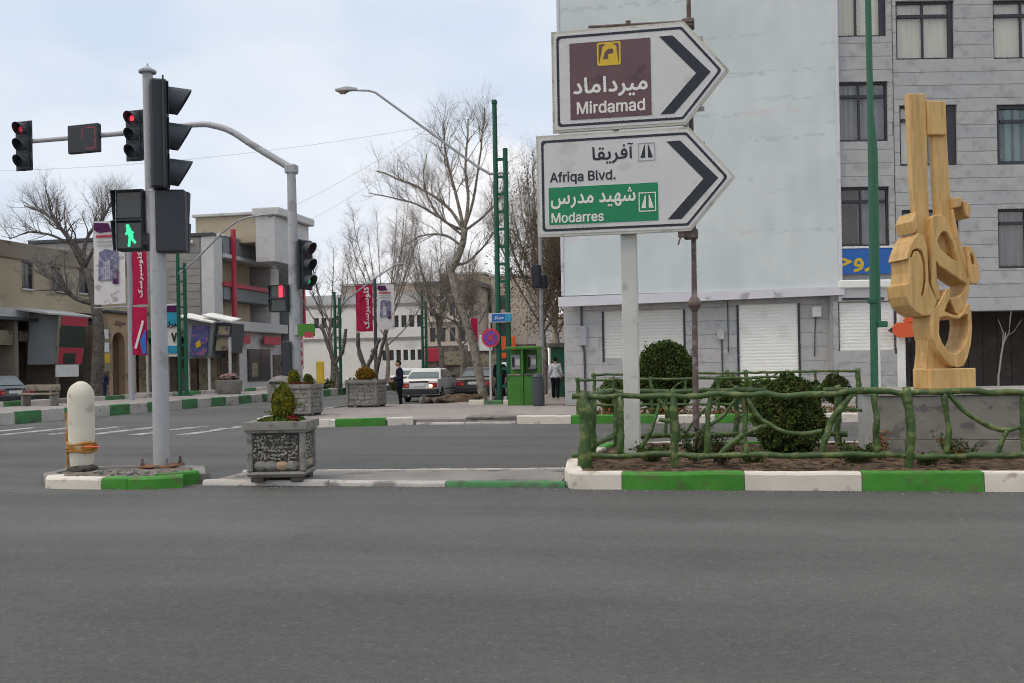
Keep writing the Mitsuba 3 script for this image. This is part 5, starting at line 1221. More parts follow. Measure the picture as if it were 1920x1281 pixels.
def planter(label, group, x0, x1, y0, h, z0, kind, seed, yaw=0.0):
    """A square concrete tub with a lip, a plinth, corner posts and stone relief in sunk panels."""
    w = x1 - x0
    y1 = y0 + w
    p = thing('concrete_planter', label, 'planter', group)
    r = np.random.default_rng(seed)
    zb, zt = z0 + 0.13, z0 + h - 0.13
    cx, cy = (x0 + x1) / 2, (y0 + y1) / 2

    def put(parent, name, mesh, mat, **more):
        return put_part(parent, name, place(place(mesh, -cx, -cy), cx, cy, 0, yaw), mat, **more)

    put(p, 'core', box(x0 + 0.05, x1 - 0.05, y0 + 0.05, y1 - 0.05, z0 + 0.05, z0 + h - 0.06), 'planter_dark')
    put(p, 'plinth', hull([(x, y, z) for x, y, z in [(x0 + a, y0 + a, z0 + b) for a, b in ((0.03, 0.06), (-0.005, 0.10), (0.01, 0.13))] + [(x1 - a, y0 + a, z0 + b) for a, b in ((0.03, 0.06), (-0.005, 0.10), (0.01, 0.13))] + [(x0 + a, y1 - a, z0 + b) for a, b in ((0.03, 0.06), (-0.005, 0.10), (0.01, 0.13))] + [(x1 - a, y1 - a, z0 + b) for a, b in ((0.03, 0.06), (-0.005, 0.10), (0.01, 0.13))]]), 'planter_stone')
    outer = sg.box(x0 - 0.02, y0 - 0.02, x1 + 0.02, y1 + 0.02).buffer(0.02)
    put(p, 'rim', slab(outer.difference(sg.box(x0 + 0.09, y0 + 0.09, x1 - 0.09, y1 - 0.09)), zt + 0.03, z0 + h), 'planter_stone')
    put(p, 'rim_step', slab(outer.buffer(-0.03).difference(sg.box(x0 + 0.09, y0 + 0.09, x1 - 0.09, y1 - 0.09)), zt - 0.01, zt + 0.029), 'planter_stone')
    for x in (x0, x1 - 0.075):
        for y in (y0, y1 - 0.075):
            put(p, 'corner_post', box(x, x + 0.075, y, y + 0.075, zb, zt - 0.01, 0.015), 'planter_stone')
    faces = [('front', lambda u, v, d: (x0 + u, y0 + 0.05 - d, v)), ('right', lambda u, v, d: (x1 - 0.05 + d, y0 + u, v))]
    for nm, at in faces:
        ms, big = [], []
        if kind == 'pebble':
            vs = np.arange(zb + 0.17, zt - 0.03, 0.046)
            for v in vs:
                for u in np.arange(0.10, w - 0.09, 0.044):
                    s = blob(r, *(r.uniform(0.6, 1.15, 3) * [0.034, 0.016, 0.015]), 0.25, 1, int(r.integers(99)))
                    a = r.uniform(-1.5, 1.5)
                    c_, s_ = math.cos(a), math.sin(a)
                    q = s.vertices
                    qq = np.stack([q[:, 0] * c_ - q[:, 2] * s_, q[:, 1], q[:, 0] * s_ + q[:, 2] * c_], 1)
                    uu, vv = u + r.uniform(-0.014, 0.014), v + r.uniform(-0.014, 0.014)
                    W = np.array([at(uu + a_, vv + c3, 0.008 - b_) for a_, b_, c3 in qq])
                    ms.append(trimesh.Trimesh(W, s.faces, process=False))
            put(p, 'pebble_relief', join(ms), 'pebble', smooth=True, kind='stuff')
            k = 0
            for u in np.linspace(0.17, w - 0.17, 4):
                s = blob(r, 0.095, 0.035, 0.06, 0.25, 2, 40 + k)
                W = np.array([at(u + a_, zb + 0.075 + c3, 0.005 - b_) for a_, b_, c3 in s.vertices])
                put(p, 'cobble', trimesh.Trimesh(W, s.faces, process=False), 'planter_stone' if k % 4 != 2 else 'plaster_peach', smooth=True)
                k += 1
        else:
            rows = 5
            hh = (zt - zb - 0.02) / rows
            for j in range(rows):
                u = 0.09
                while u < w - 0.12:
                    L = min(r.uniform(0.12, 0.3), w - 0.08 - u)
                    W = np.array([at(*q) for q in [(u_, v_, d_) for u_ in (u + 0.008, u + L - 0.008) for v_ in (zb + j * hh + 0.008, zb + (j + 1) * hh - 0.008) for d_ in (-0.02, r.uniform(0.012, 0.028))]])
                    put(p, 'stone', hull(W + r.uniform(-0.005, 0.005, W.shape)), ('pebble', 'planter_stone', 'planter_stone')[r.integers(3)])
                    u += L
    for x in (x0 + 0.12, x1 - 0.12):
        for y in (y0 + 0.12, y1 - 0.12):
            put(p, 'foot', box(x - 0.08, x + 0.08, y - 0.08, y + 0.08, z0 - 0.005, z0 + 0.055, 0.01), 'planter_dark')
    put(p, 'soil', slab(sg.box(x0 + 0.085, y0 + 0.085, x1 - 0.085, y1 - 0.085), z0 + h - 0.055, z0 + h - 0.035), 'soil')
    return p


GP = 'concrete planters on the islands'
planter('near square concrete planter with pebble relief standing on the low median strip', GP, -5.90, -5.15, 12.12, 0.77, 0.06, 'pebble', 4, math.radians(11))
planter('stone-faced planter behind the near one, leftmost of the two on the far pavement', GP, -12.25, -11.28, 27.5, 0.92, 0.14, 'stone', 6)
planter('stone-faced planter on the far pavement left of the businessman', GP, -12.3, -11.2, 33.2, 0.95, 0.14, 'stone', 8)


def bush(key_name, label, cat, x, y, z, rx, ry, rz, mat, n, size, seed, group=None, core=True, up=0.3, stem=None, lump=0.25, inner=0.72, tips=None, stray=0, taper=0.0):
    rg = np.random.default_rng(seed)
    t = thing(key_name, label, cat, group)
    if stem:
        put(t, 'stem', tube([(x, y, z - 0.03), (x + 0.01, y, z + stem + rz * 0.5)], [0.03, 0.018], 7), 'bark_dark')
        z = z + stem
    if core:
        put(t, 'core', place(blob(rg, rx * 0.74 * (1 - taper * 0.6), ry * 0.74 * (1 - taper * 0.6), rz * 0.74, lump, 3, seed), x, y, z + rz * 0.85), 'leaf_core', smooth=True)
    P = crown_points(rg, n, rx, ry, rz, inner, lump, seed) + [x, y, z]
    shape = lambda q: np.stack([x + (q[:, 0] - x) * (1 - taper * np.clip((q[:, 2] - z) / (1.85 * rz), 0, 1)), y + (q[:, 1] - y) * (1 - taper * np.clip((q[:, 2] - z) / (1.85 * rz), 0, 1)), q[:, 2]], 1)
    put(t, 'foliage', leaves(rg, shape(P), size, up), mat)
    if stray:
        a = crown_points(rg, stray, rx * 0.75, ry * 0.75, rz * 0.75, 0.9, lump, seed) + [x, y, z]
        dvec = a - [x, y, z + rz * 0.7]
        dvec = dvec / np.linalg.norm(dvec, axis=1, keepdims=True) + rg.normal(0, 0.25, (stray, 3)) + [0, 0, 0.35]
        L = rg.uniform(0.18, 0.42, (stray, 1)) * rz
        tip = a + dvec * L
        put(t, 'stray_shoots', tubes(np.stack([a, a + dvec * L * 0.5 + rg.normal(0, 0.01, (stray, 3)), tip], 1), np.tile([0.006, 0.005, 0.002], (stray, 1)), 4), 'bark_dark', kind='stuff')
        u = rg.uniform(0.3, 1.05, (stray * 14, 1))
        q = np.repeat(a, 14, 0) * (1 - u) + np.repeat(tip, 14, 0) * u + rg.normal(0, size * 0.6, (stray * 14, 3))
        put(t, 'shoot_leaves', leaves(rg, q, size, up), tips or mat, kind='stuff')
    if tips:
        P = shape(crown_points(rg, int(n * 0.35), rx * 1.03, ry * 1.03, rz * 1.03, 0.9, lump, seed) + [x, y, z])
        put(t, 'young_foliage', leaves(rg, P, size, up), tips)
    return t


bush('conical_shrub', 'small golden green clipped shrub growing in the near pebble planter', 'shrub', -5.50, 12.50, 0.80, 0.19, 0.19, 0.25, 'leaf_gold', 7000, 0.018, 21, stem=0.05, up=0.6, tips='leaf_bright', lump=0.14, core=True, stray=20, taper=0.45)
bush('red_flower', 'red and dark leaved flower at the foot of the golden planter shrub', 'flower', -5.34, 12.40, 0.80, 0.09, 0.08, 0.05, 'leaf_red', 260, 0.02, 22, core=False)
bush('planter_greenery', 'low green leaves spilling along the rim of the near pebble planter', 'plant', -5.52, 12.5, 0.80, 0.29, 0.28, 0.045, 'leaf_mid', 1500, 0.022, 23, core=False, tips='leaf_bright')
bush('planter_shrub', 'round yellow green shrub in the left stone-faced planter', 'shrub', -11.95, 27.95, 1.02, 0.17, 0.17, 0.24, 'leaf_bright', 1300, 0.03, 24, tips='leaf_gold')
bush('planter_shrub', 'smaller green shrub on the right of the left stone-faced planter', 'shrub', -11.5, 27.9, 1.02, 0.13, 0.13, 0.18, 'leaf_mid', 900, 0.03, 25, tips='leaf_bright')
bush('planter_greenery', 'low red and green flowers in the left stone-faced planter', 'flowers', -11.7, 27.8, 1.0, 0.42, 0.3, 0.06, 'leaf_red', 700, 0.03, 26, core=False, tips='leaf_mid')
bush('planter_shrub', 'golden shrub with rusty leaves in the right stone-faced planter', 'shrub', -11.75, 33.7, 1.04, 0.34, 0.3, 0.26, 'leaf_gold', 1800, 0.035, 27, tips='leaf_rust')

# garden plants
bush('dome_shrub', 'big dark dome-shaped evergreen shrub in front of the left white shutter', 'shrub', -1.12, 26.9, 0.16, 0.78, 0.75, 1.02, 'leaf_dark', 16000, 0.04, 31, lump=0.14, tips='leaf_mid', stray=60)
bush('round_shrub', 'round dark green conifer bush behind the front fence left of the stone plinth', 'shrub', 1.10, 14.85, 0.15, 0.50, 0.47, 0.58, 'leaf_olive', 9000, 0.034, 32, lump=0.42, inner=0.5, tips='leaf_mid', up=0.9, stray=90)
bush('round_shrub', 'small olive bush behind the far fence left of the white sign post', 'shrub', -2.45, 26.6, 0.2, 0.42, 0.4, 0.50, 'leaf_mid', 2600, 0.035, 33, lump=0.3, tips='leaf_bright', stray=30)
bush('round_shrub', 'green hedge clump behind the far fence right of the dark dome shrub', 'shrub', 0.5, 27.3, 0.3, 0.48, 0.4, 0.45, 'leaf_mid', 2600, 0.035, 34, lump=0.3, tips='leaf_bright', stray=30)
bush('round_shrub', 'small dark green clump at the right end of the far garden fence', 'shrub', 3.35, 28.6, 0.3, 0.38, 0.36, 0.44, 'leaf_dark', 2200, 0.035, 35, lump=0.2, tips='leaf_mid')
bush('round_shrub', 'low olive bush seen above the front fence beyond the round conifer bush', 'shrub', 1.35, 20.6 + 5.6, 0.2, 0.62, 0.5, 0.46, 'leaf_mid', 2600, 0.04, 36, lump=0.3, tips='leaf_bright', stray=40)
fo = thing('orange_flowers', 'strip of rusty orange flowers behind the far green and white kerb', 'flowers')
rg = np.random.default_rng(37)
pts = np.stack([rg.uniform(-3.2, 6.5, 3200), rg.uniform(25.5, 26.0, 3200), rg.uniform(0.14, 0.36, 3200)], 1)
put(fo, 'blooms', leaves(rg, pts[:1900], 0.035), 'leaf_rust', kind='stuff')
put(fo, 'foliage', leaves(rg, pts[1900:], 0.04), 'leaf_mid', kind='stuff')


def tuft(label, x, y, z, spread, h, n, mat, seed, dry=None):
    """A low plant of stems with leaves."""
    rg = np.random.default_rng(seed)
    t = thing('garden_plant', label, 'plant', 'low plants in the front garden bed')
    k = max(6, n // 40)
    a = rg.uniform(0, 2 * math.pi, k)
    tip = np.stack([x + spread * rg.uniform(0.3, 1, k) * np.cos(a), y + spread * rg.uniform(0.3, 1, k) * np.sin(a), z + h * rg.uniform(0.5, 1, k)], 1)
    base = np.tile([[x, y, z - 0.03]], (k, 1)) + rg.normal(0, 0.02, (k, 3)) * [1, 1, 0]
    mid = (base + tip) / 2 + rg.normal(0, 0.02, (k, 3))
    put(t, 'stems', tubes(np.stack([base, mid, tip], 1), np.tile([0.006, 0.005, 0.003], (k, 1)), 4), 'bark_dark', kind='stuff')
    u = rg.uniform(0.25, 1, n)[:, None]
    i = rg.integers(0, k, n)
    P = base[i] * (1 - u) + tip[i] * u + rg.normal(0, 0.03, (n, 3))
    P[:, 2] = np.maximum(P[:, 2], z + 0.01)
    put(t, 'leaves', leaves(rg, P, 0.024, 0.4), mat, kind='stuff')
    if dry:
        put(t, 'dry_leaves', leaves(rg, P[::4] + rg.normal(0, 0.02, P[::4].shape), 0.022, 0.4), dry, kind='stuff')
    return t


tuft('low juniper spreading at the foot of the white sign post', -0.78, 13.7, 0.19, 0.36, 0.22, 800, 'leaf_mid', 51, 'leaf_bright')
tuft('leafy green plant beside the branch upright right of the sign post', -0.2, 13.5, 0.19, 0.28, 0.55, 700, 'leaf_mid', 52, 'leaf_dark')
tuft('dry brownish plant in front of the rusty iron pole', 0.12, 13.3, 0.18, 0.28, 0.40, 500, 'leaf_dark', 53, 'leaf_dry')
tuft('low green plant at the left foot of the round conifer bush', 0.55, 13.5, 0.18, 0.26, 0.2, 400, 'leaf_mid', 54, 'leaf_dry')
tuft('low green plant with dry stalks at the left corner of the stone plinth', 1.85, 13.6, 0.18, 0.34, 0.26, 800, 'leaf_mid', 55, 'leaf_dark')
tuft('reddish dry plant in front of the left edge of the stone plinth', 2.15, 13.9, 0.18, 0.18, 0.42, 260, 'leaf_rust', 56, 'leaf_mid')
tuft('green and reddish plant in front of the middle of the stone plinth', 3.05, 13.6, 0.18, 0.30, 0.36, 600, 'leaf_mid', 57, 'leaf_rust')
tuft('low dark plant at the front fence under the plinth corner', 2.6, 13.2, 0.18, 0.22, 0.16, 300, 'leaf_dark', 58, 'leaf_dry')
sap = thing('sapling', 'thin bare pale sapling in front of the dark gate at right', 'tree')
SB = np.array([15.15 * math.cos(YAW) - 29.5 * math.sin(YAW), 15.15 * math.sin(YAW) + 29.5 * math.cos(YAW), 0.0])
SB = np.array([14.15 * math.cos(YAW) - 29.5 * math.sin(YAW), 14.15 * math.sin(YAW) + 29.5 * math.cos(YAW), 0.1])
put(sap, 'trunk', tube([SB, SB + [0.0, 0, 0.8], SB + [0.10, 0, 1.5], SB + [0.22, 0, 2.1]], [0.035, 0.03, 0.024, 0.016], 7), 'twig_grey')
for k, (a, b, c_) in enumerate(((0.05, 2.5, 0.5), (0.34, 2.7, 0.2), (0.22, 2.9, -0.2), (0.45, 2.45, -0.4))):
    put(sap, 'branch', tube([SB + [0.12 + 0.03 * k, 0, 1.6 + 0.12 * k], SB + [0.2 + a * 0.4, c_ * 0.5, 2.1], SB + [a + 0.1, c_, b]], [0.012, 0.009, 0.005], 5), 'twig_grey')
gl = thing('gate_shrub', 'tiny yellow green potted shrub beside the dark gate left of the carving', 'shrub')
GB = np.array([12.35 * math.cos(YAW) - 30.6 * math.sin(YAW), 12.35 * math.sin(YAW) + 30.6 * math.cos(YAW), 0.15])
put(gl, 'pot', lathe([(0, 0), (0.18, 0), (0.24, 0.5), (0.2, 0.5), (0, 0.46)], 14).apply_translation(GB), 'plinth_top')
rg = np.random.default_rng(77)
put(gl, 'foliage', leaves(rg, crown_points(rg, 500, 0.18, 0.18, 0.30, 0.3) + GB + [0, 0, 0.5], 0.05, 0.8), 'leaf_gold')

# ---------------------------------------------------------------- street lamps and poles


def lattice_post(parent, x, y, z0, z1, z2, gap, r, step):
    put(parent, 'upright', tube([(x, y, z0), (x, y, z1)], [r * 1.15, r], 10), 'lattice_green')
    put(parent, 'upright', tube([(x + gap, y, z0), (x + gap, y, z2)], [r * 1.15, r], 10), 'lattice_green')
    z = z0 + step
    while z < min(z1, z2):
        put(parent, 'rung', box(x + r, x + gap - r, y - 0.02, y + 0.02, z - 0.05, z + 0.05), 'lattice_green')
        z += step
    put(parent, 'base', box(x - 0.25, x + gap + 0.25, y - 0.2, y + 0.2, z0 - 0.02, z0 + 0.05, 0.01), 'lattice_green')


def luminaire(parent, x, y, z, dx, s=1.0):
    m = hull([(x + dx * a * s, y + b * s, z + c * s) for a, b, c in ((0, 0.06, 0.05), (0, -0.06, 0.05), (0, 0.06, -0.02), (0, -0.06, -0.02), (0.35, 0.16, 0.10), (0.35, -0.16, 0.10), (0.35, 0.15, -0.03), (0.35, -0.15, -0.03), (0.85, 0.12, 0.05), (0.85, -0.12, 0.05), (0.85, 0.1, -0.02), (0.85, -0.1, -0.02))])
    k = put(parent, 'luminaire', m, 'plaster_light')
    put(k, 'diffuser', hull([(x + dx * a * s, y + b * s, z + c * s) for a, b, c in ((0.36, 0.13, -0.031), (0.36, -0.13, -0.031), (0.80, 0.09, -0.024), (0.80, -0.09, -0.024), (0.5, 0.06, -0.14), (0.5, -0.06, -0.14), (0.68, 0.05, -0.13), (0.68, -0.05, -0.13))]), 'print_tan')


sl = thing('street_lamp', 'tall green twin-tube lamp post with a long arm reaching left over the street', 'street lamp', 'green lattice lamp posts')
lattice_post(sl, -7.33, 35.3, 0.14, 10.8, 9.2, 0.36, 0.085, 0.62)
put(sl, 'arm', tube([(-6.85, 35.3, 8.33), (-7.55, 35.3, 8.33), (-8.0, 35.3, 8.62), (-11.75, 35.3, 11.52), (-12.0, 35.3, 11.60), (-12.6, 35.3, 11.66)], [0.05, 0.05, 0.048, 0.042, 0.04, 0.035], 8), 'steel_grey')
put(sl, 'top_cap', box(-7.42, -7.24, 35.2, 35.4, 10.78, 10.95, 0.03), 'lattice_green')
luminaire(sl, -12.45, 35.3, 11.68, -1, 0.95)
s2 = thing('street_lamp', 'green twin-tube lamp post on the left strip with an arm reaching right', 'street lamp', 'green lattice lamp posts')
lattice_post(s2, -24.55, 44, 0.33, 7.3, 6.6, 0.34, 0.085, 0.6)
put(s2, 'arm', tube([(-24.5, 44, 6.1), (-23.6, 44, 6.75), (-22.2, 44, 8.0), (-21.5, 44, 8.45), (-20.9, 44, 8.62), (-20.2, 44, 8.68)], [0.055, 0.05, 0.05, 0.045, 0.04, 0.04], 8), 'steel_grey')
luminaire(s2, -20.35, 44, 8.68, 1, 0.85)
s3 = thing('street_lamp', 'grey green lamp post in the middle distance left of the red banner', 'street lamp', 'green lattice lamp posts')
lattice_post(s3, -21.35, 56, 0.3, 5.95, 5.6, 0.3, 0.08, 0.6)
put(s3, 'arm', tube([(-21.1, 56, 5.1), (-20.3, 56, 5.7), (-18.9, 56, 6.65), (-17.6, 56, 7.4)], [0.05, 0.05, 0.045, 0.04], 7), 'steel_grey')
luminaire(s3, -17.8, 56, 7.42, 1, 0.8)
s4 = thing('street_lamp', 'green lamp post standing far down the street before the brick block', 'street lamp', 'green lattice lamp posts')
lattice_post(s4, -20.1, 70, 0.1, 7.0, 6.2, 0.28, 0.09, 0.7)
put(s4, 'arm', tube([(-19.9, 70, 5.1), (-19.0, 70, 5.9), (-18.1, 70, 6.5)], [0.05, 0.045, 0.04], 7), 'steel_grey')
luminaire(s4, -18.3, 70, 6.55, 1, 0.9)

gp = thing('green_lamp_post', 'tall green tapered steel lamp post between the blank board and the carving', 'lamp post')
gx, gy = 4.42, 29.0
put(gp, 'shaft', tube([(gx, gy, 0.1), (gx + 0.02, gy, 7.9), (gx, gy, 14.5)], [0.105, 0.085, 0.08], 14), 'post_green')
put(gp, 'sleeve', tube([(gx + 0.13, gy + 0.02, 2.4), (gx + 0.12, gy + 0.02, 7.2), (gx + 0.09, gy + 0.02, 8.1)], [0.075, 0.075, 0.03], 12), 'post_green')
put(gp, 'collar', lathe([(0.09, 3.0), (0.15, 3.02), (0.15, 3.12), (0.09, 3.15)], 14).apply_translation((gx, gy, 0)), 'lattice_green')
put(gp, 'box', box(gx + 0.1, gx + 0.36, gy - 0.1, gy + 0.1, 2.35, 2.52, 0.02), 'post_green')
wp = thing('white_pipe', 'thin white pipe standing just right of the green lamp post', 'pipe')
put(wp, 'tube', tube([(gx + 0.36, gy + 1.5, 0.12), (gx + 0.36, gy + 1.5, 7.3)], 0.045, 8), 'paper_white')
put(wp, 'clamp', box(gx + 0.29, gx + 0.43, gy + 1.43, gy + 1.57, 5.0, 5.1, 0.01), 'steel_grey')

ns = thing('no_stopping_sign', 'round red and blue no stopping sign below a blue street name plate', 'road sign')
put(ns, 'pole', tube([(-7.6, 35.1, 0.12), (-7.6, 35.1, 3.25)], 0.04, 10), 'post_white')
put(ns, 'disc', cyl_y(0.335, 35.03, 35.055, 28, -7.56, 2.48), 'sign_red')
dk = put(ns, 'blue_field', cyl_y(0.255, 35.018, 35.029, 28, -7.56, 2.48), 'sign_violet')
put(ns, 'red_cross', front(shapely.union_all([sg.LineString([(-7.56 - 0.175, 2.48 - 0.175 * s), (-7.56 + 0.175, 2.48 + 0.175 * s)]).buffer(0.022, cap_style=2) for s in (-1, 1)] + [sg.Point(-7.56, 2.48).buffer(0.07)]), 35.008, 35.017), 'sign_red')
put(ns, 'name_plate', box(-7.62, -6.76, 35.02, 35.05, 3.02, 3.35, 0.005), 'post_white')
put(ns, 'blue_plate', box(-7.50, -6.79, 35.008, 35.019, 3.05, 3.32), 'sign_blue')
put(ns, 'lettering', front(glyph('word', -7.42, 3.11, -7.08, 3.25), 34.998, 35.007), 'paper_white')
put(ns, 'light_patch', box(-7.02, -6.80, 34.998, 35.007, 3.06, 3.31), 'print_sky')

# banners on their pole, left
bp = thing('banner_pole', 'thick grey banner pole on the left street strip behind the near signal', 'pole')
put(bp, 'shaft', tube([(-23.68, 38.5, 0.3), (-23.66, 38.5, 7.3)], [0.13, 0.10], 12), 'steel_grey')
for z in (4.25, 7.75 - 0.5):
    put(bp, 'crossbar', rod((-25.35, 38.5, z - 0.02), (-22.85, 38.5, z - 0.02), 0.025), 'steel_grey')


def banner(name, label, x0, x1, y, z0, z1, mat, seed):
    """Hanging cloth with slack folds."""
    k = thing(name, label, 'banner')
    u, w = np.meshgrid(np.linspace(0, 1, 13), np.linspace(0, 1, 25))
    d = 0.03 * (meshkit.fbm(np.stack([u * 2.5 + seed, w * 3, u * 0], -1), 3, seed) - 0.5) * 2
    P = np.stack([x0 + (x1 - x0) * u, y + d, z0 + (z1 - z0) * w + 0.012 * np.sin(u * 5 + seed)], -1)
    idx = np.arange(u.size).reshape(u.shape)
    q = np.stack([idx[:-1, :-1], idx[:-1, 1:], idx[1:, 1:], idx[1:, :-1]], -1).reshape(-1, 4)
    a = P.reshape(-1, 3)
    F = np.vstack([q[:, [0, 1, 2]], q[:, [0, 2, 3]]])
    put(k, 'cloth', trimesh.Trimesh(np.vstack([a, a + [0, 0.008, 0]]), np.vstack([F, F[:, ::-1] + len(a)]), process=False), mat, smooth=True)
    return k


def rot_glyph(name, x0, z0, x1, z1):
    """The word turned to read upwards, fitted into the rectangle."""
    w, h, shapes = GLYPHS[name]
    g = shapely.union_all([sg.Polygon(r[0], r[1:]).buffer(0) for r in shapes])
    return shapely.affinity.affine_transform(g, [0, -(x1 - x0) / h, (z1 - z0) / w, 0, x1, z0])


def white_poster(k, x0, x1, z0, z1, y):
    w, h = x1 - x0, z1 - z0
    P = lambda a, b, c, d: front(rect(x0 + a * w, z0 + b * h, x0 + c * w, z0 + d * h), y - 0.055, y - 0.045)
    put(k, 'top_print', front(sg.Polygon([(x0 + 0.05 * w, z1 - 0.02 * h), (x0 + 0.5 * w, z1 - 0.03 * h), (x0 + 0.62 * w, z1 - 0.13 * h), (x0 + 0.2 * w, z1 - 0.14 * h), (x0 + 0.03 * w, z1 - 0.10 * h)]), y - 0.055, y - 0.045), 'print_purple')
    put(k, 'heading', P(0.12, 0.80, 0.80, 0.83), 'red_paint')
    for j in range(2):
        put(k, 'text_line', P(0.14, 0.745 - 0.045 * j, 0.78, 0.760 - 0.045 * j), 'steel_grey')
    put(k, 'picture', front(sg.Polygon([(x0 + 0.16 * w, z0 + 0.28 * h), (x0 + 0.2 * w, z0 + 0.62 * h), (x0 + 0.4 * w, z0 + 0.66 * h), (x0 + 0.8 * w, z0 + 0.63 * h), (x0 + 0.78 * w, z0 + 0.30 * h)]), y - 0.055, y - 0.045), 'print_grey_blue')
    put(k, 'picture_detail', P(0.34, 0.30, 0.54, 0.52), 'banner_white')
    put(k, 'picture_detail', P(0.62, 0.24, 0.80, 0.40), 'print_purple')


b1 = banner('white_banner', 'tall white printed banner left of the grey banner pole', -25.3, -23.85, 38.45, 4.36, 7.85, 'banner_white', 3)
white_poster(b1, -25.3, -23.85, 4.36, 7.85, 38.45)
b2 = banner('red_banner', 'red lettered banner hanging between the banner pole and the near signal pole', -23.52, -22.85, 38.45, 4.30, 6.9, 'banner_red', 5)
put(b2, 'lettering', front(rot_glyph('banner', -23.25, 4.6, -22.98, 6.5), 38.395, 38.405), 'banner_white')
b3 = banner('red_banner', 'lower dark red and blue banner below the red lettered one', -23.58, -22.9, 38.45, 2.2, 4.2, 'banner_red', 7)
put(b3, 'lower_print', front(sg.Polygon([(-23.1, 2.25), (-22.92, 2.25), (-22.92, 3.3), (-23.2, 2.8)]), 38.395, 38.405), 'sign_blue')
put(b3, 'streak', front(sg.Polygon([(-23.45, 2.5), (-23.35, 2.45), (-22.98, 3.6), (-23.08, 3.65)]), 38.385, 38.394), 'banner_white')
bp2 = thing('banner_pole', 'grey pole holding the red and white banners in the middle of the street', 'pole')
put(bp2, 'shaft', tube([(-19.58, 58, 0.1), (-19.55, 58, 6.9)], [0.11, 0.09], 10), 'bin_grey')
put(bp2, 'crossbar', rod((-20.8, 58, 6.5), (-18.3, 58, 6.48), 0.03), 'bin_grey')
b4 = banner('red_banner', 'bright red banner with white upright lettering in the middle of the street', -20.75, -19.70, 57.95, 3.68, 6.46, 'banner_red', 9)
put(b4, 'lettering', front(rot_glyph('banner', -20.25, 3.85, -19.80, 6.36), 57.89, 57.90), 'banner_white')
put(b4, 'small_lettering', front(rot_glyph('banner', -20.60, 4.6, -20.42, 5.9), 57.89, 57.90), 'lens_red')
b5 = banner('white_banner', 'white printed banner beside the bright red banner in the middle of the street', -19.40, -18.35, 57.95, 3.76, 6.46, 'banner_white', 11)
white_poster(b5, -19.40, -18.35, 3.76, 6.46, 57.95)

# phone booths and bins on the right pavement
pb = thing('phone_booth', 'bright green twin telephone booth behind the no stopping sign', 'phone booth')
for a, b in ((-6.68, -6.19), (-6.13, -5.64)):
    k = put(pb, 'cabinet', box(a, b, 33.5, 34.1, 0.14, 1.15, 0.01), 'booth_green')
    put(pb, 'back_panel', box(a, b, 34.02, 34.1, 1.152, 2.02), 'booth_green')
    put(pb, 'shelf', box(a + 0.02, b - 0.02, 33.46, 33.99, 1.153, 1.2), 'print_tan')
    ph = put(pb, 'telephone', box(a + 0.09, b - 0.09, 33.85, 34.01, 1.35, 1.85, 0.02), 'steel_grey')
    put(ph, 'handset', box(a + 0.11, a + 0.18, 33.79, 33.848, 1.42, 1.78, 0.02), 'head_black')
    put(ph, 'keypad', box(a + 0.23, b - 0.11, 33.83, 33.848, 1.5, 1.7), 'sign_white')
put(pb, 'divider', box(-6.186, -6.134, 33.45, 34.1, 0.14, 2.03), 'booth_green')
put(pb, 'end_wall', box(-5.638, -5.59, 33.45, 34.1, 0.14, 2.03), 'booth_green')
put(pb, 'roof', box(-6.73, -5.57, 33.4, 34.15, 2.035, 2.12, 0.02), 'booth_green')
kb = thing('green_kiosk', 'dark green street kiosk with a tan roof edge beside the walking man', 'kiosk')
put(kb, 'body', box(-6.5, -5.5, 42, 43.2, 0.14, 2.2, 0.02), 'lattice_green')
put(kb, 'roof', box(-6.65, -5.1, 41.8, 43.3, 2.205, 2.4, 0.03), 'print_tan')
put(kb, 'counter', box(-6.5, -5.2, 41.75, 41.99, 1.0, 1.08), 'print_tan')
wb_ = thing('waste_bin', 'dark grey upright waste bin right of the green phone booths', 'bin')
put(wb_, 'body', lathe([(0, 0.14), (0.16, 0.14), (0.18, 0.2), (0.19, 1.02), (0.17, 1.1), (0, 1.1)], 18).apply_translation((-5.55, 32.9, 0)), 'bin_grey', smooth=35)
put(wb_, 'lid', lathe([(0, 1.24), (0.10, 1.21), (0.18, 1.14), (0.2, 1.105), (0, 1.105)], 18).apply_translation((-5.55, 32.9, 0)), 'bin_grey', smooth=35)
put(wb_, 'post', tube([(-5.36, 33.0, 0.14), (-5.36, 33.0, 1.7)], 0.025, 7), 'rust_pole')
tub = thing('round_planter', 'round stone tub with pinkish flowers on the left street strip', 'planter')
put(tub, 'tub', lathe([(0, 0.33), (0.55, 0.33), (0.62, 0.5), (0.66, 1.0), (0.58, 1.02), (0.5, 0.95), (0, 0.95)], 22).apply_translation((-23.2, 46.3, 0)), 'planter_stone', smooth=35)
rg = np.random.default_rng(81)
put(tub, 'flowers', leaves(rg, crown_points(rg, 500, 0.5, 0.5, 0.2, 0.5) + [-23.2, 46.3, 0.98], 0.06), 'cloth_pink')
put(tub, 'foliage', leaves(rg, crown_points(rg, 300, 0.52, 0.5, 0.16, 0.5) + [-23.2, 46.3, 0.96], 0.06), 'leaf_dark')
gd = thing('domed_container', 'grey dome-topped concrete container left of the far mast', 'container')
put(gd, 'body', lathe([(0, 0.1), (0.62, 0.1), (0.64, 0.8)] + [(0.64 * math.cos(a), 0.8 + 0.42 * math.sin(a)) for a in np.linspace(0.1, math.pi / 2, 8)], 22).apply_translation((-19.0, 43.0, 0)), 'planter_stone', smooth=40)
put(gd, 'slot', box(-19.3, -18.7, 42.34, 42.40, 0.85, 0.97, 0.01), 'head_black')
bn = thing('street_bench', 'weathered street bench on the strip beside the parked grey car', 'bench')
put(bn, 'seat', box(-24.6, -23.2, 32.6, 33.05, 0.74, 0.80, 0.01), 'plaster_tan_dark')
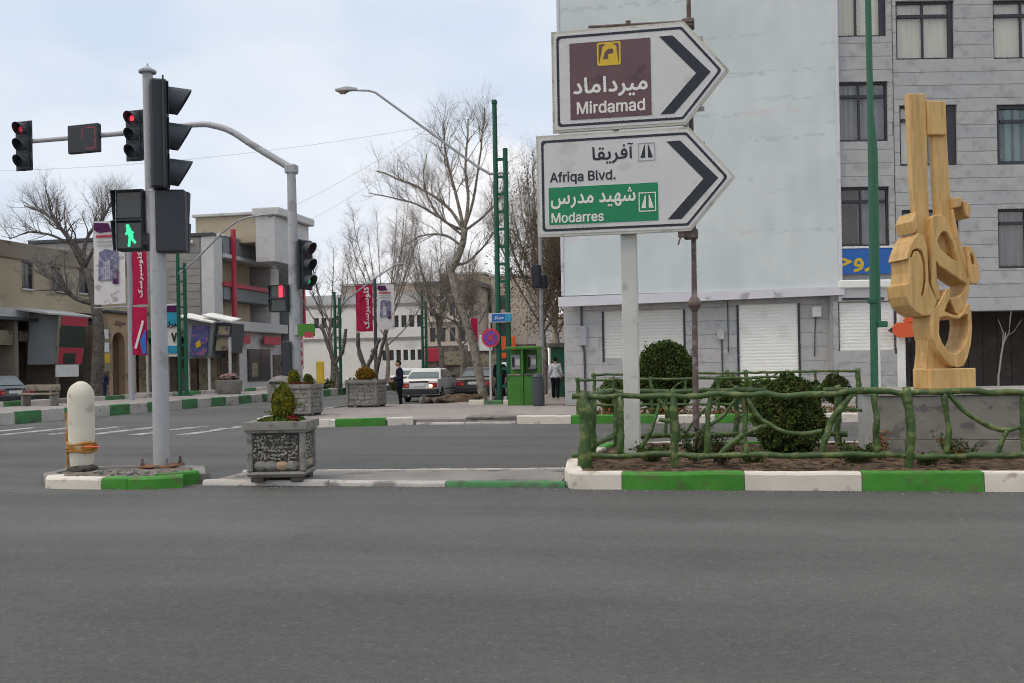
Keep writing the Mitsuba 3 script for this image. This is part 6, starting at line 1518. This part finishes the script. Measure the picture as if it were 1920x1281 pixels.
put(bn, 'backrest', box(-24.6, -23.2, 33.06, 33.11, 0.88, 1.1, 0.01), 'plaster_tan_dark')
for x in (-24.5, -23.35):
    put(bn, 'leg', box(x, x + 0.08, 32.65, 33.1, 0.33, 0.735, 0.01), 'plinth_stone')
    put(bn, 'armrest', tube([(x + 0.04, 33.08, 0.75), (x + 0.04, 33.0, 1.0), (x + 0.04, 32.7, 0.98), (x + 0.04, 32.66, 0.75)], 0.025, 7), 'plinth_stone')

# overhead wires
for k, (lab, a, b, sag) in enumerate((('thin overhead wire crossing the sky behind the curved mast arm', (-26.0, 31.5, 8.7), (-7.4, 35.3, 10.45), 0.9),
                                      ('upper of two thin cables rising from the street to the lamp arm', (-33, 62.5, 10.4), (-9.9, 35.4, 10.05), 1.2),
                                      ('lower of two thin cables running above the far street', (-31.6, 66, 10.6), (-10.3, 36.2, 9.6), 1.4))):
    u = np.linspace(0, 1, 40)[:, None]
    P = np.array(a) * (1 - u) + np.array(b) * u
    P[:, 2] -= 4 * sag * (u * (1 - u))[:, 0] * 0.5
    solo('overhead_wire', tube(P, 0.005, 5), 'wire', lab, 'wire', 'overhead wires')

b6 = banner('red_banner', 'small red banner hanging beside the trunk of the big bare tree', -14.15, -13.75, 60.0, 2.9, 4.4, 'banner_red', 13)
put(b6, 'mast', tube([(-13.70, 60, 0.1), (-13.70, 60, 4.6)], 0.04, 7), 'steel_grey')

# ---------------------------------------------------------------- cars


def car(label, x, y, yaw, paint, kind='sedan', lights=False, group=None):
    """A boxy saloon or hatchback; its rear is at local y = 0 and it points along +y."""
    t = thing('parked_car', label, 'car', group)
    M = lambda m: place(m, x, y, 0, yaw)
    W, L = 0.83, 4.38
    if kind == 'sedan':
        prof = [(0.0, 0.30), (0.0, 0.88), (0.06, 0.97), (0.85, 1.00), (2.98, 0.98), (4.2, 0.82), (4.36, 0.70), (4.38, 0.30)]
        belt, roof, zr = (0.72, 3.06), (1.28, 2.42), 1.41
    else:
        L = 4.0
        prof = [(0.0, 0.32), (-0.02, 0.90), (0.04, 1.04), (2.9, 1.03), (3.85, 0.90), (3.98, 0.72), (4.0, 0.32)]
        belt, roof, zr = (0.10, 3.0), (0.42, 2.3), 1.62
    p = sg.Polygon(prof)
    for wy in (0.82, L - 0.86):
        p = p.difference(sg.Point(wy, 0.31).buffer(0.37))
    p = p.buffer(-0.03).buffer(0.03)
    body = put(t, 'body', M(join(side(p, -W + 0.03, W - 0.03), side(p.intersection(sg.box(-1, 0.42, 9, 0.80)), -W, W))), paint)
    put(t, 'underside', M(box(-W + 0.06, W - 0.06, 0.1, L - 0.1, 0.2, 0.42)), 'car_plastic')
    zb = 0.99 if kind == 'sedan' else 1.03
    B = [(-W + 0.07, belt[0], zb), (W - 0.07, belt[0], zb), (W - 0.07, belt[1], zb), (-W + 0.07, belt[1], zb)]
    Rf = [(-W + 0.2, roof[0], zr), (W - 0.2, roof[0], zr), (W - 0.2, roof[1], zr - 0.01), (-W + 0.2, roof[1], zr - 0.01)]
    mid = [(-W + 0.28, roof[0] + 0.15, zr + 0.03), (W - 0.28, roof[0] + 0.15, zr + 0.03), (W - 0.28, roof[1] - 0.15, zr + 0.02), (-W + 0.28, roof[1] - 0.15, zr + 0.02)]
    put(t, 'cabin', M(hull(B + Rf + mid)), paint)

    def pane(a, b, c, d, inset, nm='window', mat='car_glass', off=0.012):
        q = np.array([a, b, c, d], float)
        cen = q.mean(0)
        q = cen + (q - cen) * (1 - np.array(inset))
        nrm = np.cross(q[1] - q[0], q[3] - q[0])
        nrm /= np.linalg.norm(nrm)
        return put(t, nm, M(hull(np.vstack([q + nrm * off, q - nrm * 0.01]))), mat)

    pane(B[0], B[1], Rf[1], Rf[0], (0.10, 0.0, 0.18), 'rear_window')
    pane(B[2], B[3], Rf[3], Rf[2], (0.10, 0.0, 0.16), 'windscreen')
    for s in (1, -1):
        b0, b1, r0, r1 = (B[1], B[2], Rf[1], Rf[2]) if s > 0 else (B[3], B[0], Rf[3], Rf[0])
        lerp = lambda a, b, k: tuple(np.array(a) * (1 - k) + np.array(b) * k)
        for k0, k1 in ((0.06, 0.48), (0.52, 0.94)):
            pane(lerp(b0, b1, k0), lerp(b0, b1, k1), lerp(r0, r1, k1), lerp(r0, r1, k0), (0.0, 0.03, 0.18), 'side_window')
    put(t, 'rear_bumper', M(box(-W - 0.01, W + 0.01, -0.10, 0.12, 0.34, 0.58, 0.03)), 'car_plastic')
    put(t, 'front_bumper', M(box(-W, W, L - 0.1, L + 0.08, 0.32, 0.54, 0.03)), 'car_plastic')
    put(t, 'rear_strip', M(box(-0.42, 0.42, -0.018, 0.02, 0.83, 0.90)), 'car_plastic')
    put(t, 'number_plate', M(box(-0.27, 0.27, -0.03, -0.005, 0.68, 0.80, 0.005)), 'paper_white')
    for s in (-1, 1):
        k = put(t, 'tail_light', M(box(min(s * 0.44, s * 0.80), max(s * 0.44, s * 0.80), -0.03, 0.06, 0.62, 0.82, 0.015)), 'tail_red')
        a, b = sorted((s * 0.46, s * 0.58))
        if lights and s > 0:
            put(k, 'indicator', M(box(a, b, -0.045, -0.031, 0.64, 0.74, 0.004)), 'lens_dark', **glow('x', (1.6, 1.1, 0.5)))
        else:
            put(k, 'indicator', M(box(a, b, -0.045, -0.031, 0.64, 0.74, 0.004)), 'sign_orange')
        put(t, 'headlight', M(box(min(s * 0.45, s * 0.78), max(s * 0.45, s * 0.78), L - 0.03, L + 0.015, 0.58, 0.72, 0.01)), 'chrome')
        put(t, 'mirror', M(box(min(s * 0.80, s * 0.98), max(s * 0.80, s * 0.98), belt[1] - 0.5, belt[1] - 0.4, zb + 0.03, zb + 0.15, 0.02)), 'car_plastic')
        put(t, 'side_moulding', M(box(min(s * 0.829, s * 0.845), max(s * 0.829, s * 0.845), 1.25, L - 1.3, 0.52, 0.57)), 'car_plastic')
        put(t, 'door_handle', M(box(min(s * 0.80, s * 0.835), max(s * 0.80, s * 0.835), 1.6, 1.75, 0.84, 0.87)), 'chrome')
        for wy in (0.82, L - 0.86):
            Wm = lambda m: M(place(m, s * 0.72, wy, 0.305, s * math.pi / 2))
            w = put(t, 'wheel', Wm(lathe([(0, -0.1), (0.24, -0.1), (0.30, -0.07), (0.305, 0.0), (0.30, 0.09), (0.2, 0.1), (0, 0.1)], 24).apply_transform(trimesh.transformations.rotation_matrix(math.pi / 2, (1, 0, 0)))), 'tyre', smooth=40)
            put(w, 'hub_cap', Wm(cyl_y(0.19, -0.118, -0.101, 18)), 'chrome')
    put(t, 'exhaust', M(rod((-0.45, -0.08, 0.27), (-0.45, 0.4, 0.27), 0.03)), 'chrome')
    return t


GC = 'cars parked along the street'
car('white boxy saloon car with a lit amber tail lamp parked behind the businessman', -12.05, 41.3, 0.02, 'car_white', lights=True, group=GC)
car('dark grey car half hidden between the white saloon and the big bare tree', -10.2, 43.6, 0.03, 'car_dark', group=GC)
car('white hatchback parked further back beside the big bare tree', -9.9, 50.0, 0.04, 'car_white', 'hatch', group=GC)
car('grey car cut off by the left edge of the photo on the service lane', -29.0, 38.3, math.radians(62), 'car_grey', group=GC)
car('distant white car parked far back behind the far mast', -19.2, 62.0, 0.05, 'car_white', group=GC)

# ---------------------------------------------------------------- people


def flesh(spheres, bones, step=0.025, rounds=8):
    """One continuous surface over bones: spheres {joint: (x, y, z, r)}, bones as joint pairs or triples."""
    S = {k: m3.Manifold.sphere(v[3], 20).translate(v[:3]) for k, v in spheres.items()}
    b = m3.Manifold.batch_boolean([m3.Manifold.batch_hull([S[j] for j in bone]) for bone in bones], m3.OpType.Add)
    mm = b.refine_to_length(step).to_mesh()
    t = trimesh.Trimesh(mm.vert_properties[:, :3], mm.tri_verts, process=True)
    return trimesh.smoothing.filter_taubin(t, iterations=rounds)


def person(label, x, y, z, yaw, H=1.75, jacket='cloth_navy', shirt=None, trousers='cloth_black', stride=0.12, bend=0.0, elbows=0.25, head_down=0.0, cap=None, hold=0.12):
    """A standing or walking figure facing local -y. Sizes follow a body of height H."""
    t = thing('person', label, 'person')
    k = H / 1.75
    M = lambda m: place(trimesh.Trimesh(m.vertices * k, m.faces, process=False), x, y, z, yaw)
    f = lambda zz: -bend * max(0, zz - 0.95)
    J = {}
    J['pelvis'] = (0, 0, 0.95, 0.125)
    J['waist'] = (0, f(1.1), 1.10, 0.115)
    J['chest'] = (0, f(1.3), 1.30, 0.125)
    J['neck0'] = (0, f(1.44) + 0.01, 1.44, 0.058)
    J['neck1'] = (0, f(1.5) - head_down * 0.03, 1.52, 0.052)
    hy, hz = f(1.62) - head_down * 0.10 - 0.01, 1.635 - head_down * 0.03
    J['skull'] = (0, hy + 0.015, hz + 0.015, 0.088)
    J['face'] = (0, hy - 0.035, hz - 0.03, 0.066)
    J['chin'] = (0, hy - 0.055, hz - 0.085, 0.036)
    J['nose'] = (0, hy - 0.108, hz - 0.030, 0.013)
    J['nosetop'] = (0, hy - 0.088, hz + 0.005, 0.010)
    for s, n in ((1, 'r'), (-1, 'l')):
        st = stride * s
        J[n + 'sh'] = (s * 0.17, f(1.38), 1.385, 0.062)
        J[n + 'el'] = (s * 0.235, f(1.1) + 0.03 + 0.4 * st, 1.10, 0.044)
        J[n + 'wr'] = (s * 0.235, f(1.0) - elbows * 0.5 + 0.4 * st, 0.90 + 0.35 * elbows * hold * 4, 0.031)
        J[n + 'hip'] = (s * 0.085, 0, 0.90, 0.098)
        J[n + 'kn'] = (s * 0.09, -0.5 * st - 0.01, 0.50, 0.062)
        J[n + 'an'] = (s * 0.09, -st + 0.03, 0.09, 0.042)
        J[n + 'ear'] = (s * 0.088, hy + 0.012, hz - 0.015, 0.018)
    hands = []
    for s, n in ((1, 'r'), (-1, 'l')):
        wx, wy, wz, _ = J[n + 'wr']
        ex, ey, ez, _ = J[n + 'el']
        d = np.array([wx - ex, wy - ey, wz - ez])
        d /= np.linalg.norm(d)
        J[n + 'palm'] = (*(np.array([wx, wy, wz]) + d * 0.07), 0.026)
        fwd = np.array([0, -1.0, 0]) - d * (np.array([0, -1.0, 0]) @ d)
        fwd /= np.linalg.norm(fwd) + 1e-9
        for q in range(4):
            root = np.array(J[n + 'palm'][:3]) + fwd * (0.027 - 0.018 * q) + d * 0.02
            mid = root + d * (0.042, 0.047, 0.044, 0.034)[q] + np.array([-s, 0, 0]) * 0.012
            tip = mid + d * (0.03, 0.034, 0.031, 0.026)[q] + np.array([-s, 0, 0]) * 0.024
            for nm, c, r_ in (('a', root, 0.0105), ('b', mid, 0.0095), ('c', tip, 0.008)):
                J[f'{n}f{q}{nm}'] = (*c, r_)
            hands += [(f'{n}f{q}a', f'{n}f{q}b'), (f'{n}f{q}b', f'{n}f{q}c'), (n + 'palm', f'{n}f{q}a')]
        th = np.array([wx, wy, wz]) + d * 0.035 + fwd * 0.03
        J[n + 'ta'] = (*th, 0.0125)
        J[n + 'tb'] = (*(th + fwd * 0.022 + d * 0.034), 0.0095)
        hands += [(n + 'wr', n + 'ta'), (n + 'ta', n + 'tb'), (n + 'palm', n + 'wr')]
    bones = [('pelvis', 'waist'), ('waist', 'chest'), ('chest', 'rsh', 'lsh'), ('chest', 'neck0', 'rsh'), ('chest', 'neck0', 'lsh'), ('neck0', 'neck1'), ('neck1', 'skull'), ('skull', 'face'), ('face', 'chin'), ('nosetop', 'nose', 'face'), ('pelvis', 'rhip', 'lhip')]
    for n in 'rl':
        bones += [(n + 'sh', n + 'el'), (n + 'el', n + 'wr'), (n + 'hip', n + 'kn'), (n + 'kn', n + 'an'), ('skull', n + 'ear')]
    scene_key = numbered(t + '__body')
    put(t, 'body', M(flesh(J, bones + hands, 0.02, 4)), 'skin', smooth=True)

    def grown(names, extra):
        return {q: (*J[q][:3], J[q][3] + extra) for q in names}

    def cloth(name, G, bs, mat, lab=None, rough=0.010):
        m = flesh(G, bs, 0.03, 8)
        v = m.vertices
        m.vertices = v + m.vertex_normals * (rough * (meshkit.fbm(v * np.array([9, 9, 4]) + 3, 3, len(v) % 17) - 0.5) * 2)[:, None]
        put(t, name, M(m), mat, smooth=True, label=lab)

    G = grown(['pelvis', 'waist', 'chest', 'rsh', 'lsh', 'rel', 'lel', 'rwr', 'lwr'], 0.022)
    hemz = 0.80 if shirt else 0.93
    G['hem_r'], G['hem_l'] = (0.10, 0.0, hemz, 0.125 if shirt else 0.118), (-0.10, 0.0, hemz, 0.125 if shirt else 0.118)
    bs = [('pelvis', 'waist'), ('waist', 'chest'), ('chest', 'rsh', 'lsh'), ('pelvis', 'hem_r', 'hem_l'), ('waist', 'hem_r', 'hem_l')]
    for n in 'rl':
        bs += [(n + 'sh', n + 'el'), (n + 'el', n + 'wr')]
    cloth('jacket' if shirt else 'shirt', G, bs, jacket)
    if shirt:
        S = {'a': (0, f(1.40) - 0.075, 1.40, 0.055), 'b': (0, f(1.15) - 0.115, 1.12, 0.045), 'c': (0, f(1.3) - 0.105, 1.28, 0.055), 'n': (0, f(1.46), 1.455, 0.07)}
        cloth('shirt_front', S, [('a', 'c'), ('c', 'b'), ('a', 'n')], shirt, None, 0.003)
    G = grown(['pelvis', 'rhip', 'lhip', 'rkn', 'lkn', 'ran', 'lan'], 0.018)
    cloth('trousers', G, [('pelvis', 'rhip', 'lhip'), ('rhip', 'rkn'), ('rkn', 'ran'), ('lhip', 'lkn'), ('lkn', 'lan')], trousers)
    for n in 'rl':
        ax, ay, az, _ = J[n + 'an']
        put(t, 'shoe', M(flesh({'h': (ax, ay + 0.035, 0.042, 0.042), 'm': (ax, ay - 0.07, 0.045, 0.044), 't': (ax, ay - 0.15, 0.030, 0.030)}, [('h', 'm'), ('m', 't')], 0.02, 4)), 'shoe', smooth=True)
    cx, cy, cz, cr = J['skull']
    hair = {'top': (cx, cy + 0.012, cz + 0.022, cr + 0.004), 'back': (cx, cy + 0.03, cz - 0.03, cr - 0.006), 'fr': (cx, cy - 0.035, cz + 0.045, 0.062)}
    put(t, 'cap' if cap else 'hair', M(flesh(hair, [('top', 'back'), ('top', 'fr')], 0.02, 4)), cap or 'hair_dark', smooth=True)
    for s in (-1, 1):
        put(t, 'eye', M(trimesh.creation.icosphere(2, 0.011).apply_translation((s * 0.032, hy - 0.094, hz + 0.002))), 'hair_dark', smooth=True)
    return t


person('man in a dark navy suit standing in the street behind the white saloon', -11.96, 38.3, 0.0, math.radians(-62), 1.78, 'cloth_navy', 'cloth_pink', 'cloth_black', 0.02, 0.02, 0.5, 0.3)
person('man in a white shirt and dark trousers walking away on the right pavement', -6.02, 40.0, 0.14, math.radians(188), 1.66, 'cloth_white', None, 'cloth_black', 0.16, 0.12, 0.2, 0.8)
person('person in a white cap and dark clothes standing behind the big bare tree', -8.2, 39.6, 0.14, math.radians(20), 1.68, 'cloth_black', None, 'cloth_black', 0.02, 0.0, 0.2, 0.2, cap='cloth_white')
person('person in a blue top half hidden by the concrete bollard', -28.2, 43.4, 0.0, math.radians(30), 1.66, 'cloth_blue', 'cloth_white', 'cloth_blue', 0.08, 0.05, 0.3, 0.3)

# ---------------------------------------------------------------- bare trees


def sprout(rng, P, R, count, length, spread, up, r_scale, pts=5, start=0.25, jitter=0.06, droop=0.0):
    """Shoots from the centre lines P (n, k, 3) with radii R; returns new lines and radii."""
    n, k = R.shape
    i = rng.integers(0, n, count) if np.isscalar(count) else count
    m = len(i)
    u = start + (1 - start) * rng.uniform(0, 1, m) ** 0.8
    f = u * (k - 1)
    a = np.minimum(f.astype(int), k - 2)
    w = (f - a)[:, None]
    o = P[i, a] * (1 - w) + P[i, a + 1] * w
    rr = R[i, a] * (1 - w[:, 0]) + R[i, a + 1] * w[:, 0]
    t = P[i, a + 1] - P[i, a]
    t /= np.linalg.norm(t, axis=1, keepdims=True) + 1e-9
    q = rng.normal(size=(m, 3))
    q -= (q * t).sum(1, keepdims=True) * t
    q /= np.linalg.norm(q, axis=1, keepdims=True) + 1e-9
    d = t * (1 - spread) + q * spread * rng.uniform(0.6, 1.3, (m, 1)) + [0, 0, up]
    d /= np.linalg.norm(d, axis=1, keepdims=True) + 1e-9
    L = length * rng.uniform(0.5, 1.3, m) * (1.15 - 0.5 * u)
    line = [o]
    for _ in range(pts - 1):
        d = d + rng.normal(0, jitter * 3, (m, 3)) + [0, 0, up * 0.25 - droop]
        d /= np.linalg.norm(d, axis=1, keepdims=True) + 1e-9
        line.append(line[-1] + d * (L / (pts - 1))[:, None])
    Q = np.stack(line, 1)
    r0 = np.minimum(rr * r_scale, rr * 0.9)
    return Q, r0[:, None] * np.linspace(1, 0.35, pts)[None]


def bare_tree(label, x, y, z, trunk, limbs, levels, seed, bark='bark', twig='twig', group='bare trees along the street', cat='tree', yspread=1.6):
    """trunk and limbs: ([(dx, dy, height), ...], r0, r1). levels: (count, length, spread, up, radius scale)."""
    rg = np.random.default_rng(seed)
    t = thing('bare_tree', label, cat, group)
    o = np.array([x, y, z])
    pts, r0, r1 = trunk
    p = smooth_line(np.array(pts, float), 26)
    p = p + 0.03 * (np.stack([meshkit.noise(p * 2.2 + 9 * k, seed + k) for k in range(3)], 1) - 0.5) * 2 * np.linspace(0, 1, 26)[:, None]
    rr = np.linspace(r0, r1, 26) * (0.9 + 0.25 * meshkit.noise(p * 3, seed + 4))
    rr[:3] *= [1.35, 1.15, 1.04]
    put(t, 'trunk', tube(p + o, rr, 12), bark, smooth=True)
    LP, LR = [], []
    for k, (q, a, b) in enumerate(limbs):
        q = np.array(q, float)
        c = smooth_line(q, 18)
        c = c + 0.05 * (np.stack([meshkit.noise(c * 1.7 + 5 * j + k, seed + 7 + k) for j in range(3)], 1) - 0.5) * 2 * np.linspace(0, 1, 18)[:, None]
        r_ = np.linspace(a, b, 18) * (0.9 + 0.2 * meshkit.noise(c * 4, seed + k))
        put(t, 'limb', tube(c + o, r_, 8), bark, smooth=True)
        LP.append(c + o)
        LR.append(r_)
    P, R = np.array(LP), np.array(LR)
    if len(P) == 0:
        P, R = (p + o)[None, 8:], rr[None, 8:]
    allm = []
    for j, (count, length, spread, up, sc) in enumerate(levels):
        P, R = sprout(rg, P, R, count, length, spread, up, sc, 5 if j < 2 else 4)
        allm.append(tubes(P, R, 5 if j == 0 else (4 if j == 1 else 3), False))
    if allm:
        put(t, 'branches', allm[0], bark, smooth=True, kind='stuff')
    if len(allm) > 1:
        put(t, 'crown', join(allm[1:]), twig, kind='stuff')
    return t


# the big pale tree beside the lattice post; offsets from its foot
bare_tree('big bare pale-barked plane tree leaning left beside the tall green lattice lamp post', -8.5, 38, 0.1,
          ([(0, 0, 0), (-0.2, 0, 1.2), (-0.46, 0.1, 2.4), (-0.95, 0, 4.0), (-1.20, 0.1, 4.8), (-1.24, 0.1, 5.12), (-1.02, 0, 5.45), (-0.74, 0, 6.1), (-0.66, 0, 6.7)], 0.175, 0.12),
          [([(-0.66, 0, 6.60), (-1.3, 0.3, 7.50), (-2.2, 0.6, 8.24), (-3.3, 0.8, 8.81), (-4.5, 1.0, 9.31)], 0.075, 0.03),
           ([(-0.70, 0, 6.40), (-1.6, -0.5, 7.17), (-2.6, -0.9, 7.67), (-4.0, -1.3, 7.99)], 0.055, 0.02),
           ([(-0.66, 0, 6.60), (-0.95, 0.2, 7.75), (-1.25, 0.3, 8.90), (-1.45, 0.3, 9.88), (-1.5, 0.4, 10.95)], 0.075, 0.025),
           ([(-0.66, 0, 6.68), (-0.6, 0.5, 7.91), (-0.8, 0.9, 9.06), (-0.75, 1.1, 10.37), (-0.7, 1.2, 11.19)], 0.075, 0.025),
           ([(-0.66, 0, 6.68), (-0.2, -0.4, 7.67), (0.1, -0.8, 8.81), (0.35, -1.0, 10.04), (0.45, -1.0, 11.03)], 0.06, 0.02),
           ([(-0.66, 0, 6.60), (0.1, 0.4, 7.26), (0.7, 0.7, 8.08), (0.85, 0.8, 9.22)], 0.055, 0.02),
           ([(-0.75, 0, 6.00), (-1.5, 0.2, 6.50), (-2.5, 0.2, 6.50), (-3.4, 0.1, 6.00)], 0.06, 0.016),
           ([(-1.1, 0, 5.30), (-0.6, 0.5, 5.50), (0.1, 0.8, 6.30), (0.6, 1.0, 7.09)], 0.06, 0.018),
           ([(-0.66, 0, 6.60), (-1.5, -0.3, 7.09), (-2.1, -0.4, 8.24), (-2.0, -0.5, 9.55)], 0.06, 0.015)],
          [(140, 1.5, 0.55, 0.28, 0.42), (1200, 0.9, 0.6, 0.25, 0.5), (5600, 0.55, 0.62, 0.2, 0.65)], 5)
bare_tree('dark spreading bare tree before the low tan building at left', -27.7, 42, 0.05,
          ([(0, 0, 0), (0.2, 0, 2.0), (0.25, 0, 3.6), (0.05, 0, 5.0), (-0.35, 0, 6.2)], 0.30, 0.17),
          [([(-0.35, 0, 6.1), (-0.8, 0.2, 7.1), (-1.5, 0.3, 7.9), (-2.6, 0.4, 8.9), (-3.8, 0.5, 9.4)], 0.14, 0.03),
           ([(-0.4, 0, 6.2), (-1.0, -0.3, 7.6), (-1.6, -0.5, 8.6), (-1.9, -0.6, 9.8)], 0.11, 0.03),
           ([(-0.5, 0, 6.5), (-0.5, 0.4, 7.7), (0.2, 0.6, 8.7), (0.8, 0.8, 9.6)], 0.10, 0.025),
           ([(-0.4, 0, 6.3), (0.4, -0.4, 7.2), (1.0, -0.6, 8.4), (1.5, -0.7, 9.2)], 0.09, 0.025),
           ([(0.15, 0, 4.6), (-0.7, -0.3, 4.9), (-1.5, -0.5, 5.6), (-2.2, -0.6, 6.0)], 0.15, 0.04),
           ([(-1.0, 0.2, 7.3), (-2.3, 0.3, 7.9), (-3.5, 0.4, 8.1), (-4.6, 0.4, 7.8)], 0.07, 0.02)],
          [(130, 1.6, 0.55, 0.35, 0.45), (900, 0.95, 0.6, 0.3, 0.5), (4200, 0.55, 0.62, 0.2, 0.65)], 6, 'bark_dark', 'twig_grey')


def broom(label, x, y, z, trunk_h, h, spread, n, seed, r0=0.14, twig='twig', bark='bark', dense=240):
    """A pollarded tree: a trunk with a brush of upright shoots."""
    rg = np.random.default_rng(seed)
    L = []
    for k in range(n):
        a, s = rg.uniform(0, 2 * math.pi), spread * rg.uniform(0.25, 1.0)
        hh = trunk_h + (h - trunk_h) * rg.uniform(0.6, 1.0)
        L.append(([(0, 0, trunk_h - 0.1), (0.45 * s * math.cos(a), 0.45 * s * math.sin(a), trunk_h + 0.25 * (hh - trunk_h)), (0.8 * s * math.cos(a), 0.8 * s * math.sin(a), trunk_h + 0.6 * (hh - trunk_h)), (s * math.cos(a), s * math.sin(a), hh)], r0 * 0.34, 0.014))
    return bare_tree(label, x, y, z, ([(0, 0, 0), (0.1, 0, trunk_h * 0.4), (-0.08, 0, trunk_h * 0.75), (0, 0, trunk_h)], r0, r0 * 0.75), L, [(24 * n, 1.6, 0.45, 0.5, 0.45), (130 * n, 1.0, 0.5, 0.4, 0.5), (dense * n, 0.6, 0.55, 0.3, 0.7)], seed, bark, twig)




def dense(label, x, y, trunk_h, h, spread, n, seed, mat='twig_brown', bark='bark', fine=1.0, dry=420):
    """A tree whose fine twigs start low and fill a broad crown."""
    rg = np.random.default_rng(seed)
    L = []
    for k in range(n):
        a, s, z0 = rg.uniform(0, 2 * math.pi), spread * rg.uniform(0.4, 1.0), rg.uniform(0.55, 1.0) * trunk_h
        hh = z0 + (h - z0) * rg.uniform(0.35, 1.0)
        L.append(([(0, 0, z0), (0.5 * s * math.cos(a), 0.5 * s * math.sin(a), z0 + 0.35 * (hh - z0)), (0.85 * s * math.cos(a), 0.85 * s * math.sin(a), z0 + 0.7 * (hh - z0)), (s * math.cos(a), s * math.sin(a), hh)], 0.055, 0.014))
    t = bare_tree(label, x, y, 0.1, ([(0, 0, 0), (0.1, 0, trunk_h * 0.4), (-0.1, 0, trunk_h * 0.75), (0.0, 0, trunk_h * 1.02)], 0.17, 0.09), L, [(int(34 * n * fine), 1.3, 0.6, 0.3, 0.5), (int(190 * n * fine), 0.8, 0.65, 0.2, 0.55), (int(520 * n * fine), 0.5, 0.7, 0.1, 0.75)], seed, bark, mat)
    if not dry:
        return t
    c = crown_points(rg, dry * n, spread * 1.05, spread * 1.05, (h - trunk_h * 0.6) / 2, 0.2, 0.3, seed, False)
    c[:, 2] += trunk_h * 0.6 + 0.1
    keep = meshkit.fbm(c * 1.1, 3, seed) > 0.47
    put(t, 'dry_leaves', leaves(rg, c[keep] + [x, y, 0], 0.055), 'leaf_dry', kind='stuff')
    return t


dense('brushy bare tree with upright shoots above the red banner in the middle distance', -22.8, 70, 5.2, 13.6, 3.2, 16, 61, 'twig', 'bark', 0.9, 0)
dense('second brushy bare tree right above the white banner in the middle distance', -19.4, 72, 5.2, 13.0, 3.0, 16, 62, 'twig', 'bark', 0.9, 0)
dense('airy bare tree rising beside the far mast signal with the green light', -27.0, 70, 5.0, 13.6, 3.2, 8, 63, 'twig_grey', 'bark', 0.7, 0)
dense('low brushy bare tree between the white banner and the big bare tree', -15.8, 64, 4.5, 9.4, 3.6, 14, 64, 'twig', 'bark', 0.9, 0)
dense('tall twiggy brownish tree filling the gap right of the lattice post', -7.5, 46, 5.0, 11.4, 2.3, 16, 65)
dense('brown twiggy tree beside the left edge of the blank board', -6.6, 51, 5.0, 11.2, 2.2, 16, 66)
dense('thin dark trunked tree nearest the left corner of the grey building', -5.6, 41.5, 4.6, 8.6, 1.2, 10, 67, 'twig_brown', 'bark_dark')
dense('brown twiggy tree further down the right pavement behind the lattice post', -8.6, 58, 5.0, 12.6, 3.0, 16, 68)


def stump(label, x, y, z, lines, r, seed):
    t = thing('pruned_tree', label, 'tree', 'hard pruned street trees')
    for k, ln in enumerate(lines):
        put(t, 'trunk' if k == 0 else 'limb', limb([(x + a, y, z + b) for a, b in ln], r * (1 if k == 0 else 0.7), r * 0.6, 14, seed + k), 'bark_dark', smooth=True)
    rg = np.random.default_rng(seed)
    return t


def TP(s):  # a pruned tree about 54 m down the street
    return s


stump('hard pruned forked dark tree left of the red banner', -20.5, 54, 0.1, [[(0, 0), (0.0, 1.1), (-0.35, 2.2), (-0.9, 3.9)], [(-0.15, 1.6), (0.35, 2.4), (0.55, 3.6)]], 0.15, 71)
stump('hard pruned forked dark tree under the red banner', -18.9, 54, 0.1, [[(0, 0), (0.05, 1.2), (-0.3, 2.4), (-0.35, 3.4)], [(0.05, 1.2), (0.5, 2.1), (0.9, 3.0)]], 0.17, 72)
stump('hard pruned leaning dark tree under the white banner', -18.0, 53.4, 0.1, [[(0, 0), (0.0, 1.0), (0.2, 2.0), (0.55, 3.2)], [(0.1, 1.5), (-0.25, 2.4)]], 0.14, 73)
tm = thing('tree_pit_border', 'low dark heap of stones and soil at the foot of the big bare tree', 'tree pit')
r = np.random.default_rng(88)
put(tm, 'soil', place(blob(r, 1.5, 0.7, 0.32, 0.35, 3, 3), -9.4, 37.9, 0.1), 'soil', smooth=True)
for k in range(16):
    a = r.uniform(0, 2 * math.pi)
    put(tm, 'stone', place(blob(r, *r.uniform(0.10, 0.24, 3), 0.3, 1, k), -9.4 + 1.5 * math.cos(a), 37.8 + 0.75 * math.sin(a), 0.2), ('planter_stone', 'bark_dark')[k % 2], smooth=True)
dg = thing('distant_greenery', 'dark green shrubs and parked clutter at the foot of the pruned trees', 'shrubs')
labels[dg]['kind'] = 'stuff'
rg = np.random.default_rng(90)
PP = np.concatenate([crown_points(rg, 500, 0.6, 0.4, 0.45, 0.4, 0.3, k) + [xx, 55, 0.1] for k, xx in enumerate((-22.5, -21.4, -19.8, -17.2, -16.3))])
put(dg, 'foliage', leaves(rg, PP, 0.07), 'leaf_mid', kind='stuff')
put(dg, 'dry_foliage', leaves(rg, PP[::3] + rg.normal(0, 0.1, PP[::3].shape), 0.07), 'leaf_dry', kind='stuff')
